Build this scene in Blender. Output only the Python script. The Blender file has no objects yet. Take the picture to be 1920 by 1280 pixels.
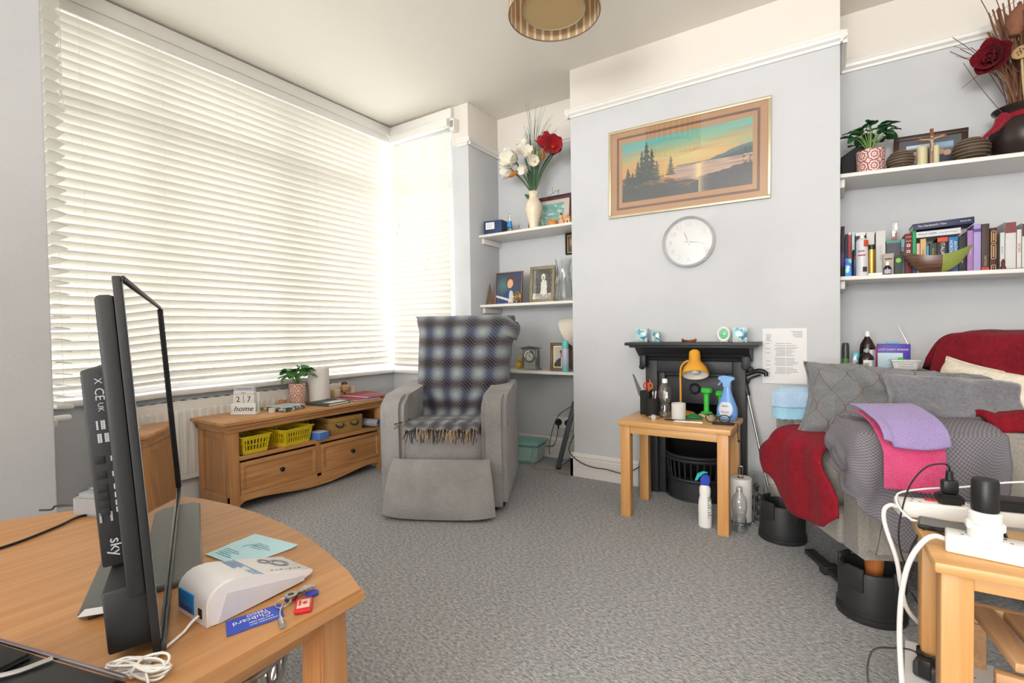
import bpy, bmesh, math, random
from mathutils import Vector, Matrix, Euler, noise

scene = bpy.context.scene
COL = scene.collection
random.seed(7)
PI = math.pi

# ------------------------------------------------------------------ camera, sky, sun, exposure
cam_d = bpy.data.cameras.new('camera')
cam_d.sensor_width = 36.0
cam_d.lens = 919.54 * 36.0 / 1920.0
cam_d.clip_start = 0.02
cam = bpy.data.objects.new('camera', cam_d)
COL.objects.link(cam)
_y, _p, _r = math.radians(33.1764), math.radians(1.2478), math.radians(-0.8542)
_fw = Vector((-math.sin(_y) * math.cos(_p), math.cos(_y) * math.cos(_p), -math.sin(_p)))
_rt = Vector((math.cos(_y), math.sin(_y), 0))
_up = _rt.cross(_fw)
_r2 = _rt * math.cos(_r) + _up * math.sin(_r)
_u2 = _up * math.cos(_r) - _rt * math.sin(_r)
_m = Matrix.Identity(4)
for i in range(3):
    _m[i][0] = _r2[i]; _m[i][1] = _u2[i]; _m[i][2] = -_fw[i]
_m[0][3], _m[1][3], _m[2][3] = 0, 0, 0.97
cam.matrix_world = _m
scene.camera = cam

world = bpy.data.worlds.new('world'); scene.world = world
world.use_nodes = True
wn = world.node_tree.nodes; wl = world.node_tree.links
bg = wn['Background']
bg.inputs['Color'].default_value = (0.93, 0.97, 1.0, 1)
bg.inputs['Strength'].default_value = 5.3

def add_light(name, typ, energy, loc, aim, size=None, size_y=None, color=(1, 1, 1), angle=None):
    d = bpy.data.lights.new(name, typ); d.energy = energy; d.color = color
    if typ == 'AREA':
        d.shape = 'RECTANGLE'; d.size = size; d.size_y = size_y
    if angle is not None: d.angle = angle
    o = bpy.data.objects.new(name, d); COL.objects.link(o)
    o.location = loc
    o.rotation_euler = Vector(aim).to_track_quat('-Z', 'Y').to_euler()
    return o
add_light('sun', 'SUN', 5.0, (-6, 1, 6), (0.28, 0.42, -0.86), color=(1.0, 0.94, 0.86), angle=0.012)
# fill light added behind the photographer, standing in for an unseen rear window
add_light('rear_fill_light', 'AREA', 270.0, (-0.45, -5.35, 1.50), (-0.06, 1.0, -0.02), 2.6, 1.9, (1.0, 0.975, 0.95))

# fill light added behind the camera to brighten the ceiling (bounced flash assumed)
add_light('ceiling_fill_light', 'AREA', 62.0, (0.55, -0.9, 1.75), (-0.14, 0.30, 1.0), 0.5, 0.5, (1.0, 0.97, 0.92))

vs = scene.view_settings
vs.view_transform = 'Standard'; vs.look = 'None'; vs.gamma = 1.0
vs.exposure = 0.10
vs.use_curve_mapping = False
scene.cycles.max_bounces = 8
scene.cycles.transparent_max_bounces = 12
scene.cycles.use_denoising = True
scene.cycles.sample_clamp_indirect = 6.0

# ------------------------------------------------------------------ materials
def lin(c):
    if isinstance(c, str):
        c = c.lstrip('#'); c = [int(c[i:i + 2], 16) / 255 for i in (0, 2, 4)]
    return tuple((x / 12.92 if x <= 0.04045 else ((x + 0.055) / 1.055) ** 2.4) for x in c[:3])
MATS = {}
def nd(nt, typ, **kw):
    n = nt.nodes.new(typ)
    for k, v in kw.items():
        if k.startswith('i_'):
            key = k[2:]
            key = int(key) if key.isdigit() else key.replace('_', ' ')
            n.inputs[key].default_value = v
        else: setattr(n, k, v)
    return n
def mat(name, color, rough=0.5, metal=0.0, var=0.06, scale=30.0, bump=0.0, trans=0.0, coat=0.0, spec=None, sheen=0.0, emit=None, ior=None, alpha=None):
    """base material: colour broken up by noise, optional bump"""
    if name in MATS: return MATS[name]
    m = bpy.data.materials.new(name); m.use_nodes = True
    nt = m.node_tree; b = nt.nodes['Principled BSDF']
    c = lin(color)
    b.inputs['Roughness'].default_value = rough
    b.inputs['Metallic'].default_value = metal
    if trans: b.inputs['Transmission Weight'].default_value = trans
    if coat: b.inputs['Coat Weight'].default_value = coat
    if spec is not None: b.inputs['Specular IOR Level'].default_value = spec
    if sheen: b.inputs['Sheen Weight'].default_value = sheen
    if ior: b.inputs['IOR'].default_value = ior
    if alpha is not None: b.inputs['Alpha'].default_value = alpha
    tc = nd(nt, 'ShaderNodeTexCoord')
    nz = nd(nt, 'ShaderNodeTexNoise', i_Scale=scale, i_Detail=4.0)
    nt.links.new(tc.outputs['Object'], nz.inputs['Vector'])
    mx = nd(nt, 'ShaderNodeMix', data_type='RGBA')
    mx.inputs[6].default_value = (*[x * (1 - var) for x in c], 1)
    mx.inputs[7].default_value = (*[min(1, x * (1 + var)) for x in c], 1)
    nt.links.new(nz.outputs['Fac'], mx.inputs[0])
    nt.links.new(mx.outputs[2], b.inputs['Base Color'])
    if bump:
        bp = nd(nt, 'ShaderNodeBump', i_Strength=bump, i_Distance=0.01)
        nt.links.new(nz.outputs['Fac'], bp.inputs['Height'])
        nt.links.new(bp.outputs['Normal'], b.inputs['Normal'])
    MATS[name] = m
    return m

def wood(name, c1, c2, axis=0, rough=0.38, scale=1.0):
    if name in MATS: return MATS[name]
    m = bpy.data.materials.new(name); m.use_nodes = True
    nt = m.node_tree; b = nt.nodes['Principled BSDF']; b.inputs['Roughness'].default_value = rough
    tc = nd(nt, 'ShaderNodeTexCoord'); mp = nd(nt, 'ShaderNodeMapping')
    s = [26.0 * scale, 26.0 * scale, 26.0 * scale]; s[axis] = 1.6 * scale
    mp.inputs['Scale'].default_value = s
    nt.links.new(tc.outputs['Object'], mp.inputs['Vector'])
    nz = nd(nt, 'ShaderNodeTexNoise', i_Scale=1.6, i_Detail=6.0, i_Distortion=0.8)
    nt.links.new(mp.outputs[0], nz.inputs['Vector'])
    rp = nd(nt, 'ShaderNodeValToRGB')
    rp.color_ramp.elements[0].position = 0.3; rp.color_ramp.elements[1].position = 0.7
    rp.color_ramp.elements[0].color = (*lin(c1), 1); rp.color_ramp.elements[1].color = (*lin(c2), 1)
    nt.links.new(nz.outputs['Fac'], rp.inputs['Fac']); nt.links.new(rp.outputs['Color'], b.inputs['Base Color'])
    bp = nd(nt, 'ShaderNodeBump', i_Strength=0.08, i_Distance=0.004)
    nt.links.new(nz.outputs['Fac'], bp.inputs['Height']); nt.links.new(bp.outputs['Normal'], b.inputs['Normal'])
    MATS[name] = m
    return m

def fabric(name, c1, c2, scale=220.0, rough=0.9, bump=0.25, sheen=0.2, big=6.0):
    if name in MATS: return MATS[name]
    m = bpy.data.materials.new(name); m.use_nodes = True
    nt = m.node_tree; b = nt.nodes['Principled BSDF']
    b.inputs['Roughness'].default_value = rough; b.inputs['Sheen Weight'].default_value = sheen
    b.inputs['Specular IOR Level'].default_value = 0.2
    tc = nd(nt, 'ShaderNodeTexCoord')
    n1 = nd(nt, 'ShaderNodeTexNoise', i_Scale=scale, i_Detail=3.0)
    n2 = nd(nt, 'ShaderNodeTexNoise', i_Scale=big, i_Detail=3.0)
    for n in (n1, n2): nt.links.new(tc.outputs['Object'], n.inputs['Vector'])
    ad = nd(nt, 'ShaderNodeMath', operation='MULTIPLY_ADD'); ad.inputs[1].default_value = 0.4
    nt.links.new(n2.outputs['Fac'], ad.inputs[0])
    ms = nd(nt, 'ShaderNodeMath', operation='MULTIPLY'); ms.inputs[1].default_value = 0.6
    nt.links.new(n1.outputs['Fac'], ms.inputs[0]); nt.links.new(ms.outputs[0], ad.inputs[2])
    rp = nd(nt, 'ShaderNodeValToRGB')
    rp.color_ramp.elements[0].position = 0.35; rp.color_ramp.elements[1].position = 0.65
    rp.color_ramp.elements[0].color = (*lin(c1), 1); rp.color_ramp.elements[1].color = (*lin(c2), 1)
    nt.links.new(ad.outputs[0], rp.inputs['Fac']); nt.links.new(rp.outputs['Color'], b.inputs['Base Color'])
    bp = nd(nt, 'ShaderNodeBump', i_Strength=bump, i_Distance=0.004)
    nt.links.new(n1.outputs['Fac'], bp.inputs['Height']); nt.links.new(bp.outputs['Normal'], b.inputs['Normal'])
    MATS[name] = m
    return m

def glassy(name, color=(1, 1, 1), rough=0.02, mixf=0.12, tint=0.985):
    """thin clear pane or thin-walled vessel: mostly see-through with a gloss"""
    if name in MATS: return MATS[name]
    m = bpy.data.materials.new(name); m.use_nodes = True
    nt = m.node_tree; nt.nodes.remove(nt.nodes['Principled BSDF'])
    out = nt.nodes['Material Output']
    t = nd(nt, 'ShaderNodeBsdfTransparent'); t.inputs['Color'].default_value = (*[x * tint for x in color], 1)
    g = nd(nt, 'ShaderNodeBsdfGlossy', i_Roughness=rough)
    fr = nd(nt, 'ShaderNodeLayerWeight', i_Blend=0.25)
    mu = nd(nt, 'ShaderNodeMath', operation='MULTIPLY_ADD'); mu.inputs[1].default_value = 0.7; mu.inputs[2].default_value = mixf * 0.4
    mu.use_clamp = True
    nt.links.new(fr.outputs['Facing'], mu.inputs[0])
    mx = nd(nt, 'ShaderNodeMixShader')
    nt.links.new(mu.outputs[0], mx.inputs[0]); nt.links.new(t.outputs[0], mx.inputs[1]); nt.links.new(g.outputs[0], mx.inputs[2])
    nt.links.new(mx.outputs[0], out.inputs['Surface'])
    MATS[name] = m
    return m

def vcol(name='printed_colours', rough=0.6, coat=0.0):
    """material that shows a colour attribute (flat prints and pictures)"""
    if name in MATS: return MATS[name]
    m = bpy.data.materials.new(name); m.use_nodes = True
    nt = m.node_tree; b = nt.nodes['Principled BSDF']; b.inputs['Roughness'].default_value = rough
    if coat: b.inputs['Coat Weight'].default_value = coat
    a = nd(nt, 'ShaderNodeVertexColor', layer_name='Col')
    nt.links.new(a.outputs['Color'], b.inputs['Base Color'])
    MATS[name] = m
    return m

# ------------------------------------------------------------------ mesh builder
class MB:
    def __init__(s): s.bm = bmesh.new()
    def _ret(s, verts, M=None, mi=0):
        if M is not None:
            for v in verts: v.co = M @ v.co
        if mi:
            fs = {f for v in verts for f in v.link_faces}
            for f in fs: f.material_index = mi
        return verts
    def box(s, x0, x1, y0, y1, z0, z1, bev=0.0, M=None, mi=0, seg=2):
        r = bmesh.ops.create_cube(s.bm, size=1.0)
        vs_ = r['verts']
        for v in vs_:
            v.co = Vector(((x0 + x1) / 2 + v.co.x * (x1 - x0), (y0 + y1) / 2 + v.co.y * (y1 - y0), (z0 + z1) / 2 + v.co.z * (z1 - z0)))
        if bev > 0:
            ed = list({e for v in vs_ for e in v.link_edges})
            bev = min(bev, 0.49 * min(abs(x1 - x0), abs(y1 - y0), abs(z1 - z0)))
            b = bmesh.ops.bevel(s.bm, geom=ed, offset=bev, segments=seg, profile=0.5, affect='EDGES')
            vs_ = list({v for f in b['faces'] for v in f.verts} | {v for v in vs_ if v.is_valid})
            seen = set(vs_); st = list(vs_)
            while st:
                v = st.pop()
                for e in v.link_edges:
                    o = e.other_vert(v)
                    if o not in seen: seen.add(o); st.append(o)
            vs_ = list(seen)
        return s._ret(vs_, M, mi)
    def lathe(s, prof, seg=24, M=None, mi=0, sx=1.0, sy=1.0):
        """prof: list of (r, z); closed with r=0 ends"""
        rings = []; allv = []
        for (r, z) in prof:
            if r <= 1e-6:
                v = s.bm.verts.new((0, 0, z)); rings.append([v]); allv.append(v)
            else:
                ring = [s.bm.verts.new((r * sx * math.cos(2 * PI * k / seg), r * sy * math.sin(2 * PI * k / seg), z)) for k in range(seg)]
                rings.append(ring); allv += ring
        for a, b in zip(rings, rings[1:]):
            for k in range(seg):
                k2 = (k + 1) % seg
                if len(a) == 1 and len(b) == 1: continue
                if len(a) == 1: f = (a[0], b[k2], b[k])
                elif len(b) == 1: f = (a[k], a[k2], b[0])
                else: f = (a[k], a[k2], b[k2], b[k])
                try: s.bm.faces.new(f)
                except ValueError: pass
        return s._ret(allv, M, mi)
    def tube(s, pts, r, seg=8, M=None, mi=0, closed=False, cap=True):
        pts = [Vector(p) for p in pts]; n = len(pts)
        rr = r if isinstance(r, (list, tuple)) else [r] * n
        rings = []; allv = []
        prev = None
        for i, p in enumerate(pts):
            if closed: t = pts[(i + 1) % n] - pts[i - 1]
            else: t = pts[min(i + 1, n - 1)] - pts[max(i - 1, 0)]
            if t.length < 1e-9: t = Vector((0, 0, 1))
            t.normalize()
            if prev is None:
                a = Vector((0, 0, 1)) if abs(t.z) < 0.9 else Vector((1, 0, 0))
                u = t.cross(a).normalized()
            else:
                u = prev - t * prev.dot(t)
                if u.length < 1e-6: u = t.orthogonal()
                u.normalize()
            prev = u; w = t.cross(u)
            ring = [s.bm.verts.new(p + (u * math.cos(2 * PI * k / seg) + w * math.sin(2 * PI * k / seg)) * rr[i]) for k in range(seg)]
            rings.append(ring); allv += ring
        rg = range(n if closed else n - 1)
        for i in rg:
            a, b = rings[i], rings[(i + 1) % n]
            for k in range(seg):
                k2 = (k + 1) % seg
                s.bm.faces.new((a[k], a[k2], b[k2], b[k]))
        if cap and not closed:
            s.bm.faces.new(list(reversed(rings[0]))); s.bm.faces.new(rings[-1])
        return s._ret(allv, M, mi)
    def prism(s, poly, z0, z1, bev=0.0, M=None, mi=0, seg=1):
        """polygon in xy extruded along z"""
        bot = [s.bm.verts.new((x, y, z0)) for x, y in poly]; top = [s.bm.verts.new((x, y, z1)) for x, y in poly]
        n = len(poly); fs = []
        fs.append(s.bm.faces.new(list(reversed(bot)))); ft = s.bm.faces.new(top)
        for k in range(n): s.bm.faces.new((bot[k], bot[(k + 1) % n], top[(k + 1) % n], top[k]))
        vs_ = bot + top
        if bev:
            b = bmesh.ops.bevel(s.bm, geom=list({e for f in (fs[0], ft) for e in f.edges}), offset=bev, segments=seg, affect='EDGES')
            seen = {v for v in vs_ if v.is_valid} | {v for f in b['faces'] for v in f.verts}; vs_ = list(seen)
        return s._ret(vs_, M, mi)
    def sphere(s, c, rx, ry=None, rz=None, seg=16, rings=10, M=None, mi=0):
        ry = ry or rx; rz = rz or rx
        r = bmesh.ops.create_uvsphere(s.bm, u_segments=seg, v_segments=rings, radius=1.0)
        for v in r['verts']: v.co = Vector((c[0] + v.co.x * rx, c[1] + v.co.y * ry, c[2] + v.co.z * rz))
        return s._ret(r['verts'], M, mi)
    def grid(s, fn, nu, nv, mi=0, uvscale=(1, 1), wrap_u=False):
        """surface from fn(u,v); keeps UV"""
        uvl = s.bm.loops.layers.uv.verify()
        vv = [[s.bm.verts.new(fn(i / nu, j / nv)) for i in range(nu + (0 if wrap_u else 1))] for j in range(nv + 1)]
        allv = [v for r in vv for v in r]
        for j in range(nv):
            for i in range(nu):
                i2 = (i + 1) % nu if wrap_u else i + 1
                f = s.bm.faces.new((vv[j][i], vv[j][i2], vv[j + 1][i2], vv[j + 1][i]))
                for lp, (a, b) in zip(f.loops, ((i, j), (i + 1, j), (i + 1, j + 1), (i, j + 1))):
                    lp[uvl].uv = (a / nu * uvscale[0], b / nv * uvscale[1])
                f.material_index = mi
        return allv
    def solidify(s, t):
        bm = s.bm; bm.normal_update(); bm.verts.index_update()
        fs = bm.faces[:]; vs_ = bm.verts[:]; uvl = bm.loops.layers.uv.active
        nv = [bm.verts.new(v.co - v.normal * t) for v in vs_]
        for f in fs:
            ids = [v.index for v in f.verts]
            g = bm.faces.new([nv[i] for i in reversed(ids)]); g.material_index = f.material_index
            if uvl:
                for lp, lq in zip(g.loops, reversed(f.loops[:])): lp[uvl].uv = lq[uvl].uv
        for e in bm.edges[:]:
            if len(e.link_faces) == 1 and e.verts[0].index >= 0 and e.link_faces[0] in set(e.verts[0].link_faces) and e.verts[0].index < len(vs_) and e.verts[1].index < len(vs_) and vs_[e.verts[0].index] is e.verts[0]:
                a, b = e.verts[0].index, e.verts[1].index
                try:
                    g = bm.faces.new((vs_[a], vs_[b], nv[b], nv[a]))
                    if uvl:
                        src = {lp.vert.index: lp[uvl].uv.copy() for lp in e.link_faces[0].loops}
                        for lp, i in zip(g.loops, (a, b, b, a)): lp[uvl].uv = src.get(i, (0, 0))
                except ValueError: pass

def obj(name, mb, mats, parent=None, loc=None, rot=None, smooth=35, label=None):
    bmesh.ops.recalc_face_normals(mb.bm, faces=mb.bm.faces[:])
    me = bpy.data.meshes.new(name); mb.bm.to_mesh(me); mb.bm.free()
    if not isinstance(mats, (list, tuple)): mats = [mats]
    for m in mats: me.materials.append(m)
    if smooth:
        me.polygons.foreach_set('use_smooth', [True] * len(me.polygons))
        if smooth < 180: me.set_sharp_from_angle(angle=math.radians(smooth))
    o = bpy.data.objects.new(name, me); COL.objects.link(o)
    if parent is not None: o.parent = parent
    if loc is not None: o.location = loc
    if rot is not None: o.rotation_euler = rot
    if label: o['label'] = label
    if name in ('print_lines', 'print_marks', 'label_print', 'barcode', 'panel_pattern', 'dots'): o['kind'] = 'stuff'
    return o
def tag(o, label, cat, group=None, kind=None):
    o['label'] = label; o['category'] = cat
    if group: o['group'] = group
    if kind: o['kind'] = kind
    return o
def thing(name, label, cat, loc=(0, 0, 0), rotz=0.0, group=None, rot=None):
    o = bpy.data.objects.new(name, None); COL.objects.link(o)
    o.empty_display_size = 0.05
    o.location = loc; o.rotation_euler = rot if rot else (0, 0, rotz)
    return tag(o, label, cat, group)
def struct(name, mb, m, parent=None, smooth=30):
    o = obj(name, mb, m, parent, smooth=smooth)
    if parent is None: o['kind'] = 'structure'
    return o
def copy_tree(o, parent=None):
    c = o.copy(); COL.objects.link(c)
    if parent is not None: c.parent = parent
    for ch in list(o.children): copy_tree(ch, c)
    return c
def T(x=0, y=0, z=0): return Matrix.Translation((x, y, z))
def R(a, ax='Z'): return Matrix.Rotation(a, 4, ax)
def spline(pts, n=8):
    """Catmull-Rom through the points"""
    P = [Vector(p) for p in pts]; P = [P[0] * 2 - P[1]] + P + [P[-1] * 2 - P[-2]]
    out = []
    for i in range(1, len(P) - 2):
        for k in range(n):
            t = k / n
            out.append(0.5 * ((2 * P[i]) + (P[i + 1] - P[i - 1]) * t + (2 * P[i - 1] - 5 * P[i] + 4 * P[i + 1] - P[i + 2]) * t * t + (3 * P[i] - P[i - 1] - 3 * P[i + 1] + P[i + 2]) * t ** 3))
    out.append(P[-2])
    return out
def cable(name, pts, r, m, parent=None, n=8, seg=8):
    mb = MB(); mb.tube(spline(pts, n), r, seg=seg)
    return obj(name, mb, m, parent)
def text(name, body, size, M, m, parent=None, align='CENTER', extrude=0.0004, shear=0.0, sx=1.0):
    """lettering as thin mesh; local x is reading direction, local z faces the reader"""
    cu = bpy.data.curves.new(name, 'FONT'); cu.body = body; cu.size = size
    cu.align_x = align; cu.align_y = 'CENTER'; cu.extrude = extrude; cu.shear = shear; cu.resolution_u = 2
    tmp = bpy.data.objects.new(name + '_tmp', cu); COL.objects.link(tmp)
    dg = bpy.context.evaluated_depsgraph_get()
    me = bpy.data.meshes.new_from_object(tmp.evaluated_get(dg))
    bpy.data.objects.remove(tmp); bpy.data.curves.remove(cu)
    me.transform(M @ Matrix.Diagonal((sx, 1, 1, 1)))
    me.materials.clear(); me.materials.append(m)
    me.name = name
    o = bpy.data.objects.new(name, me); COL.objects.link(o)
    if parent is not None: o.parent = parent
    return o
def facing(n, up=(0, 0, 1), at=(0, 0, 0)):
    """matrix whose local z points along n, local y close to up"""
    z = Vector(n).normalized(); u = Vector(up); x = u.cross(z).normalized(); y = z.cross(x)
    M = Matrix.Identity(4)
    for i in range(3): M[i][0] = x[i]; M[i][1] = y[i]; M[i][2] = z[i]; M[i][3] = at[i]
    return M
def picture(name, w, h, nx, ny, fn, M, parent=None, m=None):
    """flat print: fn(u,v) -> srgb colour, v up"""
    vs_, fs, cols = [], [], []
    for j in range(ny + 1):
        for i in range(nx + 1): vs_.append(M @ Vector(((i / nx - 0.5) * w, (j / ny - 0.5) * h, 0)))
    for j in range(ny):
        for i in range(nx):
            a = j * (nx + 1) + i; fs.append((a, a + 1, a + nx + 2, a + nx + 1))
            c = lin(fn((i + 0.5) / nx, (j + 0.5) / ny)); cols += [*c, 1.0] * 4
    me = bpy.data.meshes.new(name); me.from_pydata(vs_, [], fs)
    ca = me.color_attributes.new('Col', 'FLOAT_COLOR', 'CORNER'); ca.data.foreach_set('color', cols)
    me.materials.append(m or vcol())
    o = bpy.data.objects.new(name, me); COL.objects.link(o)
    if parent is not None: o.parent = parent
    return o
def mixc(a, b, t):
    t = max(0.0, min(1.0, t)); return tuple(x + (y - x) * t for x, y in zip(a, b))
def hx(s): s = s.lstrip('#'); return tuple(int(s[i:i + 2], 16) / 255 for i in (0, 2, 4))
def sstep(a, b, x):
    t = max(0.0, min(1.0, (x - a) / (b - a))); return t * t * (3 - 2 * t)
def nz(x, y, z=0.0): return noise.noise(Vector((x, y, z)))

# shared materials
M_white = mat('white_gloss_paint', '#e6e3dd', 0.35, var=0.02)
M_oak = wood('oak_dark', '#b07845', '#cf9a66', 1)
M_oakx = wood('oak_dark_x', '#b07845', '#cf9a66', 0)
M_oakz = wood('oak_dark_z', '#ac7342', '#c99360', 2)
M_oakl = wood('oak_tv_top', '#b5804d', '#c89462', 1, rough=0.42)
M_pine = wood('beech_light', '#cf9a5c', '#dfb077', 0, rough=0.4)
M_pinez = wood('beech_light_z', '#c98f52', '#dba86c', 2, rough=0.4)
M_piney = wood('beech_light_y', '#cf9a5c', '#dfb077', 1, rough=0.4)
M_black = mat('black_plastic', '#1b1b1c', 0.42, var=0.1)
M_blackm = mat('black_matt', '#191919', 0.75, var=0.12)
M_iron = mat('black_cast_iron', '#2a2b2f', 0.5, var=0.12, bump=0.05, scale=80)
M_chrome = mat('chrome', '#c9c9c9', 0.16, 1.0, var=0.03)
M_steel = mat('brushed_steel', '#b9b9b6', 0.32, 1.0, var=0.05)
M_wplas = mat('white_plastic', '#eeeeec', 0.35, var=0.015)
M_paper = mat('white_paper', '#e9e9ea', 0.8, var=0.02)
M_ink = mat('black_ink', '#17171a', 0.7)
M_inkg = mat('grey_ink', '#8b8c92', 0.7)
M_glass = glassy('clear_glass')
M_plastic_clear = glassy('clear_plastic', (0.98, 0.99, 0.99), 0.06, 0.25, 0.97)
M_gold = mat('gold_metal', '#c9a04a', 0.3, 0.9)
M_blacktext = mat('white_print', '#d9d9d9', 0.6)
# ------------------------------------------------------------------ the room
D, DA, DB = 2.947, 3.297, 2.91            # chimney breast face, alcove backs, far bay return
XL, XR, XN, XW = -1.4425, 0.032, -2.265, -3.10
DN = 0.55                                 # near bay return
HC, RAIL = 2.672, 2.356

def wall_paint():
    m = bpy.data.materials.new('wall_paint'); m.use_nodes = True
    nt = m.node_tree; b = nt.nodes['Principled BSDF']; b.inputs['Roughness'].default_value = 0.85
    g = nd(nt, 'ShaderNodeNewGeometry'); sp = nd(nt, 'ShaderNodeSeparateXYZ')
    nt.links.new(g.outputs['Position'], sp.inputs[0])
    gt = nd(nt, 'ShaderNodeMath', operation='GREATER_THAN'); gt.inputs[1].default_value = RAIL + 0.02
    nt.links.new(sp.outputs['Z'], gt.inputs[0])
    n1 = nd(nt, 'ShaderNodeTexNoise', i_Scale=2.2, i_Detail=5.0)
    nt.links.new(g.outputs['Position'], n1.inputs['Vector'])
    rp = nd(nt, 'ShaderNodeValToRGB')
    rp.color_ramp.elements[0].position = 0.25; rp.color_ramp.elements[1].position = 0.6
    rp.color_ramp.elements[0].color = (*lin('#c5c7ca'), 1); rp.color_ramp.elements[1].color = (*lin('#ced0d3'), 1)
    nt.links.new(n1.outputs['Fac'], rp.inputs['Fac'])
    mx = nd(nt, 'ShaderNodeMix', data_type='RGBA'); mx.inputs[7].default_value = (*lin('#e4ded6'), 1)
    nt.links.new(gt.outputs[0], mx.inputs[0]); nt.links.new(rp.outputs['Color'], mx.inputs[6])
    nt.links.new(mx.outputs[2], b.inputs['Base Color'])
    n2 = nd(nt, 'ShaderNodeTexNoise', i_Scale=45.0, i_Detail=3.0)
    nt.links.new(g.outputs['Position'], n2.inputs['Vector'])
    bp = nd(nt, 'ShaderNodeBump', i_Strength=0.12, i_Distance=0.006)
    nt.links.new(n2.outputs['Fac'], bp.inputs['Height']); nt.links.new(bp.outputs['Normal'], b.inputs['Normal'])
    return m
M_wall = wall_paint()
M_ceil = mat('ceiling_paint', '#f0eadf', 0.9, var=0.015, scale=6, bump=0.15)
M_skirt = mat('skirting_gloss', '#e2deda', 0.35, var=0.02)

def carpet():
    m = bpy.data.materials.new('grey_carpet'); m.use_nodes = True
    nt = m.node_tree; b = nt.nodes['Principled BSDF']; b.inputs['Roughness'].default_value = 0.95
    b.inputs['Specular IOR Level'].default_value = 0.1
    tc = nd(nt, 'ShaderNodeTexCoord')
    mp = nd(nt, 'ShaderNodeMapping'); mp.inputs['Rotation'].default_value = (0, 0, 0.5); mp.inputs['Scale'].default_value = (1, 2.0, 1)
    nt.links.new(tc.outputs['Object'], mp.inputs[0])
    n1 = nd(nt, 'ShaderNodeTexNoise', i_Scale=62.0, i_Detail=4.0, i_Roughness=0.7)
    n2 = nd(nt, 'ShaderNodeTexNoise', i_Scale=2.5, i_Detail=2.0)
    n3 = nd(nt, 'ShaderNodeTexNoise', i_Scale=150.0, i_Detail=2.0)
    nt.links.new(mp.outputs[0], n1.inputs['Vector']); nt.links.new(tc.outputs['Object'], n2.inputs['Vector']); nt.links.new(tc.outputs['Object'], n3.inputs['Vector'])
    rp = nd(nt, 'ShaderNodeValToRGB'); e = rp.color_ramp.elements
    e[0].position = 0.36; e[0].color = (*lin('#8b8c8e'), 1)
    e[1].position = 0.66; e[1].color = (*lin('#d0d1d3'), 1)
    k = e.new(0.5); k.color = (*lin('#aeafb1'), 1)
    nt.links.new(n1.outputs['Fac'], rp.inputs['Fac'])
    mx = nd(nt, 'ShaderNodeMix', data_type='RGBA', blend_type='MULTIPLY'); mx.inputs[0].default_value = 0.35
    nt.links.new(rp.outputs['Color'], mx.inputs[6]); nt.links.new(n2.outputs['Fac'], mx.inputs[7])
    nt.links.new(rp.outputs['Color'], b.inputs['Base Color'])
    ad = nd(nt, 'ShaderNodeMath', operation='ADD')
    nt.links.new(n1.outputs['Fac'], ad.inputs[0]); nt.links.new(n3.outputs['Fac'], ad.inputs[1])
    bp = nd(nt, 'ShaderNodeBump', i_Strength=0.7, i_Distance=0.012)
    nt.links.new(ad.outputs[0], bp.inputs['Height']); nt.links.new(bp.outputs['Normal'], b.inputs['Normal'])
    return m
mb = MB(); mb.box(-3.3, 1.75, -5.7, 3.45, -0.12, 0.0); struct('floor', mb, carpet())
mb = MB(); mb.box(-3.3, 1.75, -5.7, 3.45, HC, HC + 0.1); struct('ceiling', mb, M_ceil)

# chimney breast with the firebox hole (x -0.86..-0.44, z 0..0.66)
mb = MB()
mb.box(XL, -0.86, D, DA, 0, HC); mb.box(-0.44, XR, D, DA, 0, HC); mb.box(-0.86, -0.44, D, DA, 0.715, HC)
struct('wall_chimney', mb, M_wall)
mb = MB(); mb.box(-2.42, 1.75, DA, DA + 0.12, 0, HC); struct('wall_back', mb, M_wall)
# far pier between bay and alcove, near pier running back past the camera
mb = MB(); mb.box(-2.42, XN, DB, DA, 0, HC, bev=0.006); struct('wall_pier_far', mb, M_wall)
mb = MB(); mb.box(-2.42, XN, -5.7, DN, 0, HC, bev=0.006); struct('wall_pier_near', mb, M_wall)
mb = MB(); mb.box(1.63, 1.75, -5.7, DA, 0, HC); struct('wall_right', mb, M_wall)
mb = MB(); mb.box(-2.42, 1.63, -5.7, -5.58, 0, HC); struct('wall_rear', mb, M_wall)
# bay walls: low wall, header and corner posts; the openings are filled by the windows
SZ0, SZ1, WZ1 = 0.635, 0.668, 2.56
mb = MB(); mb.box(-3.26, XW, DN - 0.14, DB + 0.14, 0, SZ0); mb.box(-3.26, XW, DN - 0.14, DB + 0.14, WZ1, HC); struct('wall_bay_front', mb, M_wall)
mb = MB(); mb.box(-3.10, -2.42, DB, DB + 0.14, 0, SZ0); mb.box(-3.10, -2.42, DB, DB + 0.14, WZ1, HC); struct('wall_bay_far', mb, M_wall)
mb = MB(); mb.box(-3.10, -2.42, DN - 0.14, DN, 0, SZ0); mb.box(-3.10, -2.42, DN - 0.14, DN, WZ1, HC); struct('wall_bay_near', mb, M_wall)
# sill: one board round the bay
mb = MB()
mb.box(-3.20, -3.05, DN, DB, SZ0, SZ1, bev=0.012); mb.box(-3.10, -2.40, DB - 0.045, DB + 0.04, SZ0, SZ1, bev=0.012)
mb.box(-3.10, -2.40, DN - 0.04, DN + 0.045, SZ0, SZ1, bev=0.012)
struct('trim_window_sill', mb, M_white)
# pelmet board between blinds and ceiling
mb = MB()
mb.box(-3.10, -3.055, DN, DB, 2.585, 2.66, bev=0.006); mb.box(-3.055, -2.40, DB - 0.035, DB, 2.575, 2.655, bev=0.006)
struct('trim_pelmet', mb, M_white)

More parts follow.
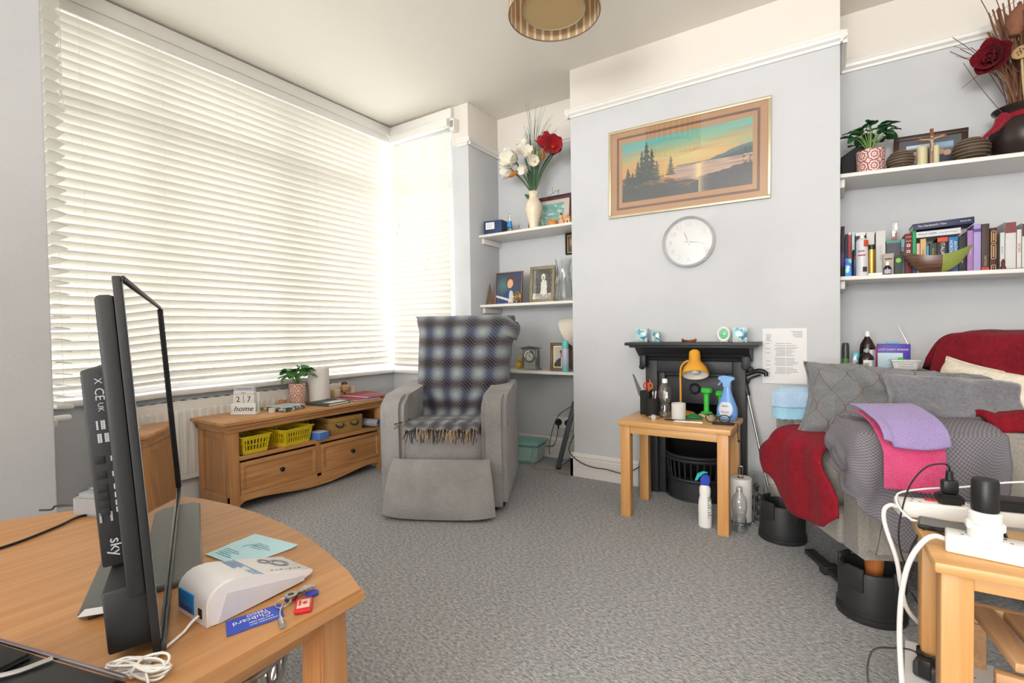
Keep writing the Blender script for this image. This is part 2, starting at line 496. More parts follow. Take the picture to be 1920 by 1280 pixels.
# windows: frame > pane
M_upvc = mat('white_window_frame', '#e9e9ea', 0.35, var=0.01)
def window(name, axis, c, a0, a1, mull, z0, z1, ztr):
    """axis 'x': pane plane x=c, runs along y a0..a1"""
    def bx(mb, u0, u1, zz0, zz1, d):
        if axis == 'x': mb.box(c - d, c + d, u0, u1, zz0, zz1, bev=0.004)
        else: mb.box(u0, u1, c - d, c + d, zz0, zz1, bev=0.004)
    mb = MB()
    for u in [a0 + 0.03, a1 - 0.03] + mull: bx(mb, u - 0.03, u + 0.03, z0, z1, 0.03)
    ks = [a0] + mull + [a1]
    for u0, u1 in zip(ks, ks[1:]):
        bx(mb, u0, u1, z0, z0 + 0.05, 0.028); bx(mb, u0, u1, z1 - 0.05, z1, 0.028)
        if ztr: bx(mb, u0, u1, ztr - 0.03, ztr + 0.03, 0.028)
    w = struct(name, mb, M_upvc)
    for u0, u1 in zip(ks, ks[1:]):
        for zz0, zz1 in ([(z0, ztr), (ztr, z1)] if ztr else [(z0, z1)]):
            mb = MB(); bx(mb, u0 + 0.02, u1 - 0.02, zz0 + 0.02, zz1 - 0.02, 0.004)
            obj('pane', mb, M_glass, w)
    return w
window('window_1', 'x', -3.22, DN - 0.1, DB + 0.1, [1.22, 2.02], SZ1 - 0.02, WZ1, 2.12)
window('window_2', 'y', DB + 0.10, -3.14, -2.44, [], SZ1 - 0.02, WZ1, 2.12)
window('window_3', 'y', DN - 0.10, -3.14, -2.44, [], SZ1 - 0.02, WZ1, 2.12)
# pale paving outside, below the bay
mb = MB(); mb.box(-14, -3.3, -9, 12, -0.35, -0.25)
o = struct('ground', mb, mat('pale_paving', '#b9b6ae', 0.8, scale=4, var=0.15)); 

# ---- venetian blinds
def slat_mat():
    m = bpy.data.materials.new('blind_slat_white'); m.use_nodes = True
    nt = m.node_tree; b = nt.nodes['Principled BSDF']
    out = nt.nodes['Material Output']
    b.inputs['Roughness'].default_value = 0.4
    tc = nd(nt, 'ShaderNodeTexCoord'); n1 = nd(nt, 'ShaderNodeTexNoise', i_Scale=5.0)
    nt.links.new(tc.outputs['Object'], n1.inputs['Vector'])
    mx = nd(nt, 'ShaderNodeMix', data_type='RGBA')
    mx.inputs[6].default_value = (*lin('#f2eee4'), 1); mx.inputs[7].default_value = (*lin('#f7f4ec'), 1)
    nt.links.new(n1.outputs['Fac'], mx.inputs[0]); nt.links.new(mx.outputs[2], b.inputs['Base Color'])
    tr = nd(nt, 'ShaderNodeBsdfTranslucent'); tr.inputs['Color'].default_value = (*lin('#fffdf8'), 1)
    ms = nd(nt, 'ShaderNodeMixShader'); ms.inputs[0].default_value = 0.22
    nt.links.new(b.outputs[0], ms.inputs[1]); nt.links.new(tr.outputs[0], ms.inputs[2])
    nt.links.new(ms.outputs[0], out.inputs['Surface'])
    return m
M_slat = slat_mat()
M_cord = M_slat
def blind(label, x, y, rot, length, z0, z1, tilt, cords, pitch=0.0435, tassels=()):
    """local x along the blind, local -y into the room"""
    b = thing('venetian_blind', label, 'blind', (x, y, 0), rot, 'white venetian blinds round the bay')
    mb = MB(); mb.box(-length / 2, length / 2, -0.022, 0.028, z1, z1 + 0.055, bev=0.004); obj('headrail', mb, M_white, b)
    mb = MB(); mb.box(-length / 2, length / 2, -0.026, 0.026, z0, z0 + 0.016, bev=0.005, M=T(0, 0, z0) @ R(tilt * 0.35, 'X') @ T(0, 0, -z0)); obj('bottom_rail', mb, M_slat, b)
    # one slat, arched slightly across its width
    def sl(u, v):
        w = (v - 0.5); return Vector(((u - 0.5) * length, w * 0.05, 0.0022 * (1 - 4 * w * w)))
    mb = MB(); mb.grid(sl, 1, 4); mb.solidify(0.0026)
    n = int((z1 - z0 - 0.03) / pitch)
    first = None
    for k in range(n):
        z = z0 + 0.045 + k * pitch
        if first is None: first = o = obj('slat', mb, M_slat, b)
        else:
            o = first.copy(); COL.objects.link(o)
        o.parent = b; o.location = (0, 0, z)
        o.rotation_euler = (tilt + random.uniform(-0.012, 0.012), random.uniform(-0.0012, 0.0012), 0)
    for cx in cords:
        mb = MB()
        for yy in (-0.027, 0.027): mb.tube([(cx, yy, z0), (cx, yy, z1)], 0.0007, seg=5)
        obj('ladder_cord', mb, M_cord, b)
    for tx, tz in tassels:
        for (dx, dz) in ((0.004, 0.0), (0.028, 0.06)):
            mb = MB(); mb.tube([(tx + dx, -0.036, z1), (tx + dx, -0.04, tz + dz + 0.03)], 0.0012, seg=5); pc = obj('pull_cord', mb, M_cord, b)
            mb = MB(); mb.lathe([(0, 0.03), (0.004, 0.03), (0.006, 0.0), (0, -0.002)], 10, M=T(tx + dx, -0.04, tz + dz)); obj('cord_tassel', mb, M_slat, pc)
    return b
TILT = math.radians(52)
# local x -> world: rot +90deg: local x -> +y, local -y -> +x (room side)
blind('wide white venetian blind over the large front window', -3.086, (DN + DB) / 2, PI / 2, DB - DN - 0.09, 0.715, 2.53, -TILT, (-0.85, -0.5, -0.1, 0.45, 0.9))
# far return: room side is -y, rot 0
blind('narrow white blind on the bay return behind the plaid chair', -2.72, DB - 0.05, 0, 0.62, 0.70, 2.51, -math.radians(62), (-0.2, 0.2), tassels=((0.08, 1.45), (-0.22, 1.75)))
# near return: room side is +y, rot 180
blind('half-open white blind beside the near grey wall, slats seen end-on', -2.74, DN + 0.07, PI, 0.64, 0.70, 2.58, math.radians(9), (-0.2, 0.2), tassels=((-0.26, 1.84),))

# blind bracket box on the far return wall
b = thing('blind_bracket', 'small white bracket box at the top end of the narrow blind', 'bracket', (-2.372, DB - 0.03, 2.52))
mb = MB(); mb.box(-0.022, 0.022, -0.03, 0.03, -0.05, 0.04, bev=0.006); obj('cover', mb, M_white, b)
mb = MB(); mb.box(-0.014, 0.014, -0.034, -0.03, -0.03, 0.02, bev=0.003); obj('plate', mb, M_steel, b)

# ---- skirting boards and picture rails (profile swept along straight runs)
def skirt_run(mb, p0, p1, nrm, prof):
    p0, p1, n = Vector((*p0, 0)), Vector((*p1, 0)), Vector((*nrm, 0))
    a = [mb.bm.verts.new(p0 + n * d + Vector((0, 0, z))) for d, z in prof]
    b = [mb.bm.verts.new(p1 + n * d + Vector((0, 0, z))) for d, z in prof]
    for k in range(len(prof)):
        k2 = (k + 1) % len(prof); mb.bm.faces.new((a[k], a[k2], b[k2], b[k]))
    mb.bm.faces.new(list(reversed(a))); mb.bm.faces.new(b)
SK = [(0.001, 0), (0.02, 0), (0.02, 0.118), (0.014, 0.124), (0.017, 0.134), (0.012, 0.146), (0.005, 0.155), (0.001, 0.155)]
PR = [(0.001, RAIL), (0.010, RAIL), (0.014, RAIL + 0.012), (0.026, RAIL + 0.022), (0.030, RAIL + 0.036), (0.024, RAIL + 0.044), (0.028, RAIL + 0.052), (0.001, RAIL + 0.058)]
def runs(name, segs, prof, m):
    mb = MB()
    for s_ in segs: skirt_run(mb, *s_, prof)
    struct(name, mb, m, smooth=20)
runs('baseboard_chimney', [((XL - 0.02, D), (-1.0, D), (0, -1)), ((-0.30, D), (XR + 0.02, D), (0, -1)), ((XL, DA), (XL, D - 0.02), (-1, 0)), ((XR, D - 0.02), (XR, DA), (1, 0))], SK, M_skirt)
runs('baseboard_back', [((XN, DA), (XL, DA), (0, -1)), ((XR, DA), (1.63, DA), (0, -1)), ((XN, DB), (XN, DA), (1, 0))], SK, M_skirt)
runs('baseboard_bay', [((XW, DN), (XW, DB), (1, 0)), ((XW, DB), (XN, DB), (0, -1)), ((XN, -5.5), (XN, DN), (1, 0))], SK, M_skirt)
runs('trim_rail_chimney', [((XL - 0.03, D), (XR + 0.03, D), (0, -1)), ((XL, DA), (XL, D - 0.03), (-1, 0)), ((XR, D - 0.03), (XR, DA), (1, 0))], PR, M_white)
runs('trim_rail_back', [((XN, DA), (XL, DA), (0, -1)), ((XR, DA), (1.63, DA), (0, -1)), ((XN, DB - 0.03), (XN, DA), (1, 0)), ((-2.36, DB), (XN + 0.03, DB), (0, -1))], PR, M_white)

# ---- radiator under the sill
M_rad = mat('radiator_enamel', '#e3dfd8', 0.4, var=0.02)
rd = thing('radiator', 'white panel radiator below the window, behind the oak cabinet', 'radiator', (-3.034, 1.62, 0))
mb = MB(); mb.box(-0.018, 0.006, -0.72, 0.72, 0.165, 0.60, bev=0.006); obj('panel', mb, M_rad, rd)
r0 = None
for k in range(36):
    if r0 is None:
        mb = MB(); mb.box(0.0, 0.016, -0.012, 0.012, 0.20, 0.555, bev=0.007); r0 = o = obj('flute', mb, M_rad, rd)
    else: o = r0.copy(); COL.objects.link(o); o.parent = rd
    o.location = (0, -0.70 + k * 0.04, 0)
mb = MB(); mb.box(-0.055, 0.004, -0.72, 0.72, 0.598, 0.606, bev=0.003); obj('top_grille', mb, M_rad, rd)
s0 = None
for k in range(24):
    if s0 is None:
        mb = MB(); mb.box(-0.045, -0.012, -0.012, 0.012, 0.6055, 0.6075); s0 = o = obj('grille_slot', mb, M_blackm, rd)
    else: o = s0.copy(); COL.objects.link(o); o.parent = rd
    o.location = (0, -0.69 + k * 0.06, 0)
mb = MB(); mb.tube(spline([(-0.02, -0.745, 0.20), (-0.02, -0.76, 0.16), (-0.02, -0.76, 0.0)]), 0.008); obj('pipe', mb, M_rad, rd)
mb = MB(); mb.lathe([(0, 0), (0.02, 0), (0.022, 0.03), (0.016, 0.06), (0, 0.062)], 16, M=T(-0.02, -0.745, 0.17)); obj('valve', mb, M_wplas, rd)
# white rail end poking out from the near bay corner under the sill
b = thing('curtain_rail_end', 'short white round rod end under the sill, near grey wall', 'rod', (-2.85, 0.735, 0.612))
mb = MB(); mb.lathe([(0, -0.184), (0.016, -0.184), (0.016, 0.0), (0.012, 0.012), (0, 0.016)], 16, M=R(-PI / 2, 'X') @ R(0, 'Z')); obj('rod', mb, M_wplas, b)
# ------------------------------------------------------------------ television table (bow-fronted) and television
TZ = 0.5
arc = [(-1.63, .653), (-1.52, .683), (-1.404, .699), (-1.26, .704), (-1.12, .695), (-1.0, .675), (-.893, .649), (-.80, .622), (-.721, .595)]
tt = thing('television_table', 'bow-fronted oak television table in the near left corner', 'table', (-1.27, 0.2, 0))
def off(pts): return [(x + 1.27, y - 0.2) for x, y in pts]
outline = [(-1.79, .33), (-1.96, 0.02), (-1.75, -.35), (-1.0, -.42), (-.735, -.22), (-.728, .303)] + [arc[-1]] + list(reversed(arc[:-1]))
mb = MB(); mb.prism(off(outline), TZ - 0.026, TZ, bev=0.006, seg=2); obj('tabletop', mb, M_oakl, tt)
inner = [(-1.76, .28), (-1.90, 0.02), (-1.72, -.31), (-1.01, -.38), (-.775, -.2), (-.768, .29), (-.775, .55)] + [(x * 0.985 - 0.02, y - 0.045) for x, y in reversed(arc[1:-1])] + [(-1.615, .60)]
mb = MB(); mb.prism(off(inner), TZ - 0.072, TZ - 0.0265, bev=0.003)
obj('apron', mb, M_oak, tt)
def leg_tap(x, y, w0, w1, z1, m, parent, z0=0.0):
    mb = MB()
    a = [mb.bm.verts.new((x + sx * w1 / 2, y + sy * w1 / 2, z0)) for sx, sy in ((-1, -1), (1, -1), (1, 1), (-1, 1))]
    b = [mb.bm.verts.new((x + sx * w0 / 2, y + sy * w0 / 2, z1)) for sx, sy in ((-1, -1), (1, -1), (1, 1), (-1, 1))]
    mb.bm.faces.new(list(reversed(a))); mb.bm.faces.new(b)
    for k in range(4): mb.bm.faces.new((a[k], a[(k + 1) % 4], b[(k + 1) % 4], b[k]))
    bmesh.ops.bevel(mb.bm, geom=[e for e in mb.bm.edges if abs(e.verts[0].co.z - e.verts[1].co.z) > 0.1], offset=0.004, segments=2, affect='EDGES')
    return obj('leg', mb, m, parent)
for x, y in ((-.787, .555), (-1.60, .585), (-1.02, -.36), (-1.72, -.28)): leg_tap(x + 1.27, y - 0.2, 0.056, 0.066, TZ - 0.027, M_oakz, tt)
mb = MB(); mb.prism(off([(x * 0.99 - 0.01, y - 0.02) for x, y in inner]), 0.15, 0.172, bev=0.003); obj('shelf', mb, M_oakl, tt)
# round pierced basket on its lower shelf
bk = thing('pierced_basket', 'round pierced metal bowl on the lower shelf of the television table', 'bowl', (-1.10, 0.52, 0.1725))
mb = MB(); mb.lathe([(0, 0), (0.10, 0), (0.105, 0.006), (0, 0.006)], 32); obj('base', mb, M_steel, bk)
mb = MB()
for k in range(28):
    a = 2 * PI * k / 28
    mb.tube([(0.10 * math.cos(a), 0.10 * math.sin(a), 0.003), (0.125 * math.cos(a + .1), 0.125 * math.sin(a + .1), 0.06), (0.135 * math.cos(a), 0.135 * math.sin(a), 0.115)], 0.0045, seg=6)
obj('lattice', mb, M_steel, bk)
for z, r in ((0.115, 0.136), (0.06, 0.125)):
    mb = MB(); mb.tube([(r * math.cos(2 * PI * k / 40), r * math.sin(2 * PI * k / 40), z) for k in range(40)], 0.006, closed=True); obj('rim' if z > .1 else 'hoop', mb, M_steel, bk)

# television. local x: along the screen towards the far end, local y: forwards (screen), z up; leans back
tvd = Vector((-0.91, 0.405, 0)).normalized()
TV = thing('television', 'black flat-screen television on a grey foot, seen almost edge-on', 'television', (-0.812, 0.300, TZ), math.atan2(tvd.y, tvd.x))
LEAN = T(0, 0, 0.015) @ R(math.radians(-3.5), 'X')      # top moves away from the screen side
M_tvb = mat('tv_black_shell', '#202022', 0.5, var=0.08, scale=300, bump=0.03)
M_scr = mat('tv_screen', '#08080a', 0.03, var=0.02, spec=1.0, coat=1.0, ior=2.2)
W, H = 0.87, 0.54
# local frame is left-handed with respect to forwards: screen looks to local -y
S = -1
mb = MB(); mb.box(0, W, -0.004, 0.006, 0.0, H, bev=0.0015, M=LEAN); obj('frame', mb, M_tvb, TV)
mb = MB(); mb.box(0.006, W - 0.006, -0.0052, -0.0042, 0.016, H - 0.006, M=LEAN); obj('screen', mb, M_scr, TV)
mb = MB(); mb.box(0.0, W, -0.010, -0.0042, 0.0, 0.012, bev=0.001, M=LEAN); obj('lower_bezel', mb, mat('tv_grey_trim', '#56565a', 0.25, 0.6), TV)
mb = MB(); mb.box(0.0, W, -0.0085, -0.0042, H - 0.007, H, bev=0.001, M=LEAN); obj('top_bezel', mb, M_tvb, TV)
mb = MB(); mb.box(W - 0.008, W, -0.012, -0.0042, 0.012, H - 0.007, bev=0.001, M=LEAN); obj('side_bezel', mb, M_tvb, TV)
mb = MB(); mb.box(0.004, W - 0.004, 0.006, 0.028, 0.085, 0.515, bev=0.006, M=LEAN); obj('rear_cover', mb, M_tvb, TV)
mb = MB(); mb.box(0.10, W - 0.10, 0.028, 0.066, 0.105, 0.41, bev=0.004, M=LEAN)
pb = obj('port_housing', mb, M_tvb, TV)
mb = MB(); mb.box(0.02, W - 0.02, 0.006, 0.058, 0.008, 0.10, bev=0.004, M=LEAN); obj('speaker_housing', mb, M_tvb, TV)
# marks on the near side of the port housing (face x = 0.10)
def tvmark(body, size, yy, zz): text('lettering', body, size, LEAN @ facing((-1, 0, 0), (0, -1, 0), (0.0996, yy, zz)), M_inkl, pb)
M_inkl = mat('grey_print', '#b5b7ba', 0.6)
tvmark('sky', 0.022, 0.046, 0.135)
tvmark('CE', 0.016, 0.046, 0.372); tvmark('X', 0.013, 0.046, 0.392); tvmark('UK', 0.010, 0.046, 0.352)
mb = MB()
for zz in (0.318, 0.298):
    for i in range(5):
        for j in range(5):
            if (i * 7 + j * 3 + int(zz * 1000)) % 3: mb.box(0.0993, 0.0998, 0.040 + i * 0.0028, 0.0424 + i * 0.0028, zz + j * 0.0028, zz + j * 0.0028 + 0.0024, M=LEAN)
obj('printed_square', mb, M_inkl, pb)
for k, zz in enumerate((0.272, 0.248, 0.228, 0.215, 0.203, 0.192)):
    mb = MB(); mb.box(0.0988, 0.0994, 0.048, 0.060, zz - 0.006, zz + 0.006, bev=0.001, M=LEAN); obj('port', mb, M_ink, pb)
    mb = MB(); mb.box(0.0993, 0.0998, 0.038, 0.041, zz - 0.004, zz + 0.004, M=LEAN); obj('port_mark', mb, M_inkl, pb)
mb = MB()
for q in ((0.046, 0.049), (0.059, 0.062)): mb.box(0.099, 0.0997, q[0], q[1], 0.176, 0.19, M=LEAN)
mb.box(0.099, 0.0997, 0.046, 0.062, 0.188, 0.191, M=LEAN); obj('socket_surround', mb, M_steel, pb)
# foot plate and neck
mb = MB()
mb.prism([(0.27, -0.056), (0.725, -0.056), (0.745, -0.040), (0.735, 0.10), (0.715, 0.115), (0.21, 0.120), (0.195, 0.105), (0.250, -0.044)], 0.0, 0.012, bev=0.003)
obj('foot_plate', mb, mat('tv_foot_grey', '#5d5f5e', 0.35, 0.3), TV)
mb = MB(); mb.box(0.38, 0.52, 0.0, 0.05, 0.010, 0.06, bev=0.01); obj('neck', mb, M_black, TV)
lb = thing('paper_slip', 'small white paper slip lying on the television foot', 'paper', (-1.02, 0.305, TZ + 0.0125), 0.9)
mb = MB(); mb.box(-0.035, 0.035, -0.012, 0.012, 0, 0.001); obj('sheet', mb, M_paper, lb)

# ------------------------------------------------------------------ oak cabinet below the window
cb = thing('low_cabinet', 'low oak media cabinet with open shelf and two drawers under the window', 'cabinet', (-2.86, 1.89, 0))
X0, X1 = -0.17, 0.17                # back, front (local x); local y along the wall
Y0, Y1 = -0.545, 0.545
mb = MB(); mb.box(X0 - 0.015, X1 + 0.04, Y0 - 0.04, Y1 + 0.04, 0.487, 0.508, bev=0.006); obj('top', mb, M_oak, cb)
mb = MB()
mb.box(X0 - 0.005, X1 + 0.024, Y0 - 0.025, Y1 + 0.025, 0.468, 0.487, bev=0.008); mb.box(X0, X1 + 0.01, Y0 - 0.01, Y1 + 0.01, 0.445, 0.47, bev=0.003)
obj('cornice', mb, M_oak, cb)
for y in (Y0, Y1 - 0.055): 
    mb = MB(); mb.box(X1 - 0.05, X1, y, y + 0.055, 0.05, 0.446, bev=0.003); obj('post', mb, M_oakz, cb)
# side panels: stiles and a sunk field
for y, s in ((Y0, 1), (Y1, -1)):
    mb = MB()
    mb.box(X0, X0 + 0.045, min(y, y + s * 0.022), max(y, y + s * 0.022), 0.03, 0.446, bev=0.002)
    mb.box(X0 + 0.045, X1 - 0.045, min(y + s * 0.004, y + s * 0.022), max(y + s * 0.004, y + s * 0.022), 0.40, 0.446, bev=0.002)
    mb.box(X0 + 0.045, X1 - 0.045, min(y + s * 0.001, y + s * 0.022), max(y + s * 0.001, y + s * 0.022), 0.03, 0.10, bev=0.002)
    obj('side_frame', mb, M_oakz, cb)
    mb = MB(); mb.box(X0 + 0.04, X1 - 0.04, min(y + s * 0.010, y + s * 0.018), max(y + s * 0.010, y + s * 0.018), 0.08, 0.41); obj('side_panel', mb, M_oakz, cb)
mb = MB(); mb.box(X0, X1 - 0.004, Y0 + 0.022, Y1 - 0.022, 0.285, 0.310, bev=0.002); obj('shelf', mb, M_oak, cb)
mb = MB(); mb.box(X1 - 0.02, X1 - 0.004, -0.014, 0.014, 0.08, 0.285); obj('mullion', mb, M_oakz, cb)
mb = MB(); mb.box(X0, X1 - 0.006, Y0 + 0.022, Y1 - 0.022, 0.06, 0.075); obj('bottom_board', mb, M_oak, cb)
mb = MB(); mb.box(X0, X0 + 0.008, Y0 + 0.022, Y1 - 0.022, 0.07, 0.29); obj('back_board', mb, M_oak, cb)
mb = MB(); mb.box(X0, X0 + 0.008, 0.10, Y1 - 0.022, 0.30, 0.46); obj('back_board', mb, M_oak, cb)
M_knob = mat('dark_bronze', '#2a2623', 0.35, 0.7)
for a, b_ in ((Y0 + 0.058, -0.016), (0.016, Y1 - 0.058)):
    mb = MB(); mb.box(X1 - 0.022, X1 - 0.008, a, b_, 0.098, 0.272, bev=0.002)
    for (u0, u1, w0, w1) in ((a, b_, 0.098, 0.122), (a, b_, 0.248, 0.272), (a, a + 0.026, 0.12, 0.25), (b_ - 0.026, b_, 0.12, 0.25)):
        mb.box(X1 - 0.010, X1 - 0.001, u0, u1, w0, w1, bev=0.0025)
    dr = obj('drawer', mb, M_oak, cb)
    mb = MB(); mb.lathe([(0, 0), (0.006, 0.0), (0.006, 0.012), (0.013, 0.018), (0.014, 0.024), (0.009, 0.030), (0, 0.031)], 16, M=T(X1 - 0.009, (a + b_) / 2, 0.185) @ R(PI / 2, 'Y')); obj('knob', mb, M_knob, dr)
# curved apron sweeping into the two front feet
pts = []
for k in range(41):
    y = Y0 + (Y1 - Y0) * k / 40; d = abs(2 * k / 40 - 1)
    z = 0.022 + 0.038 * sstep(0.05, 0.80, d) if d < 0.84 else 0.060 * max(0, 1 - ((d - 0.84) / 0.14) ** 1.6)
    pts.append((y, max(0.0, z)))
poly = [(Y0, 0.097)] + [(Y0, 0.0)] + pts[1:-1] + [(Y1, 0.0), (Y1, 0.097)]
mb = MB(); Mx = Matrix(((0, 0, 1, 0), (1, 0, 0, 0), (0, 1, 0, 0), (0, 0, 0, 1)))
mb.prism(poly, X1 - 0.028, X1 - 0.004, M=Mx); obj('apron', mb, M_oak, cb)
for y in (Y0 + 0.03, Y1 - 0.03): leg_tap(X0 + 0.025, y, 0.045, 0.04, 0.07, M_oakz, cb)
for y in (Y0 + 0.0275, Y1 - 0.0275): leg_tap(X1 - 0.026, y, 0.05, 0.044, 0.06, M_oakz, cb)

# ------------------------------------------------------------------ grey recliner and its plaid throw
M_rec = fabric('recliner_grey_chenille', '#838181', '#a5a2a1', 260, bump=0.2, big=7)
RC = thing('recliner', 'grey fabric recliner armchair facing into the room by the bay', 'armchair', (-1.758, 1.99, 0), math.atan2(.459, .889))
def soft(mb, x0, x1, y0, y1, z0, z1, r, M=None, puff=0.0, seg=5):
    """rounded upholstery block with a little fullness"""
    v = mb.box(x0, x1, y0, y1, z0, z1, bev=r, M=None, seg=seg)
    if puff:
        cx, cy, cz = (x0 + x1) / 2, (y0 + y1) / 2, (z0 + z1) / 2
        ed = mb.bm.edges[:]
        bmesh.ops.subdivide_edges(mb.bm, edges=ed, cuts=3, use_grid_fill=True)
        v = mb.bm.verts[:]
        for w in v:
            a = (w.co.x - cx) / ((x1 - x0) / 2); b = (w.co.y - cy) / ((y1 - y0) / 2); c = (w.co.z - cz) / ((z1 - z0) / 2)
            d = Vector((a * max(0, (1 - b * b) * (1 - c * c)), b * max(0, (1 - a * a) * (1 - c * c)), c * max(0, (1 - a * a) * (1 - b * b))))
            w.co += d * puff + Vector((nz(w.co.x * 8, w.co.y * 8, w.co.z * 8), nz(w.co.y * 8, w.co.z * 8, 3), nz(w.co.z * 8, w.co.x * 8, 9))) * 0.003
    if M is not None:
        for w in v: w.co = M @ w.co
    return v
for s in (-1, 1):
    mb = MB()
    xa, xb = sorted((s * 0.345, s * 0.212))
    poly = [(-0.01, 0.055), (0.0, 0.03), (0.70, 0.03), (0.72, 0.06), (0.70, 0.645), (0.60, 0.655), (0.30, 0.635), (0.10, 0.622), (0.03, 0.612), (-0.012, 0.585), (-0.022, 0.53)]
    mb.prism(poly, xa, xb, bev=0.024, seg=4, M=Matrix(((0, 0, 1, 0), (1, 0, 0, 0), (0, 1, 0, 0), (0, 0, 0, 1))))
    obj('arm', mb, M_rec, RC, smooth=60)
mb = MB(); soft(mb, -0.212, 0.212, -0.02, 0.52, 0.25, 0.435, 0.045, puff=0.02); obj('seat_cushion', mb, M_rec, RC, smooth=60)
mb = MB(); mb.box(-0.33, 0.33, 0.02, 0.70, 0.02, 0.25, bev=0.01); obj('base', mb, M_blackm, RC)
mb = MB()
def foot(u, v):
    a = (u - 0.5) * 2; z = 0.02 + 0.238 * v
    hw = 0.276 - 0.034 * v
    y = -0.105 + 0.055 * v * v + 0.03 * (abs(a) ** 8) + 0.02 * max(0, v - 0.9) * 10
    return Vector((a * hw, y - 0.012 * (1 - a * a) * math.sin(PI * v), z))
mb.grid(foot, 16, 10); mb.solidify(-0.05)
bmesh.ops.bevel(mb.bm, geom=[e for e in mb.bm.edges if e.is_manifold and e.calc_face_angle() > 1.2], offset=0.012, segments=3, affect='EDGES')
obj('footrest', mb, M_rec, RC, smooth=60)
BK = T(0, 0.46, 0.40) @ R(math.radians(-17), 'X')
mb = MB(); soft(mb, -0.235, 0.245, -0.09, 0.10, 0.0, 0.655, 0.06, M=BK, puff=0.02); obj('backrest', mb, M_rec, RC, smooth=60)
mb = MB(); mb.lathe([(0, -0.004), (0.018, -0.004), (0.02, 0.0), (0.013, 0.004), (0, 0.005)], 20, M=T(0.347, 0.14, 0.46) @ R(PI / 2, 'Y')); obj('recline_button', mb, M_steel, RC)
for x in (-.27, .27):
    for y in (0.06, 0.64):
        mb = MB(); mb.lathe([(0, 0), (0.02, 0), (0.025, 0.03), (0, 0.03)], 12, M=T(x, y, 0)); obj('foot', mb, M_black, RC)

def plaid(name):
    m = bpy.data.materials.new(name); m.use_nodes = True
    nt = m.node_tree; b = nt.nodes['Principled BSDF']; b.inputs['Roughness'].default_value = 0.95
    b.inputs['Sheen Weight'].default_value = 0.3; b.inputs['Specular IOR Level'].default_value = 0.15
    uv = nd(nt, 'ShaderNodeUVMap'); sp = nd(nt, 'ShaderNodeSeparateXYZ'); nt.links.new(uv.outputs[0], sp.inputs[0])
    def M(op, a, b_=None, c_=None, clamp=False):
        n = nd(nt, 'ShaderNodeMath', operation=op, use_clamp=clamp)
        for i, x in enumerate((a, b_, c_)):
            if x is None: continue
            if isinstance(x, (int, float)): n.inputs[i].default_value = x
            else: nt.links.new(x, n.inputs[i])
        return n.outputs[0]
    U, V = sp.outputs['X'], sp.outputs['Y']
    nzt = nd(nt, 'ShaderNodeTexNoise', i_Scale=9.0, i_Detail=3.0); nt.links.new(uv.outputs[0], nzt.inputs['Vector'])
    P = 0.135
    su = M('SINE', M('MULTIPLY', U, 2 * PI / P)); sv = M('SINE', M('MULTIPLY', V, 2 * PI / P))
    f = M('MULTIPLY_ADD', M('ADD', su, sv), 0.25, 0.5)
    f = M('ADD', f, M('MULTIPLY', M('SUBTRACT', nzt.outputs['Fac'], 0.5), 0.25))
    rp = nd(nt, 'ShaderNodeValToRGB'); e = rp.color_ramp.elements
    e[0].position = 0.05; e[0].color = (*lin('#1f1c20'), 1); e[1].position = 0.98; e[1].color = (*lin('#929c96'), 1)
    for p, c in ((0.24, '#3d363c'), (0.42, '#51535f'), (0.60, '#696d7a'), (0.84, '#7d828a')): k = e.new(p); k.color = (*lin(c), 1)
    nt.links.new(f, rp.inputs['Fac'])
    # brown cast on the dark cross bands, navy cast on the dark up-and-down bands
    bro = M('MULTIPLY', M('MULTIPLY', sv, -1.0, clamp=True), M('MULTIPLY_ADD', su, 0.35, 0.40), clamp=True)
    m1 = nd(nt, 'ShaderNodeMix', data_type='RGBA'); m1.inputs[7].default_value = (*lin('#4a3533'), 1)
    nt.links.new(bro, m1.inputs[0]); nt.links.new(rp.outputs['Color'], m1.inputs[6])
    nav = M('MULTIPLY', M('MULTIPLY', su, -1.0, clamp=True), M('MULTIPLY_ADD', sv, 0.3, 0.38), clamp=True)
    m2 = nd(nt, 'ShaderNodeMix', data_type='RGBA'); m2.inputs[7].default_value = (*lin('#2e3d5c'), 1)
    nt.links.new(nav, m2.inputs[0]); nt.links.new(m1.outputs[2], m2.inputs[6])
    # fine chevrons: thin pale lines running both diagonals
    tri = M('PINGPONG', U, P / 2)
    ln = M('FRACT', M('DIVIDE', M('ADD', V, tri), 0.0225))
    lm = M('MULTIPLY', M('LESS_THAN', ln, 0.22), 0.34)
    m3 = nd(nt, 'ShaderNodeMix', data_type='RGBA'); m3.inputs[7].default_value = (*lin('#8a9080'), 1)
    nt.links.new(lm, m3.inputs[0]); nt.links.new(m2.outputs[2], m3.inputs[6])
    nt.links.new(m3.outputs[2], b.inputs['Base Color'])
    n3 = nd(nt, 'ShaderNodeTexNoise', i_Scale=300.0); nt.links.new(uv.outputs[0], n3.inputs['Vector'])
    bp = nd(nt, 'ShaderNodeBump', i_Strength=0.3, i_Distance=0.003); nt.links.new(n3.outputs['Fac'], bp.inputs['Height']); nt.links.new(bp.outputs['Normal'], b.inputs['Normal'])
    return m
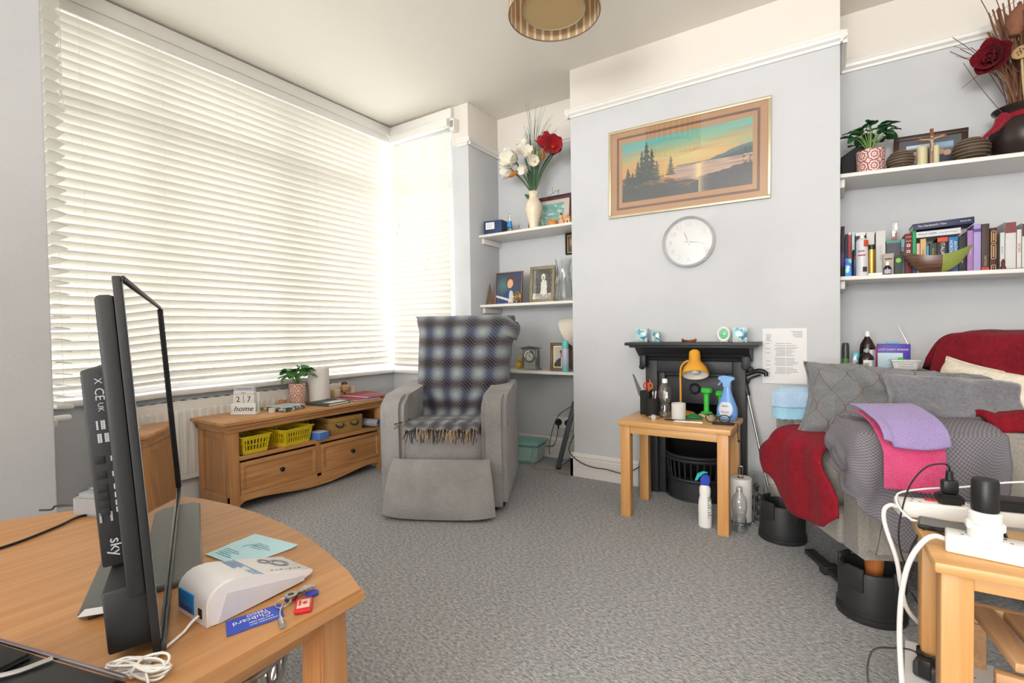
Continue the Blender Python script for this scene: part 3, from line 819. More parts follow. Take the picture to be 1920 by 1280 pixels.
# the throw: path down the backrest then forward over the seat (recliner frame)
TH = thing('plaid_throw', 'blue and brown plaid throw with a fringe draped over the grey recliner', 'blanket', (-1.758, 1.99, 0), math.atan2(.459, .889))
path = spline([(0, .80, .74), (0, .775, .90), (0, .735, 1.04), (0, .68, 1.075), (0, .60, 1.06), (0, .535, .97), (0, .50, .86), (0, .455, .72), (0, .405, .56), (0, .375, .49), (0, .33, .462), (0, .22, .466), (0, .10, .470), (0, .0, .462), (0, -.04, .447)], 5)
cum = [0]
for a, b_ in zip(path, path[1:]): cum.append(cum[-1] + (b_ - a).length)
Ltot = cum[-1]
def along(s):
    d = s * Ltot
    for i in range(len(cum) - 1):
        if cum[i + 1] >= d: return path[i].lerp(path[i + 1], (d - cum[i]) / (cum[i + 1] - cum[i] + 1e-9))
    return path[-1]
def interp(t, tab):
    for (a, va), (b_, vb) in zip(tab, tab[1:]):
        if t <= b_: return va + (vb - va) * sstep(a, b_, t)
    return tab[-1][1]
def throw(u, v):
    p = along(v); a = (u - 0.5) * 2
    left = interp(v, [(0, .27), (.27, .335), (.40, .285), (.62, .275), (.68, .232), (.76, .20), (1, .205)])
    right = interp(v, [(0, .28), (.24, .33), (.33, .375), (.46, .325), (.60, .315), (.68, .25), (.76, .205), (1, .205)])
    x = a * (left if a < 0 else right)
    edge = max(0, abs(a) - 0.72) / 0.28
    back = 0.0
    if v < 0.66: back = edge ** 2 * (0.10 if a > 0 else 0.08) * (0.4 if v < .3 else 1.0)
    y = p.y + back; z = p.z
    w = nz(x * 7, v * 9, 2.0) * 0.012 + math.sin(a * 9 + v * 14) * 0.004
    y -= 0.038 * sstep(.27, .36, v) * (1 - sstep(.66, .74, v))
    if v < 0.66: y -= max(0, w)
    else: z += max(0, w * 0.7) + 0.004
    if v > 0.9: z += 0.006 * math.sin(a * 17)
    if 0.25 < v < 0.4 and a > 0.8: z -= 0.05 * (a - 0.8) / 0.2
    return Vector((x, y, z))
mb = MB(); mb.grid(throw, 44, 90, uvscale=(0.62, Ltot)); mb.solidify(-0.006)
obj('cloth', mb, plaid('plaid_wool'), TH, smooth=180)
rnd = random.Random(3)
for name, col in (('fringe', '#b89a76'), ('fringe', '#24252c')):
    mb = MB()
    for k in range(46):
        a = rnd.random(); p = throw(a, 1.0); ln = rnd.uniform(.03, .065); dx = rnd.uniform(-.02, .02)
        mb.tube([p + Vector((0, 0.004, 0.002)), p + Vector((dx * .3, -.014, -.012)), p + Vector((dx * .7, -.022, -.012 - ln * .5)), p + Vector((dx, -.022 + rnd.uniform(-.004, .004), -.012 - ln))], 0.0018, seg=5)
    for k in range(10):
        p = throw(0.0, 0.90 + 0.1 * k / 9); mb.tube([p, p + Vector((-.014, -.004, .012)), p + Vector((-.035 - rnd.random() * .02, -.012 - rnd.random() * .03, .006))], 0.0018, seg=5)
    o = obj(name, mb, mat('fringe_' + col[1:], col, 0.9), TH); o['kind'] = 'stuff'

# ------------------------------------------------------------------ cast-iron fireplace
FP = thing('fireplace', 'black cast-iron fireplace with mantel shelf on the chimney wall', 'fireplace', (-0.66, D, 0))
# local y negative = into the room
mb = MB(); mb.box(-0.355, 0.345, -0.20, -0.002, 0.874, 0.892, bev=0.003); mb.box(-0.335, 0.325, -0.18, -0.002, 0.862, 0.875, bev=0.003); obj('mantel_shelf', mb, M_iron, FP)
prof = [(0.0, 0.785), (-0.072, 0.785), (-0.080, 0.790), (-0.074, 0.797), (-0.088, 0.808), (-0.105, 0.813), (-0.11, 0.822), (-0.125, 0.828), (-0.15, 0.850), (-0.165, 0.862), (0.0, 0.862)]
mb = MB(); mb.prism(prof, -0.305, 0.30, M=Matrix(((0, 0, 1, 0), (1, 0, 0, 0), (0, 1, 0, 0), (0, 0, 0, 1)))); obj('cornice', mb, M_iron, FP, smooth=40)
for s in (-0.275, 0.275):
    mb = MB(); mb.box(s - 0.02, s + 0.02, -0.125, -0.06, 0.745, 0.82, bev=0.014); mb.sphere((s + (0.02 if s > 0 else -0.02) * .9, -0.075, 0.745), 0.018, seg=10, rings=6); obj('corbel', mb, M_iron, FP)
mb = MB()
mb.box(-0.275, -0.205, -0.065, -0.001, 0.0, 0.785, bev=0.004); mb.box(0.205, 0.27, -0.065, -0.001, 0.0, 0.785, bev=0.004); mb.box(-0.205, 0.205, -0.065, -0.001, 0.715, 0.785, bev=0.004)
obj('surround', mb, M_iron, FP)
mb = MB()
mb.box(-0.206, -0.165, -0.048, -0.001, 0.0, 0.715, bev=0.006); mb.box(0.165, 0.206, -0.048, -0.001, 0.0, 0.715, bev=0.006); mb.box(-0.165, 0.165, -0.048, -0.001, 0.695, 0.715, bev=0.006)
obj('inner_moulding', mb, M_iron, FP)
mb = MB(); mb.box(-0.165, 0.165, -0.035, -0.004, 0.535, 0.696, bev=0.004, M=T(0, 0, .53) @ R(math.radians(-4), 'X') @ T(0, 0, -.53)); hd = obj('hood', mb, M_iron, FP)
mb = MB(); mb.lathe([(0, 0.010), (0.018, 0.009), (0.024, 0.004), (0.027, 0.008), (0.032, 0.003), (0.033, 0), (0, -0.002)], 28, M=T(0.0, -0.030, 0.622) @ R(PI / 2, 'X')); obj('rosette', mb, M_iron, hd)
M_soot = mat('soot_black', '#0c0c0c', 0.95)
mb = MB()
mb.box(-0.195, 0.215, 0.20, 0.21, 0.0, 0.71); mb.box(-0.199, -0.19, 0.002, 0.2, 0, 0.71); mb.box(0.21, 0.218, 0.002, 0.2, 0, 0.71); mb.box(-0.199, 0.218, 0.002, 0.21, 0.70, 0.714); mb.box(-0.199, 0.218, 0.002, 0.21, 0.001, 0.01)
obj('firebox', mb, M_soot, FP)
# bowed basket grate
mb = MB()
def bow(r, z, n=17, cx=0.0, dep=0.13): return [(cx + r * math.sin(-1.3 + 2.6 * k / (n - 1)) / math.sin(1.3), -0.01 - dep * (math.cos(-1.3 + 2.6 * k / (n - 1)) - math.cos(1.3)) / (1 - math.cos(1.3)), z) for k in range(n)]
for z, r in ((0.245, 0.168), (0.225, 0.172), (0.115, 0.160)): mb.tube(bow(r, z), 0.010, seg=8)
obj('grate_rail', mb, M_iron, FP)
for k in range(13):
    a = -1.2 + 2.4 * k / 12
    xa = math.sin(a) / math.sin(1.3); ya = -0.13 * (math.cos(a) - math.cos(1.3)) / (1 - math.cos(1.3)) - 0.01
    mb = MB(); mb.tube([(xa * .17, ya, .225), (xa * .166, ya * .97, .17), (xa * .158, ya * .95, .115)], 0.005, seg=6); obj('grate_bar', mb, M_iron, FP)
mb = MB()
bw = [(x, y) for x, y, z in bow(0.163, 0)]
mb.prism(bw, 0.012, 0.105, bev=0.004); obj('ash_pan', mb, M_iron, FP, smooth=50)
mb = MB(); mb.prism([(x * 1.08, y * 1.07 + 0.004) for x, y in bw], 0.0, 0.014, bev=0.003); obj('hearth_plate', mb, M_iron, FP, smooth=50)
mb = MB(); mb.prism([(x * 1.04, y * 1.04) for x, y in bw], 0.092, 0.104, bev=0.003); obj('grate_ledge', mb, M_iron, FP, smooth=50)

# ------------------------------------------------------------------ two beech side tables
def side_table(label, loc, rotz, w, d, h=0.5, t=0.026, lw=0.05, ra=0.04):
    t_ = thing('side_table', label, 'table', loc, rotz, 'small beech side tables')
    mb = MB(); mb.box(-w / 2, w / 2, -d / 2, d / 2, h - t, h, bev=0.005); obj('tabletop', mb, M_pine, t_)
    i = 0.012
    for sx in (-1, 1):
        for sy in (-1, 1):
            xa, ya = sx * (w / 2 - i), sy * (d / 2 - i)
            mb = MB(); mb.box(min(xa, xa - sx * lw), max(xa, xa - sx * lw), min(ya, ya - sy * lw), max(ya, ya - sy * lw), 0, h - t, bev=0.003); obj('leg', mb, M_pinez, t_)
    for sy in (-1, 1):
        ya = sy * (d / 2 - i - 0.006)
        mb = MB(); mb.box(-w / 2 + i + lw, w / 2 - i - lw, min(ya, ya - sy * 0.02), max(ya, ya - sy * 0.02), h - t - ra, h - t, bev=0.002); obj('rail', mb, M_pine, t_)
    for sx in (-1, 1):
        xa = sx * (w / 2 - i - 0.006)
        mb = MB(); mb.box(min(xa, xa - sx * 0.02), max(xa, xa - sx * 0.02), -d / 2 + i + lw, d / 2 - i - lw, h - t - ra, h - t, bev=0.002); obj('rail', mb, M_piney, t_)
    return t_
side_table('small beech side table in front of the fireplace', (-0.662, 2.598, 0), 0.0, 0.545, 0.375)
side_table('small beech side table by the near armchair, carrying extension leads', (0.395, 1.405, 0), math.radians(1.5), 0.46, 0.28, t=0.022, ra=0.028)
# ------------------------------------------------------------------ the linen armchair with its covers
M_linen = fabric('linen_grey_beige', '#8b867f', '#a8a299', 160, bump=0.3, big=5)
M_red = fabric('red_quilted_cotton', '#6f0f1d', '#8d1626', 60, bump=0.15, big=9, sheen=.03)
AX, AY = Vector((.47, -.8827, 0)), Vector((.8827, .47, 0))
AC_LOC, AC_ROT = (-.079, 2.247, 0), math.atan2(-.8827, .47)
AC = thing('linen_armchair', 'grey-beige linen armchair raised on black risers at the right', 'armchair', AC_LOC, AC_ROT)
SIDE = Matrix(((0, 0, 1, 0), (1, 0, 0, 0), (0, 1, 0, 0), (0, 0, 0, 1)))
def arm_profile(d=0.0): return [(0.0, 0.21), (0.02, 0.195), (0.74, 0.195), (0.76, 0.22), (0.76, 0.60 - d), (0.70, 0.645 - d), (0.30, 0.665 - d), (0.10, 0.672 - d), (0.03, 0.655 - d), (-0.005, 0.60 - d)]
for xa, xb in ((-0.31, -0.175), (0.205, 0.355)):
    mb = MB(); mb.prism(arm_profile(0.037 if xa > 0 else 0.0), xa, xb, bev=0.035, seg=4, M=SIDE); obj('arm', mb, M_linen, AC, smooth=60)
mb = MB(); soft(mb, -0.18, 0.21, 0.0, 0.62, 0.195, 0.33, 0.02); obj('base', mb, M_linen, AC, smooth=60)
mb = MB(); soft(mb, -0.172, 0.202, -0.015, 0.56, 0.33, 0.52, 0.05, puff=0.015); obj('seat_cushion', mb, M_linen, AC, smooth=60)
BK2 = T(0, 0.60, 0.30) @ R(math.radians(-12), 'X')
mb = MB(); soft(mb, -0.30, 0.345, -0.03, 0.16, 0.0, 0.595, 0.07, M=BK2, puff=0.015); obj('backrest', mb, M_linen, AC, smooth=60)
M_footw = wood('foot_wood', '#a05a2a', '#bb7440', 2)
feet = [(-0.30, 0.085), (0.285, 0.07), (-0.255, 0.68), (0.285, 0.68)]
for x, y in feet:
    mb = MB(); mb.lathe([(0, 0.095), (0.022, 0.095), (0.03, 0.20), (0, 0.20)], 16, M=T(x, y, 0)); obj('foot', mb, M_footw, AC)
mb = MB(); mb.box(-0.312, -0.3105, 0.06, 0.09, 0.235, 0.262); obj('care_label', mb, M_paper, AC)
# black risers under the feet
M_riser = mat('black_riser_plastic', '#242527', 0.55, var=0.1, bump=0.04, scale=200)
wh = ['black round furniture riser under the far front foot of the linen armchair', 'black round furniture riser under the near front foot of the linen armchair',
      'black furniture riser under the far back foot of the linen armchair', 'black furniture riser under the near back foot of the linen armchair']
r0 = None
for i, (x, y) in enumerate(feet):
    p = Vector(AC_LOC) + AX * (x - (.02 if i == 0 else 0)) + AY * (y - (.045 if i == 0 else .01))
    if r0 is None:
        r0 = rr = thing('furniture_riser', wh[0], 'riser', p, AC_ROT, 'black risers under the armchair feet')
        mb = MB(); mb.lathe([(0, 0), (0.098, 0), (0.10, 0.004), (0.099, 0.02), (0.094, 0.022), (0.093, 0.150), (0.088, 0.162), (0.078, 0.162), (0.066, 0.10), (0.060, 0.094), (0, 0.094)], 40); obj('cup', mb, M_riser, rr)
        for k in range(4):
            a = k * PI / 2 + .5
            mb = MB(); mb.box(-0.03, 0.03, 0.081, 0.0955, 0.10, 0.178, bev=0.006, M=R(a)); obj('raised_lip', mb, M_riser, rr)
        mb = MB(); mb.tube([(0.0975 * math.cos(2 * PI * k / 40), 0.0975 * math.sin(2 * PI * k / 40), 0.034) for k in range(40)], 0.0015, closed=True, seg=5); obj('moulded_line', mb, M_riser, rr)
    else:
        rr = copy_tree(r0); rr.location = p; rr['label'] = wh[i]
bar = thing('link_bar', 'black flat bar joining the two front risers on the floor', 'bar', Vector(AC_LOC) + AX * 0.015 + AY * 0.07, AC_ROT)
mb = MB(); mb.box(-0.155, 0.17, -0.02, 0.02, 0.01, 0.03, bev=0.003); obj('bar', mb, M_riser, bar)
mb = MB(); mb.box(-0.02, 0.02, -0.03, 0.03, 0.0, 0.036, bev=0.004); obj('clamp', mb, M_riser, bar)

# draped cloths: fn in the armchair frame
def drape(name, label, cat, fn, nu, nv, m, thick=0.004, uv=(1, 1), parts_name='cloth', group=None):
    t_ = thing(name, label, cat, AC_LOC, AC_ROT, group or ('cleaning cloths on the chair arms' if name == 'cleaning_cloth' else None))
    mb = MB(); mb.grid(fn, nu, nv, uvscale=uv); mb.solidify(-thick)
    obj(parts_name, mb, m, t_, smooth=180)
    return t_
def pathfn(pts, n=6):
    P = spline([(0, a, b_) for a, b_ in pts], n); c = [0]
    for a, b_ in zip(P, P[1:]): c.append(c[-1] + (b_ - a).length)
    def f(t):
        d = max(0, min(1, t)) * c[-1]
        for i in range(len(c) - 1):
            if c[i + 1] >= d:
                q = P[i].lerp(P[i + 1], (d - c[i]) / (c[i + 1] - c[i] + 1e-9)); return q.y, q.z
        return P[-1].y, P[-1].z
    return f, c[-1]
def quilted(name, c1, c2, pitch=0.036):
    m = fabric(name, c1, c2, 70, bump=0.1, big=9, sheen=.03).copy(); m.name = name + '_quilted'
    nt = m.node_tree; b = nt.nodes['Principled BSDF']
    uv = nd(nt, 'ShaderNodeUVMap'); sp = nd(nt, 'ShaderNodeSeparateXYZ'); nt.links.new(uv.outputs[0], sp.inputs[0])
    def M(op, a, b_=None):
        n = nd(nt, 'ShaderNodeMath', operation=op)
        for i, x in enumerate((a, b_)):
            if x is None: continue
            if isinstance(x, (int, float)): n.inputs[i].default_value = x
            else: nt.links.new(x, n.inputs[i])
        return n.outputs[0]
    a = M('PINGPONG', M('ADD', sp.outputs['X'], sp.outputs['Y']), pitch / 2); c = M('PINGPONG', M('SUBTRACT', sp.outputs['X'], sp.outputs['Y']), pitch / 2)
    h = M('POWER', M('MULTIPLY', M('MINIMUM', a, c), 2 / pitch), 0.4)
    bp = nd(nt, 'ShaderNodeBump', i_Strength=0.22, i_Distance=0.004)
    nt.links.new(h, bp.inputs['Height']); nt.links.new(bp.outputs['Normal'], b.inputs['Normal'])
    return m
M_quilt = quilted('red_quilt', '#7d1220', '#951a2b')
# red quilt over the seat, hanging over the front edge
f, Lq = pathfn([(.52, .545), (.3, .550), (.1, .552), (.0, .545), (-.035, .515), (-.042, .45), (-.04, .36), (-.038, .25)])
def q1(u, v):
    y, z = f(v); a = (u - .5) * 2
    k = sstep(.62, .92, v); x = (-.165 + .365 * u) * (1 - k) + (-.295 + .62 * u) * k
    sag = 0.0
    if v > 0.72:      # rounded, uneven lower corners; the near half hangs lower
        z += (0.07 * sstep(.42, .12, u) + .03 * sstep(.75, 1, u) + .012 * math.sin(u * 9)) * (v - .72) / .28
        z += 0.05 * max(0, abs(a) - .80) / .20 * (v - .72) / .28
    y -= 0.018 + .014 * sstep(.5, .8, v) + 0.010 * max(0, nz(u * 5, v * 5, 1)) + (0.008 * math.sin(u * 16) if v > .65 else 0)
    return Vector((x, y, z + 0.004 * nz(u * 6, v * 6, 4)))
drape('seat_quilt', 'dark red quilted cover on the linen armchair seat, hanging over its front', 'cover', q1, 40, 50, M_quilt, 0.006, (0.37, Lq))
# quilt tail over the far arm, behind the pillow
def q2(u, v):
    f2 = [(-.315 - .012, .50), (-.325, .62), (-.315, .685), (-.24, .695), (-.165, .68), (-.158, .60), (-.157, .54)]
    k = v * 6; i = min(5, int(k)); t = k - i
    x = f2[i][0] + (f2[i + 1][0] - f2[i][0]) * t; z = f2[i][1] + (f2[i + 1][1] - f2[i][1]) * t
    return Vector((x, 0.12 + 0.40 * u, z + 0.004 * nz(u * 7, v * 7, 8)))
drape('arm_cover', 'dark red cover over the far arm of the linen armchair', 'cover', q2, 20, 24, M_quilt, 0.005, (.4, .5))
# red cover over the backrest
fb, Lb = pathfn([(.575, .50), (.60, .60), (.64, .78), (.67, .90), (.70, .918), (.77, .930), (.84, .91), (.87, .85), (.865, .6)])
def q3(u, v):
    y, z = fb(v); a = (u - .5) * 2
    w = 0.325 + 0.01 * math.sin(v * 5)
    x = 0.022 + a * w
    e = max(0, abs(a) - 0.70) / 0.30
    z -= 0.14 * e ** 2.2 * (1 if z > .75 else max(0, (z - .45) / .3))
    y += 0.03 * e ** 2 * (1 if v < .45 else -1)
    y -= (0.012 if v < .5 else -0.012) + 0.006 * nz(u * 5, v * 6, 3); z += 0.008 + 0.005 * nz(u * 6, v * 5, 11)
    return Vector((x, y, z))
drape('back_cover', 'dark red cover over the linen armchair backrest', 'cover', q3, 40, 50, M_red, 0.006, (.65, Lb))

# cushions
def ogee():
    m = fabric('cushion_grey_ogee', '#6b6d70', '#85878a', 200, bump=0.15, big=6).copy(); m.name = 'ogee_cushion'
    nt = m.node_tree; b = nt.nodes['Principled BSDF']
    b.inputs['Roughness'].default_value = 0.55
    src = b.inputs['Base Color'].links[0].from_socket
    uv = nd(nt, 'ShaderNodeUVMap'); sp = nd(nt, 'ShaderNodeSeparateXYZ'); nt.links.new(uv.outputs[0], sp.inputs[0])
    def M(op, a, b_=None):
        n = nd(nt, 'ShaderNodeMath', operation=op)
        for i, x in enumerate((a, b_)):
            if x is None: continue
            if isinstance(x, (int, float)): n.inputs[i].default_value = x
            else: nt.links.new(x, n.inputs[i])
        return n.outputs[0]
    Wd, P, A = 0.105, 0.15, 0.026
    s = M('MULTIPLY', M('SINE', M('MULTIPLY', sp.outputs['Y'], 2 * PI / P)), A)
    d1 = M('PINGPONG', M('ADD', M('SUBTRACT', sp.outputs['X'], s), 10.0), Wd / 2)
    d2 = M('PINGPONG', M('ADD', M('ADD', sp.outputs['X'], s), 10.0 + Wd / 2), Wd / 2)
    ln = M('LESS_THAN', M('MINIMUM', d1, d2), 0.0016)
    mx = nd(nt, 'ShaderNodeMix', data_type='RGBA'); mx.inputs[7].default_value = (*lin('#6d5646'), 1)
    nt.links.new(ln, mx.inputs[0]); nt.links.new(src, mx.inputs[6]); nt.links.new(mx.outputs[2], b.inputs['Base Color'])
    return m
def pillow(name, label, m, w, h, th, M, seed=0, crease=0.012, bend=0.0):
    """plump square cushion; local xy is its face"""
    t_ = bpy.data.objects.new(name, None); COL.objects.link(t_); t_.matrix_world = M
    tag(t_, label, 'cushion', 'scatter cushions on the linen armchair')
    def side(sg):
        def fn(u, v):
            a, b_ = (u - .5) * 2, (v - .5) * 2
            pin = 1 - 0.10 * (1 - abs(a) ** 2) * (abs(b_) ** 4); pin2 = 1 - 0.10 * (1 - abs(b_) ** 2) * (abs(a) ** 4)
            x = a * w / 2 * pin2; y = b_ * h / 2 * pin
            k = (max(0, 1 - a ** 4) * max(0, 1 - b_ ** 4)) ** 0.5
            z = sg * th / 2 * k
            z += k * crease * nz(a * 2.5 + seed, b_ * 2.5, seed) + k * crease * 0.8 * abs(nz(a * 4, b_ * 2 + a * 3, seed + 5))
            z += bend * a * a
            return Vector((x, y, z))
        return fn
    mb = MB(); mb.grid(side(1), 30, 30, uvscale=(w, h)); mb.grid(side(-1), 30, 30, uvscale=(w, h))
    bmesh.ops.remove_doubles(mb.bm, verts=mb.bm.verts[:], dist=1e-5)
    obj('cover', mb, m, t_, smooth=180)
    mb = MB()
    f_ = side(1); rim = []
    for k in range(30): rim.append(f_(k / 30, 0))
    for k in range(30): rim.append(f_(1, k / 30))
    for k in range(30): rim.append(f_(1 - k / 30, 1))
    for k in range(30): rim.append(f_(0, 1 - k / 30))
    mb.tube(rim, 0.0035, seg=6, closed=True); obj('piping', mb, m, t_, smooth=180)
    return t_
def ac(x, y, z): return Vector(AC_LOC) + AX * x + AY * y + Vector((0, 0, z))
def pil_M(c, nrm, xdir):
    n = Vector(nrm).normalized(); x = Vector(xdir); x = (x - n * x.dot(n)).normalized(); y = n.cross(x)
    M = Matrix.Identity(4)
    for i in range(3): M[i][0] = x[i]; M[i][1] = y[i]; M[i][2] = n[i]; M[i][3] = c[i]
    return M
M_ogee = ogee()
M_velvet = fabric('cushion_plain_grey', '#6a6a70', '#83838a', 150, bump=0.1, big=5, sheen=0.5)
M_cream = fabric('cushion_cream', '#d9cfb9', '#efe7d6', 60, bump=0.4, big=8)
def dirv(x, y, z): return AX * x + AY * y + Vector((0, 0, z))
pillow('scatter_cushion', 'large grey cushion with brown ogee lattice lines, across the armchair seat', M_ogee, 0.64, 0.35, 0.13,
       pil_M(ac(0.0, 0.32, 0.655), dirv(0.70, -0.35, 0.55), dirv(0.2, 1.0, -0.27)), 1, 0.06)
pillow('scatter_cushion', 'plain grey cushion on the near arm, in front of the lattice cushion', M_velvet, 0.40, 0.22, 0.12,
       pil_M(ac(0.14, 0.42, 0.680), dirv(0.72, -0.28, 0.45), dirv(0.05, 1.0, -0.24)), 4, 0.03)
pillow('scatter_cushion', 'cream woven cushion against the red chair back', M_cream, 0.40, 0.26, 0.08,
       pil_M(ac(0.04, 0.585, 0.690), dirv(0.1, -0.9, 0.30), dirv(1, 0, -0.10)), 8, 0.01)
# folded red blanket under the plain cushion on the near side
def q4(u, v):
    return Vector((0.17 + 0.16 * v, 0.42 + 0.42 * u, 0.625 + 0.05 * math.sin(PI * v) + 0.02 * nz(u * 6, v * 3, 2) + 0.03 * u))
drape('folded_blanket', 'bunched red cloth beside the plain grey cushion, at the frame edge', 'blanket', q4, 24, 12, M_red, 0.02, (.4, .2))

# grey checked throw over the near arm
def smallcheck():
    m = bpy.data.materials.new('grey_check'); m.use_nodes = True
    nt = m.node_tree; b = nt.nodes['Principled BSDF']; b.inputs['Roughness'].default_value = 0.95; b.inputs['Specular IOR Level'].default_value = 0.15
    uv = nd(nt, 'ShaderNodeUVMap'); ck = nd(nt, 'ShaderNodeTexChecker', i_Scale=150.0)
    ck.inputs['Color1'].default_value = (*lin('#868388'), 1); ck.inputs['Color2'].default_value = (*lin('#6a676f'), 1)
    nt.links.new(uv.outputs[0], ck.inputs['Vector']); nt.links.new(ck.outputs['Color'], b.inputs['Base Color'])
    n3 = nd(nt, 'ShaderNodeTexNoise', i_Scale=160.0); nt.links.new(uv.outputs[0], n3.inputs['Vector'])
    bp = nd(nt, 'ShaderNodeBump', i_Strength=0.3, i_Distance=0.003); nt.links.new(n3.outputs['Fac'], bp.inputs['Height']); nt.links.new(bp.outputs['Normal'], b.inputs['Normal'])
    return m
# laid on the arm top, then hanging round the rounded arm front and down the outer face
FR, SD_ = 0.165, 0.42
def per(a):
    """outline of the arm top: front edge, corner, outer edge; returns x, y, outward normal"""
    d = a * (FR + SD_)
    if d < FR - .03: return .222 + d, -.030, (0.0, -1.0)
    if d < FR + .03:
        t = (d - FR + .03) / .06 * PI / 2; return .357 + .030 * math.sin(t), -.030 + .030 * (1 - math.cos(t)), (math.sin(t), -math.cos(t))
    return .387, d - FR - .03, (1.0, 0.0)
def q5(u, v):
    px, py, (nx_, ny_) = per(u)
    d = u * (FR + SD_)
    ix, iy = .19, (.02 + .03 * d / FR if d < FR else max(.05, py))
    if v < .36:
        t = v / .36; k = max(0, (t - .6) / .4)
        x = ix + (px - ix) * t; y = iy + (py - iy) * t
        z = .640 + .052 * sstep(0, .18, t) - .028 * k * k
        z += .006 * nz(u * 8, v * 9, 2) - .037
        return Vector((x, max(y, -.03), z))
    t = (v - .36) / .64
    hem = interp(d, [(0, .50), (FR * .8, .42), (FR + .04, .36), (FR + .12, .26), (FR + .26, .24), (FR + .36, .33), (FR + SD_, .44)])
    z = .627 + (hem - .627) * t
    fold = .010 * math.sin(d * 42 + t * 3.5) * t + .007 * math.sin((d * 9 + t * 1.6) * 3.1) * t + .018 * max(0, nz(d * 9, t * 3, 6)) * t + .006 * math.sin((d - t * .25) * 70) * t * (1 - t)
    bul = .012 * math.sin(PI * min(1, t * 1.3)) + .008
    return Vector((px + nx_ * (fold + bul), py + ny_ * (abs(fold) + bul), z))
Lt = .55
drape('checked_throw', 'grey small-check throw hanging over the near arm of the linen armchair', 'blanket', q5, 90, 60, smallcheck(), 0.004, (.585, Lt))
# pink cleaning cloth and lilac cloth on top of it
M_pink = fabric('pink_microfibre', '#d04374', '#e2608e', 200, bump=0.4, big=12)
M_lilac = fabric('lilac_microfibre', '#9685b6', '#a797c5', 200, bump=0.3, big=6)
M_lblue = fabric('light_blue_microfibre', '#8fbfd8', '#a5d3e8', 200, bump=0.3, big=6)
fp_, Lp = pathfn([(.255, .708), (.28, .712), (.31, .708), (.36, .685), (.388, .63), (.394, .56), (.398, .50)], 6)
def scal(a, n=14, amp=0.004): return amp * abs(math.sin(a * PI * n))
def q6(u, v):
    x, z = fp_(v); y = 0.005 + 0.175 * u
    if v > 0.9: z += -scal(u) * (v - .9) / .1 - 0.018 * u * (v - .9) / .1 + 0.0
    if u > 0.97: y += scal(v, 16) * 0.8
    return Vector((x + 0.010 + 0.034 * sstep(.3, .7, v) + 0.004 * math.sin(u * 7 + v * 3), y, z - 0.025))
drape('cleaning_cloth', 'bright pink cleaning cloth with scalloped edge on the near chair arm', 'cloth', q6, 84, 60, M_pink, 0.004)
fl_, Ll = pathfn([(.26, .728), (.285, .730), (.33, .722), (.37, .698), (.398, .655), (.407, .625)], 6)
def q7(u, v):
    x, z = fl_(v); y = 0.000 + 0.185 * u
    z += 0.035 * max(0, v - .5) * (1 - u) * (1.2 if u < .15 else .3)
    if v > .6: z -= 0.012 * math.sin(PI * u) * (v - .6) / .4
    return Vector((x + 0.008 + 0.036 * sstep(.3, .8, v) + 0.008 * max(0, math.sin(u * 5 + v * 4)) * v, y, z - 0.021))
drape('cleaning_cloth', 'lilac cleaning cloth folded on top of the pink one', 'cloth', q7, 40, 30, M_lilac, 0.006)
# pale blue cloths over the far arm
def q8(u, v):
    pr_ = [(-.16, .60), (-.165, .675), (-.215, .697), (-.275, .697), (-.322, .675), (-.332, .62)]
    k = v * 5; i = min(4, int(k)); t = k - i
    x = pr_[i][0] + (pr_[i + 1][0] - pr_[i][0]) * t; z = pr_[i][1] + (pr_[i + 1][1] - pr_[i][1]) * t
    return Vector((x, 0.03 + 0.30 * u, z + 0.008))
# front fall of the cloth, seen face-on on the arm front
ff, Lf = pathfn([(.10, .700), (.05, .702), (.0, .692), (-.028, .66), (-.032, .60), (-.030, .545)], 6)
def arm_cloth(u, v, o, x0, y1, hem):
    # wraps the inner front corner of the far arm: front face, rounded corner, inner face
    c = .30
    if u < c: px, py, n = x0 + (-.195 - x0) * u / c, -.030, (0, -1)
    elif u < c + .2: t = (u - c) / .2 * PI / 2; px, py, n = -.195 + .026 * math.sin(t), -.030 + .03 * (1 - math.cos(t)), (math.sin(t), -math.cos(t))
    else: px, py, n = -.169, y1 * (u - c - .2) / (.8 - c), (1, 0)
    if v < .35:
        t = v / .35; ix, iy = -.275 + .03 * u, .02 + (y1 - .02) * u
        return Vector((ix + (px - ix) * t, iy + (py - iy) * t, .683 + .012 * sstep(0, .3, t) - .02 * max(0, (t - .6) / .4) ** 2 + o))
    t = (v - .35) / .65; z = .675 + o + (hem - .675) * t
    if t > .9: z -= scal(u, 11, .004)
    k = o + .006 + .004 * math.sin(u * 8 + t)
    return Vector((px + n[0] * k, py + n[1] * k, z))
def q9(u, v):
    return arm_cloth(u, v, .006, -.225, .115, .570)
drape('cleaning_cloth', 'pale turquoise cleaning cloth hanging over the far arm front', 'cloth', q9, 54, 40, M_lblue, 0.004)
M_blue2 = fabric('soft_blue_microfibre', '#9cb9d6', '#b4cfe6', 200, bump=0.3, big=6)
ff2, Lf2 = pathfn([(.12, .714), (.06, .716), (.0, .706), (-.038, .68), (-.044, .64), (-.044, .60)], 6)
def q10(u, v):
    return arm_cloth(u, v, .014, -.200, .13, .615)
drape('cleaning_cloth', 'soft blue cloth folded over the turquoise one on the far arm', 'cloth', q10, 30, 30, M_blue2, 0.007)
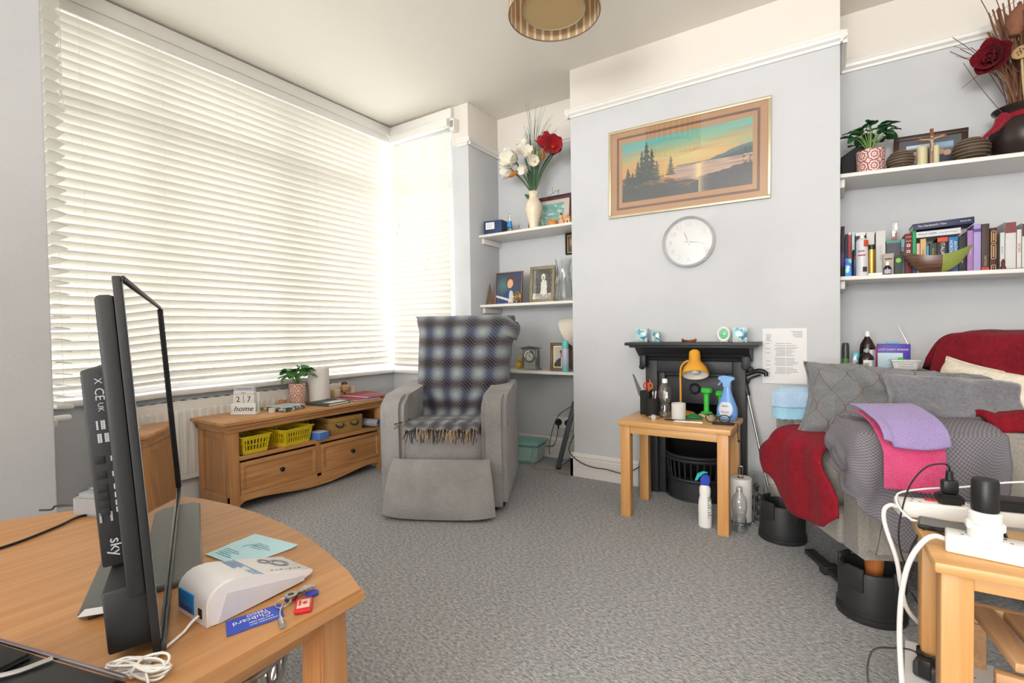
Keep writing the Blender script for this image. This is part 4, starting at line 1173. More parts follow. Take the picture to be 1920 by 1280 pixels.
# ------------------------------------------------------------------ alcove shelves
def shelf(label, x0, x1, y0, y1, z, tilt, bat):
    s = thing('wall_shelf', label, 'shelf', (x0, y1, z), rot=(0, tilt, 0), group='white alcove shelves')
    w = x1 - x0
    mb = MB(); mb.box(0, w, -(y1 - y0), -0.001, -0.02, 0, bev=0.003); obj('board', mb, M_white, s)
    for b in bat:
        mb = MB()
        if b == 'L': mb.box(0.001, 0.022, -(y1 - y0) + 0.035, -0.002, -0.062, -0.0205, bev=0.003)
        elif b == 'R': mb.box(w - 0.022, w - 0.001, -(y1 - y0) + 0.035, -0.002, -0.062, -0.0205, bev=0.003)
        obj('batten', mb, M_white, s)
    return s
LT, LM, LL = 1.703, 1.172, 0.679
for z, nm in ((LT, 'top'), (LM, 'middle'), (LL, 'lowest')):
    shelf('white painted %s shelf in the alcove left of the chimney' % nm, XN + 0.001, XL - 0.001, 3.02, DA, z, 0, 'L')
RT, RM, RB = 1.7365, 1.2205, 0.735
tT, tM = 0.040, 0.018
shelf('white painted top shelf in the alcove right of the chimney', XR + 0.001, 1.62, 3.0, DA, RT, tT, 'L')
shelf('white painted middle shelf in the alcove right of the chimney', XR + 0.001, 1.62, 3.0, DA, RM, tM, 'L')
shelf('low white shelf behind the linen armchair, under the medicine bottles', XR + 0.003, 1.62, 2.952, DA, RB, 0, 'L')
def zt(x): return RT - (x - XR) * math.tan(tT) + 0.0005
def zm(x): return RM - (x - XR) * math.tan(tM) + 0.0005

# ---- generic pieces
def frame_pic(name, label, cat, w, h, fw, M, m_frame, pic, nx=40, ny=40, mount=None, fd=0.014, back_leg=False, group=None, glass=False):
    """framed picture: local x right, y up, z towards viewer; M places its centre"""
    t_ = bpy.data.objects.new(name, None); COL.objects.link(t_); t_.matrix_world = M
    tag(t_, label, cat, group)
    mb = MB()
    for (a, b, c, d) in ((-w / 2, w / 2, h / 2 - fw, h / 2), (-w / 2, w / 2, -h / 2, -h / 2 + fw), (-w / 2, -w / 2 + fw, -h / 2 + fw, h / 2 - fw), (w / 2 - fw, w / 2, -h / 2 + fw, h / 2 - fw)):
        mb.box(a, b, c, d, 0.0, fd, bev=min(0.003, fw * .3))
    obj('frame', mb, m_frame, t_)
    mb = MB(); mb.box(-w / 2 + .002, w / 2 - .002, -h / 2 + .002, h / 2 - .002, -0.003, 0.001); obj('backing', mb, M_blackm, t_)
    iw, ih = w - 2 * fw, h - 2 * fw
    zz = 0.004
    if mount:
        mm, mw = mount
        mb = MB(); mb.box(-iw / 2, iw / 2, -ih / 2, ih / 2, 0.001, 0.004); obj('mount', mb, mm, t_)
        iw -= 2 * mw; ih -= 2 * mw; zz = 0.0055
    picture('picture', iw, ih, nx, ny, pic, T(0, 0, zz), t_)
    if glass:
        mb = MB(); mb.box(-w / 2 + fw * .8, w / 2 - fw * .8, -h / 2 + fw * .8, h / 2 - fw * .8, 0.0075, 0.0085); obj('glass', mb, M_glass, t_)
    if back_leg:
        mb = MB(); mb.box(-0.02, 0.02, -h / 2, h * 0.2, -0.006, -0.0035, M=T(0, h * .2, -0.004) @ R(math.radians(20), 'X') @ T(0, -h * .2, 0)); obj('strut', mb, M_blackm, t_)
    return t_
def stand_M(x, y, z, h, yaw, lean):
    """frame standing on z, leaning back; yaw 0 faces -y"""
    return T(x, y, z) @ R(yaw) @ R(PI / 2 - lean, 'X') @ T(0, h / 2, 0)
def bottle_prof(r, h, neck_r, sh=0.62, cap_h=0.018):
    return [(0, 0), (r * .9, 0), (r, r * .1), (r, h * sh), (r * .92, h * (sh + .08)), (neck_r * 1.25, h * .86), (neck_r, h * .9), (neck_r, h - cap_h), (0, h - cap_h)]
def cap(mb, r, z0, h): mb.lathe([(0, z0), (r, z0), (r, z0 + h * .9), (r * .9, z0 + h), (0, z0 + h)], 20)
def label_wrap(r, z0, z1, a0, a1, m, parent, name='label', n=10):
    mb = MB(); mb.grid(lambda u, v: Vector((r * math.cos(a0 + (a1 - a0) * u), r * math.sin(a0 + (a1 - a0) * u), z0 + (z1 - z0) * v)), n, 1); return obj(name, mb, m, parent)

# ---- pictures
def sunset(u, v):
    sky = mixc(hx('#dcae6e'), hx('#7dbfae'), sstep(.45, 1.0, v + .16 * nz(u * 3, v * 7, 1)))
    sky = mixc(sky, hx('#e9cf92'), math.exp(-((u - .55) / .3) ** 2 - ((v - .62) / .18) ** 2) * .8)
    sky = mixc(sky, hx('#63b3b9'), sstep(.75, 1.05, v + .3 * (0.3 - u)) * .8)
    sky = mixc(sky, hx('#c98f7a'), max(0, nz(u * 2.5, v * 16, 7)) * .9)
    c = sky
    hill = .47 + .16 * sstep(.62, 1.0, u) + .015 * nz(u * 18, 2, 3)
    if v < hill and u > .45: c = mixc(hx('#6c8387'), hx('#47616b'), sstep(hill, hill - .13, v))
    if v < .455 + .03 * (u - .5) and u > .42:
        c = mixc(hx('#cfb4a0'), hx('#a98f86'), abs(nz(u * 5, v * 26, 2)) * 1.6)
        c = mixc(c, hx('#f4dba5'), math.exp(-((u - .62) / .028) ** 2) * .9)
    bank = .31 + .04 * nz(u * 7, 1, 5) + .10 * sstep(.35, 0.0, u)
    if v < bank - .5 * max(0, u - .38) and u < .62: c = mixc(hx('#cc8f66'), hx('#5d5f60'), sstep(.0, .35, abs(nz(u * 9, v * 12, 9)) + (bank - v)))
    if v < .22 + .03 * nz(u * 5, 3, 1): c = mixc(c, hx('#4c565c'), .75 * sstep(.62, .35, u))
    if v < .24 + .10 * sstep(.6, 1.0, u) + .03 * nz(u * 21, 7, 2) and u > .56: c = mixc(c, hx('#46515a'), .85 * sstep(.56, .72, u))
    for cx, base, top, wd in ((.205, .30, .95, .075), (.168, .28, .82, .055), (.250, .30, .82, .058), (.135, .26, .66, .05), (.292, .28, .62, .045), (.405, .34, .64, .04), (.05, .28, .56, .05), (.09, .28, .48, .05)):
        if base < v < top:
            t = (top - v) / (top - base); tier = (t * 7.0 + .35 * nz(cx * 30, v * 9)) % 1.0
            w = wd * t ** .85 * (.30 + .70 * tier) * (1 + .5 * nz(u * 60, v * 60, cx * 9)) + .0025
            if abs(u - cx) < w: c = mixc(c, mixc(hx('#35494e'), hx('#5b6c66'), abs(nz(u * 50, v * 50)) * 1.3), .92 if wd > .045 else .7)
    if v < .45 and u < .35 and nz(u * 14, v * 10, 3) > .05: c = mixc(c, hx('#4a5c5c'), .6 * sstep(.45, .28, v))
    if u > .93 and abs(nz(u * 30, v * 20, 4)) > .25 and .2 < v < .58: c = mixc(c, hx('#4a4a4a'), .6)
    return c
def pic_graduate(u, v):
    c = mixc(hx('#3a4763'), hx('#55796f'), math.exp(-((u - .25) / .25) ** 2 - ((v - .6) / .25) ** 2))
    if (v < .44 - 1.1 * abs(u - .55) ** 1.6 - .03): c = hx('#27467e') if abs(u - .6) > .06 + .25 * (0.42 - v) * .4 else hx('#c9c6c6')
    if abs(v - (.22 - .28 * (u - .1))) < .035 and u < .62: c = hx('#d8d3c6')
    if ((u - .56) / .17) ** 2 + ((v - .70) / .2) ** 2 < 1: c = hx('#5b3a2a')
    if ((u - .54) / .115) ** 2 + ((v - .64) / .15) ** 2 < 1: c = hx('#dba98c')
    return c
def pic_child(u, v):
    g = .28 + .25 * abs(nz(u * 6, v * 8, 2)) + .2 * (u < .16) + .3 * (v < .2)
    if (u - .58) ** 2 / .16 ** 2 + (v - .42) ** 2 / .30 ** 2 < 1 and v < .62: g = .86 - .25 * abs(nz(u * 16, v * 5))
    if abs(u - .58) < .11 + .16 * (.62 - v) and .17 < v < .64: g = .88 - .2 * abs(nz(u * 14, v * 4))
    if ((u - .55) / .10) ** 2 + ((v - .74) / .12) ** 2 < 1: g = .9
    if ((u - .55) / .055) ** 2 + ((v - .72) / .07) ** 2 < 1: g = .62
    return (g, g * .98, g * .95)
def pic_man(u, v):
    c = hx('#c8c2b6')
    if v < .45 - 1.0 * abs(u - .55) ** 2: c = hx('#2c3038') if abs(u - .55) > .05 else hx('#dcdcdc')
    if ((u - .55) / .13) ** 2 + ((v - .62) / .17) ** 2 < 1: c = hx('#b98e78')
    if ((u - .55) / .14) ** 2 + ((v - .75) / .08) ** 2 < 1: c = hx('#4a4543')
    return c
def pic_group(u, v):
    c = mixc(hx('#5b5f5a'), hx('#8fb0d0'), sstep(.55, .8, v)) if u > .5 else mixc(hx('#4d5247'), hx('#c5d7e6'), sstep(.7, .9, v))
    for cx, cy, r, col in ((.22, .45, .12, '#c9a08a'), (.72, .5, .10, '#b9886f'), (.88, .42, .09, '#c39a84')):
        if ((u - cx) / r) ** 2 + ((v - cy) / (r * 1.6)) ** 2 < 1: c = hx(col)
        elif abs(u - cx) < r * 1.3 and v < cy - r: c = hx('#3c4150') if cx > .5 else hx('#cfd4da')
    return c
def pic_teal(u, v):
    if u < .1 or u > .86 or v < .08 or v > .88: return hx('#cfc4b8')
    return mixc(hx('#8fbdb6'), hx('#6a9f9a'), .5 + nz(u * 6, v * 6, 3)) if nz(u * 9, v * 12, 5) < .25 else hx('#c9d2cc')
def pic_small(u, v):
    return mixc(hx('#5a4636'), hx('#c9a88a'), math.exp(-((u - .5) / .25) ** 2 - ((v - .6) / .25) ** 2))

# ---- landscape painting and clock on the chimney breast
M_cream_frame = mat('cream_gilt_frame', '#cdbfa0', 0.35, 0.45)
M_mount = mat('tan_mount_board', '#c39a77', 0.85, var=0.03)
M_mount2 = mat('brown_mount_line', '#7d6258', 0.8)
pf = frame_pic('painting', 'framed sunset lake landscape with pine trees on the chimney breast', 'painting', 0.905, 0.535, 0.016,
               T(-0.7225, D - 0.0045, 1.925) @ R(0.012, 'Y') @ R(PI / 2, 'X'), M_cream_frame, sunset, 220, 110, mount=(M_mount, 0.072), glass=True)
mb = MB()
for a, b, c, d in ((-.40, .40, .208, .222), (-.40, .40, -.222, -.208), (-.40, -.386, -.208, .208), (.386, .40, -.208, .208)): mb.box(a, b, c, d, 0.004, 0.0046)
obj('mount_line', mb, M_mount2, pf)
ck = thing('wall_clock', 'round white wall clock with silver rim below the painting', 'clock', (-0.694, D - 0.001, 1.466))
ck.rotation_euler = (PI / 2, 0, 0)
mb = MB(); mb.lathe([(0.128, 0.0), (0.143, 0.0), (0.146, 0.012), (0.144, 0.034), (0.139, 0.040), (0.134, 0.034), (0.131, 0.020)], 64); obj('rim', mb, mat('clock_silver_rim', '#d4d5d7', .35, .45), ck)
mb = MB(); mb.lathe([(0, 0.004), (0.132, 0.004), (0.132, 0.014), (0, 0.014)], 64); fc = obj('dial', mb, mat('clock_dial_white', '#dedfe0', 0.4, var=0.01), ck)
M_num = mat('clock_numeral_silver', '#b9bcbf', 0.35, 0.5)
for k in range(1, 13):
    a = PI / 2 - k * PI / 6
    text('numeral', str(k), 0.036, T(0.101 * math.cos(a), 0.101 * math.sin(a), 0.0155), M_num, ck, extrude=0.0015)
text('lettering', 'QUARTZ', 0.010, T(0, -0.055, 0.0145), M_num, ck)
def hand(nm, ang, L, w, z):
    a = PI / 2 - ang
    mb = MB(); mb.box(-0.02, L, -w / 2, w / 2, z, z + 0.0015, bev=0.0004, M=R(a)); obj(nm, mb, mat('clock_hand_grey', '#8f9499', 0.3, 0.6), ck)
hand('minute_hand', math.radians(97), 0.088, 0.005, 0.018); hand('hour_hand', math.radians(338), 0.058, 0.005, 0.0165)
mb = MB(); mb.lathe([(0, .014), (.006, .014), (.006, .022), (0, .023)], 16); obj('hub', mb, M_num, ck)
mb = MB(); mb.lathe([(0, 0.0285), (0.1335, 0.0285), (0.1335, 0.0295), (0, 0.0295)], 64); obj('glass', mb, M_glass, ck)

# ---- letter stuck to the wall
pp = thing('printed_letter', 'printed white letter stuck on the wall right of the fireplace', 'paper', (-0.213, D - 0.0012, 0.816)); pp.rotation_euler = (PI / 2, 0, -0.0)
mb = MB(); mb.grid(lambda u, v: Vector(((u - .5) * .205, (v - .5) * .292, 0.0006 + 0.004 * max(0, .12 - v) * 8 * (1 + .3 * math.sin(u * 9)))), 8, 12); mb.solidify(-0.0004); obj('sheet', mb, M_paper, pp)
mb = MB()
rnd = random.Random(11)
def bar(x0, x1, y): mb.box(x0, x1, y - .0011, y + .0011, 0.0013, 0.0015)
for y in (.105, .113): bar(-.085, -.085 + rnd.uniform(.02, .03), y)
for k in range(5): bar(.05 - rnd.random() * .02, .082, .128 - k * .007)
for k in range(4): bar(-.085, -.055 - rnd.random() * .015, .098 - k * .006)
for k, y in enumerate([.066, .055] + [.045 - i * .0072 for i in range(20)]):
    if k in (9, 16): continue
    bar(-.085, -.066, y) if k % 3 == 0 else None
    bar(-.035 - rnd.random() * .012, .005, y); bar(.008, .03 + rnd.random() * .035, y)
bar(-.08, .06, -.118); bar(-.08, -.02, -.122)
obj('print_lines', mb, M_inkg, pp)

# ---- ceiling pendant shade
LS = thing('pendant_shade', 'beige striped drum shade of the pendant ceiling lamp', 'lamp', (-1.035, 1.965, HC))
def striped(name, c1, c2, n):
    m = bpy.data.materials.new(name); m.use_nodes = True
    nt = m.node_tree; b = nt.nodes['Principled BSDF']; b.inputs['Roughness'].default_value = 0.7
    tc = nd(nt, 'ShaderNodeTexCoord'); sp = nd(nt, 'ShaderNodeSeparateXYZ'); nt.links.new(tc.outputs['Object'], sp.inputs[0])
    at = nd(nt, 'ShaderNodeMath', operation='ARCTAN2'); nt.links.new(sp.outputs['Y'], at.inputs[0]); nt.links.new(sp.outputs['X'], at.inputs[1])
    ml = nd(nt, 'ShaderNodeMath', operation='MULTIPLY'); ml.inputs[1].default_value = n / (2 * PI); nt.links.new(at.outputs[0], ml.inputs[0])
    fr = nd(nt, 'ShaderNodeMath', operation='FRACT'); nt.links.new(ml.outputs[0], fr.inputs[0])
    lt = nd(nt, 'ShaderNodeMath', operation='LESS_THAN'); lt.inputs[1].default_value = 0.3; nt.links.new(fr.outputs[0], lt.inputs[0])
    mx = nd(nt, 'ShaderNodeMix', data_type='RGBA'); mx.inputs[6].default_value = (*lin(c1), 1); mx.inputs[7].default_value = (*lin(c2), 1)
    nt.links.new(lt.outputs[0], mx.inputs[0]); nt.links.new(mx.outputs[2], b.inputs['Base Color'])
    tr = nd(nt, 'ShaderNodeBsdfTranslucent'); nt.links.new(mx.outputs[2], tr.inputs['Color'])
    ms = nd(nt, 'ShaderNodeMixShader'); ms.inputs[0].default_value = 0.5
    nt.links.new(b.outputs[0], ms.inputs[1]); nt.links.new(tr.outputs[0], ms.inputs[2]); nt.links.new(ms.outputs[0], nt.nodes['Material Output'].inputs['Surface'])
    return m
M_shade = striped('shade_stripes', '#dcc199', '#f7f1e6', 30)
M_shadein = striped('shade_inner', '#ecd6a4', '#ecd6a4', 1)
mb = MB(); mb.lathe([(0.200, -0.30), (0.203, -0.30), (0.203, -0.105), (0.200, -0.105), (0.200, -0.30)], 72); obj('outer_drum', mb, M_shade, LS)
M_rim = mat('shade_rim_brown', '#7d6652', 0.5)
for z in (-0.30, -0.105):
    mb = MB(); mb.tube([(0.2015 * math.cos(2 * PI * k / 72), 0.2015 * math.sin(2 * PI * k / 72), z) for k in range(72)], 0.003, closed=True, seg=6); obj('rim_wire', mb, M_rim, LS)
mb = MB(); mb.lathe([(0, -0.285), (0.134, -0.285), (0.136, -0.283), (0.136, -0.13), (0.133, -0.13), (0.133, -0.281), (0, -0.281)], 56); obj('inner_drum', mb, M_shadein, LS)
mb = MB(); mb.tube([(0.136 * math.cos(2 * PI * k / 56), 0.136 * math.sin(2 * PI * k / 56), -0.285) for k in range(56)], 0.003, closed=True, seg=6); obj('inner_rim_wire', mb, mat('shade_rim_grey', '#aaa490', 0.5), LS)
mb = MB()
for k in range(3): mb.tube([(0.0, 0, -0.12), (0.2 * math.cos(k * 2.094), 0.2 * math.sin(k * 2.094), -0.106)], 0.002, seg=5)
mb.tube([(0, 0, -0.12), (0, 0, -0.03)], 0.004, seg=8); mb.lathe([(0, 0), (.045, 0), (.04, -.025), (0, -.03)], 24); obj('fitting', mb, M_wplas, LS)

# ------------------------------------------------------------------ mantel shelf ornaments (top z = 0.892)
MZ = 0.8925
def mosaic(name, cols, sc):
    m = bpy.data.materials.new(name); m.use_nodes = True
    nt = m.node_tree; b = nt.nodes['Principled BSDF']; b.inputs['Roughness'].default_value = 0.15
    tc = nd(nt, 'ShaderNodeTexCoord'); vo = nd(nt, 'ShaderNodeTexVoronoi', i_Scale=sc); nt.links.new(tc.outputs['Object'], vo.inputs['Vector'])
    sp = nd(nt, 'ShaderNodeSeparateColor'); nt.links.new(vo.outputs['Color'], sp.inputs[0])
    rp = nd(nt, 'ShaderNodeValToRGB'); rp.color_ramp.interpolation = 'CONSTANT'; e = rp.color_ramp.elements
    e[0].color = (*lin(cols[0]), 1); e[1].position = 1 - 1 / len(cols); e[1].color = (*lin(cols[-1]), 1)
    for i, c in enumerate(cols[1:-1]): k = e.new((i + 1) / len(cols)); k.color = (*lin(c), 1)
    nt.links.new(sp.outputs[0], rp.inputs['Fac']); nt.links.new(rp.outputs['Color'], b.inputs['Base Color'])
    return m
M_mos = mosaic('blue_mosaic_glass', ['#b5d2d8', '#5fa9bd', '#8fd0cd', '#c9bcb4', '#3b7f98', '#bcd8d8'], 60)
for (x, w, h, lb_) in ((-0.938, .068, .078, 'larger mosaic glass candle cube at the left end of the mantel'), (-0.857, .042, .06, 'small mosaic glass candle holder, second on the mantel from the left'), (-0.41, .068, .078, 'mosaic glass candle cube at the right end of the mantel')):
    t_ = thing('candle_holder', lb_, 'candle holder', (x, 2.84, MZ), 0.1, 'mosaic glass candle holders')
    mb = MB()
    for a, b_, c, d in ((-w / 2, w / 2, -w / 2, -w / 2 + .005), (-w / 2, w / 2, w / 2 - .005, w / 2), (-w / 2, -w / 2 + .005, -w / 2 + .005, w / 2 - .005), (w / 2 - .005, w / 2, -w / 2 + .005, w / 2 - .005)): mb.box(a, b_, c, d, 0, h, bev=.001)
    mb.box(-w / 2, w / 2, -w / 2, w / 2, 0, .006); obj('glass_cube', mb, M_mos, t_)
    mb = MB(); mb.lathe([(0, .007), (w * .33, .007), (w * .33, h * .45), (0, h * .45)], 16); obj('tealight', mb, M_wplas, t_)
t_ = thing('bracelet', 'copper bangle lying mid-mantel', 'bracelet', (-0.67, 2.83, MZ), 0.2)
M_cop = mat('copper', '#a8683f', 0.3, 0.85)
mb = MB(); mb.tube([(0.034 * math.cos(a), 0.026 * math.sin(a), 0.006 + 0.004 * math.sin(a * 2)) for a in [2 * PI * k / 32 for k in range(32)]], 0.0045, closed=True, seg=8); obj('band', mb, M_cop, t_)
mb = MB()
for s in (-1, 1): mb.sphere((s * .034, 0, .014), .007, seg=10, rings=6)
obj('bead', mb, M_cop, t_)
t_ = thing('oval_ornament', 'white oval frame with green centre standing on the mantel', 'ornament', (-0.492, 2.845, MZ), 0)
E_ = T(0, 0, .042) @ R(PI / 2, 'X')
mb = MB(); mb.lathe([(.022, 0), (.032, 0), (.034, .006), (.030, .011), (.024, .008), (.022, .003)], 32, M=E_, sy=1.22); obj('frame', mb, M_wplas, t_)
mb = MB(); mb.lathe([(0, 0.001), (.024, 0.001), (.018, .006), (0, .008)], 32, M=E_, sy=1.2); obj('green_centre', mb, mat('pale_green_glass', '#7fc79b', 0.2), t_)
mb = MB(); mb.box(-.02, .02, -.004, .02, 0, .006, bev=.002); obj('foot', mb, M_wplas, t_)

# ------------------------------------------------------------------ things on the fireside table (z = 0.5)
Z5 = 0.5005
t_ = thing('utensil_box', 'tall black box holding a knife and scissors on the fireside table', 'holder', (-0.862, 2.665, Z5))
mb = MB(); mb.box(-.026, .026, -.026, .026, 0, .006)
for a, b_, c, d in ((-.026, .026, -.026, -.023), (-.026, .026, .023, .026), (-.026, -.023, -.023, .023), (.023, .026, -.023, .023)): mb.box(a, b_, c, d, .005, .128)
obj('box', mb, M_blackm, t_)
t_ = thing('spatula', 'dark grey blade leaning out of the tall black box', 'utensil', (-0.866, 2.668, Z5 + 0.007), rot=(0, math.radians(-15), 0.2))
mb = MB(); mb.prism([(-.012, .10), (.004, .09), (.010, .13), (-.004, .215), (-.014, .225)], -.0012, .0012, M=R(PI / 2, 'X')); obj('blade', mb, mat('slate_blade', '#4d4f52', 0.4, 0.4), t_)
mb = MB(); mb.box(-.008, .006, -.004, .004, .0, .10, bev=.002); obj('handle', mb, M_black, t_)
t_ = thing('scissors', 'red and orange handled scissors standing in the tall black box', 'scissors', (-0.848, 2.655, Z5 + 0.007), 0.3)
M_or = mat('orange_plastic', '#e0702c', 0.4); M_rd = mat('red_plastic', '#c41f28', 0.4)
for s, m in ((-1, M_rd), (1, M_or)):
    mb = MB(); mb.tube([(s * .012 + .011 * math.cos(a), 0, .150 + .017 * math.sin(a)) for a in [2 * PI * k / 20 for k in range(20)]], .0038, closed=True, seg=6); mb.tube([(s * .006, 0, .134), (0, 0, .11)], .004, seg=6); obj('handle', mb, m, t_)
mb = MB(); mb.box(-.006, .006, -.001, .001, 0, .115); obj('blade', mb, M_steel, t_)
mb = MB(); mb.tube([(.006, .006, .02), (.010, .010, .185)], .0028, seg=6); obj('pencil', mb, M_or, t_)
cup = thing('pen_pot', 'black mesh pen pot on the fireside table', 'pot', (-0.808, 2.60, Z5))
mb = MB(); mb.lathe([(0, 0), (.034, 0), (.036, .1), (.034, .1), (.032, .004), (0, .004)], 28); obj('pot', mb, M_blackm, cup)
for i, (dx, dy, tx, ty, L, m, lb_) in enumerate(((-.012, 0, -.10, .05, .14, M_black, 'black pen leaning left in the pen pot'), (.006, -.006, .0, .0, .13, M_steel, 'silver pen in the middle of the pen pot'), (.014, .006, .22, .0, .145, M_rd, 'red pen leaning right in the pen pot'), (.002, .012, .08, -.1, .13, M_white, 'white pen at the back of the pen pot'))):
    t_ = thing('pen', lb_, 'pen', (-0.808 + dx, 2.60 + dy, Z5 + .0055), rot=(ty, tx, 0))
    mb = MB(); mb.lathe([(0, 0), (.0015, 0), (.004, .012), (.004, L - .02), (0, L - .02)], 10); obj('barrel', mb, m, t_)
    mb = MB(); mb.lathe([(0, L - .02), (.0044, L - .02), (.0044, L - .002), (.003, L), (0, L)], 10); obj('cap', mb, m, t_)
t_ = thing('wristwatch', 'silver wristwatch lying by the pen pot', 'watch', (-0.785, 2.545, Z5), 0.3)
mb = MB(); mb.tube([(.026 * math.cos(a), .022 * math.sin(a), .009) for a in [2 * PI * k / 28 for k in range(28)]], .0055, closed=True, seg=8); obj('strap', mb, M_steel, t_)
mb = MB(); mb.lathe([(0, 0), (.014, 0), (.015, .005), (.012, .008), (0, .008)], 24, M=T(0, -.028, .012) @ R(PI / 2, 'X')); obj('case', mb, M_chrome, t_)
def water_bottle(label, loc, h, r, lab, capm=M_wplas):
    t_ = thing('water_bottle', label, 'bottle', loc)
    mb = MB(); mb.lathe([(0, .004), (r * .75, 0), (r, .008), (r * .98, .03), (r * .9, h * .28), (r * .78, h * .38), (r * .92, h * .48), (r, h * .55), (r, h * .68), (r * .85, h * .77), (r * .45, h * .87), (r * .37, h * .9), (r * .37, h - .012)], 28); obj('bottle', mb, M_plastic_clear, t_)
    mb = MB(); mb.lathe([(0, .006), (r * .9, .010), (r * .95, .03), (r * .86, h * .28), (r * .84, h * .30), (0, h * .30)], 24); obj('water', mb, glassy('water', (.93, .96, .97), .02, .15, .95), t_)
    mb = MB(); cap(mb, r * .42, h - .022, .022); obj('cap', mb, capm, t_)
    if lab:
        label_wrap(r + .0006, h * .50, h * .70, -2.7, -.5, glassy('film_label', (.95, .95, .96), .3, .5, .85), t_)
        label_wrap(r + .0012, h * .52, h * .68, -1.2, -.85, M_paper, t_, 'barcode_patch', 4)
    for k in (0.33, 0.43):
        mb = MB(); rr_ = r * .84; mb.tube([(rr_ * math.cos(2 * PI * i / 24), rr_ * math.sin(2 * PI * i / 24), h * k) for i in range(24)], .0014, closed=True, seg=5); obj('ring', mb, M_plastic_clear, t_)
    return t_
water_bottle('clear plastic water bottle with white cap on the fireside table', (-0.741, 2.60, Z5), .205, .033, True)
water_bottle('empty clear plastic bottle on the carpet by the table leg', (-0.372, 2.528, 0), .21, .035, False, M_plastic_clear)
t_ = thing('candle_jar', 'frosted glass candle jar with white wax on the fireside table', 'candle', (-0.668, 2.59, Z5))
mb = MB(); mb.lathe([(0, 0), (.034, 0), (.035, .003), (.036, .082), (.033, .082), (.0325, .006), (0, .006)], 32); obj('jar', mb, mat('frosted_glass', '#e9e9e7', .35, trans=.12), t_)
mb = MB(); mb.lathe([(0, .0065), (.0315, .0065), (.032, .06), (.02, .064), (0, .062)], 28); obj('wax', mb, mat('white_wax', '#dcd8d2', 0.5, var=.05, scale=60), t_)
# yellow desk lamp
M_yel = mat('mustard_enamel', '#e2a12e', 0.3, var=.03)
DL = thing('desk_lamp', 'mustard yellow gooseneck desk lamp in front of the fireplace', 'lamp', (-0.682, 2.735, Z5))
mb = MB(); mb.lathe([(0, 0), (.062, 0), (.064, .006), (.058, .014), (.03, .02), (0, .021)], 36); obj('base', mb, M_yel, DL)
mb = MB(); mb.tube(spline([(-.012, 0, .018), (-.012, 0, .12), (-.012, 0, .22), (-.006, -.002, .262), (.018, -.006, .288), (.048, -.012, .298)]), .0055, seg=12); obj('neck', mb, M_yel, DL)
SH = T(.070, -.025, .262) @ R(math.radians(-8), 'Y') @ R(math.radians(-26), 'X')
mb = MB(); mb.lathe([(.0, .098), (.018, .097), (.027, .088), (.029, .075), (.030, .035), (.040, .018), (.058, -.005), (.066, -.030), (.068, -.045), (.0655, -.045), (.063, -.030), (.055, -.006), (.036, .014), (0, .016)], 40, M=SH); obj('shade', mb, M_yel, DL)
mb = MB(); mb.lathe([(.0648, -.0452), (.0622, -.030), (.054, -.0065), (.035, .0132), (0, .0152)], 40, M=SH); obj('reflector', mb, mat('lamp_reflector_white', '#e7e3da', 0.4), DL)
mb = MB(); mb.lathe([(0, .0), (.012, .0), (.013, -.01), (.022, -.025), (.018, -.038), (0, -.044)], 20, M=SH); obj('bulb', mb, M_wplas, DL)
# green dumbbells
M_grn = mat('bright_green_vinyl', '#3fbf45', 0.45, var=.03)
for x, y, lb_ in ((-0.562, 2.742, 'bright green dumbbell standing on a round cream coaster'), (-0.492, 2.757, 'green dumbbell half hidden behind the blue spray bottle')):
    if x < -.55:
        c_ = thing('coaster', 'round cream coaster under the front green dumbbell', 'coaster', (x, y - 0.005, Z5)); mb = MB(); mb.lathe([(0, 0), (.036, 0), (.038, .003), (.038, .010), (.036, .013), (0, .013)], 32); obj('disc', mb, mat('cream_foam', '#d9c7a0', 0.7), c_)
    z0 = Z5 + (.0135 if x < -.55 else 0)
    t_ = thing('dumbbell', lb_, 'dumbbell', (x, y, z0), group='green dumbbells')
    mb = MB(); mb.lathe([(0, .004), (.0135, .004), (.0135, .115), (0, .115)], 20); obj('grip', mb, M_grn, t_)
    for zz, hh in ((0, .012), (.108, .03)):
        mb = MB(); mb.lathe([(0, zz), (.022, zz), (.029, zz + hh * .25), (.029, zz + hh * .75), (.022, zz + hh), (0, zz + hh)], 8); obj('head', mb, M_grn, t_, smooth=20)
# blue spray bottle
M_bsp = mat('translucent_blue_plastic', '#6f9fe0', 0.3, var=.02); M_bsp2 = mat('spray_trigger_blue', '#84b4ea', 0.35, var=.02)
t_ = thing('spray_bottle', 'light blue trigger spray bottle on the fireside table', 'bottle', (-0.448, 2.672, Z5), -0.15)
mb = MB(); mb.lathe([(0, 0), (.038, 0), (.046, .008), (.051, .03), (.050, .06), (.040, .09), (.027, .125), (.020, .15), (.017, .17), (0, .17)], 36, sy=.62); obj('bottle', mb, M_bsp, t_)
mb = MB(); mb.prism([(-.017, .168), (.017, .168), (.018, .200), (.036, .207), (.034, .220), (-.010, .226), (-.036, .222), (-.042, .213), (-.040, .205), (-.026, .202), (-.016, .195)], -.013, .013, bev=.004, seg=2, M=R(PI / 2, 'X')); obj('spray_head', mb, M_bsp2, t_)
mb = MB(); mb.tube(spline([(-.026, 0, .204), (-.030, 0, .192), (-.038, 0, .182), (-.043, 0, .176)]), .004, seg=8); obj('trigger', mb, M_bsp2, t_)
mb = MB()
mb.grid(lambda u, v: (lambda a, z: Vector((a, -.0006 - .62 * math.sqrt(max(0, (.0505 - .25 * max(0, z - .055)) ** 2 - a * a)), z)))((u - .5) * 2 * .034 * math.sin(PI * (.08 + .84 * v)) ** .5, .022 + .072 * v), 12, 12); obj('label', mb, mat('pale_label', '#d7d9e4', 0.5), t_)
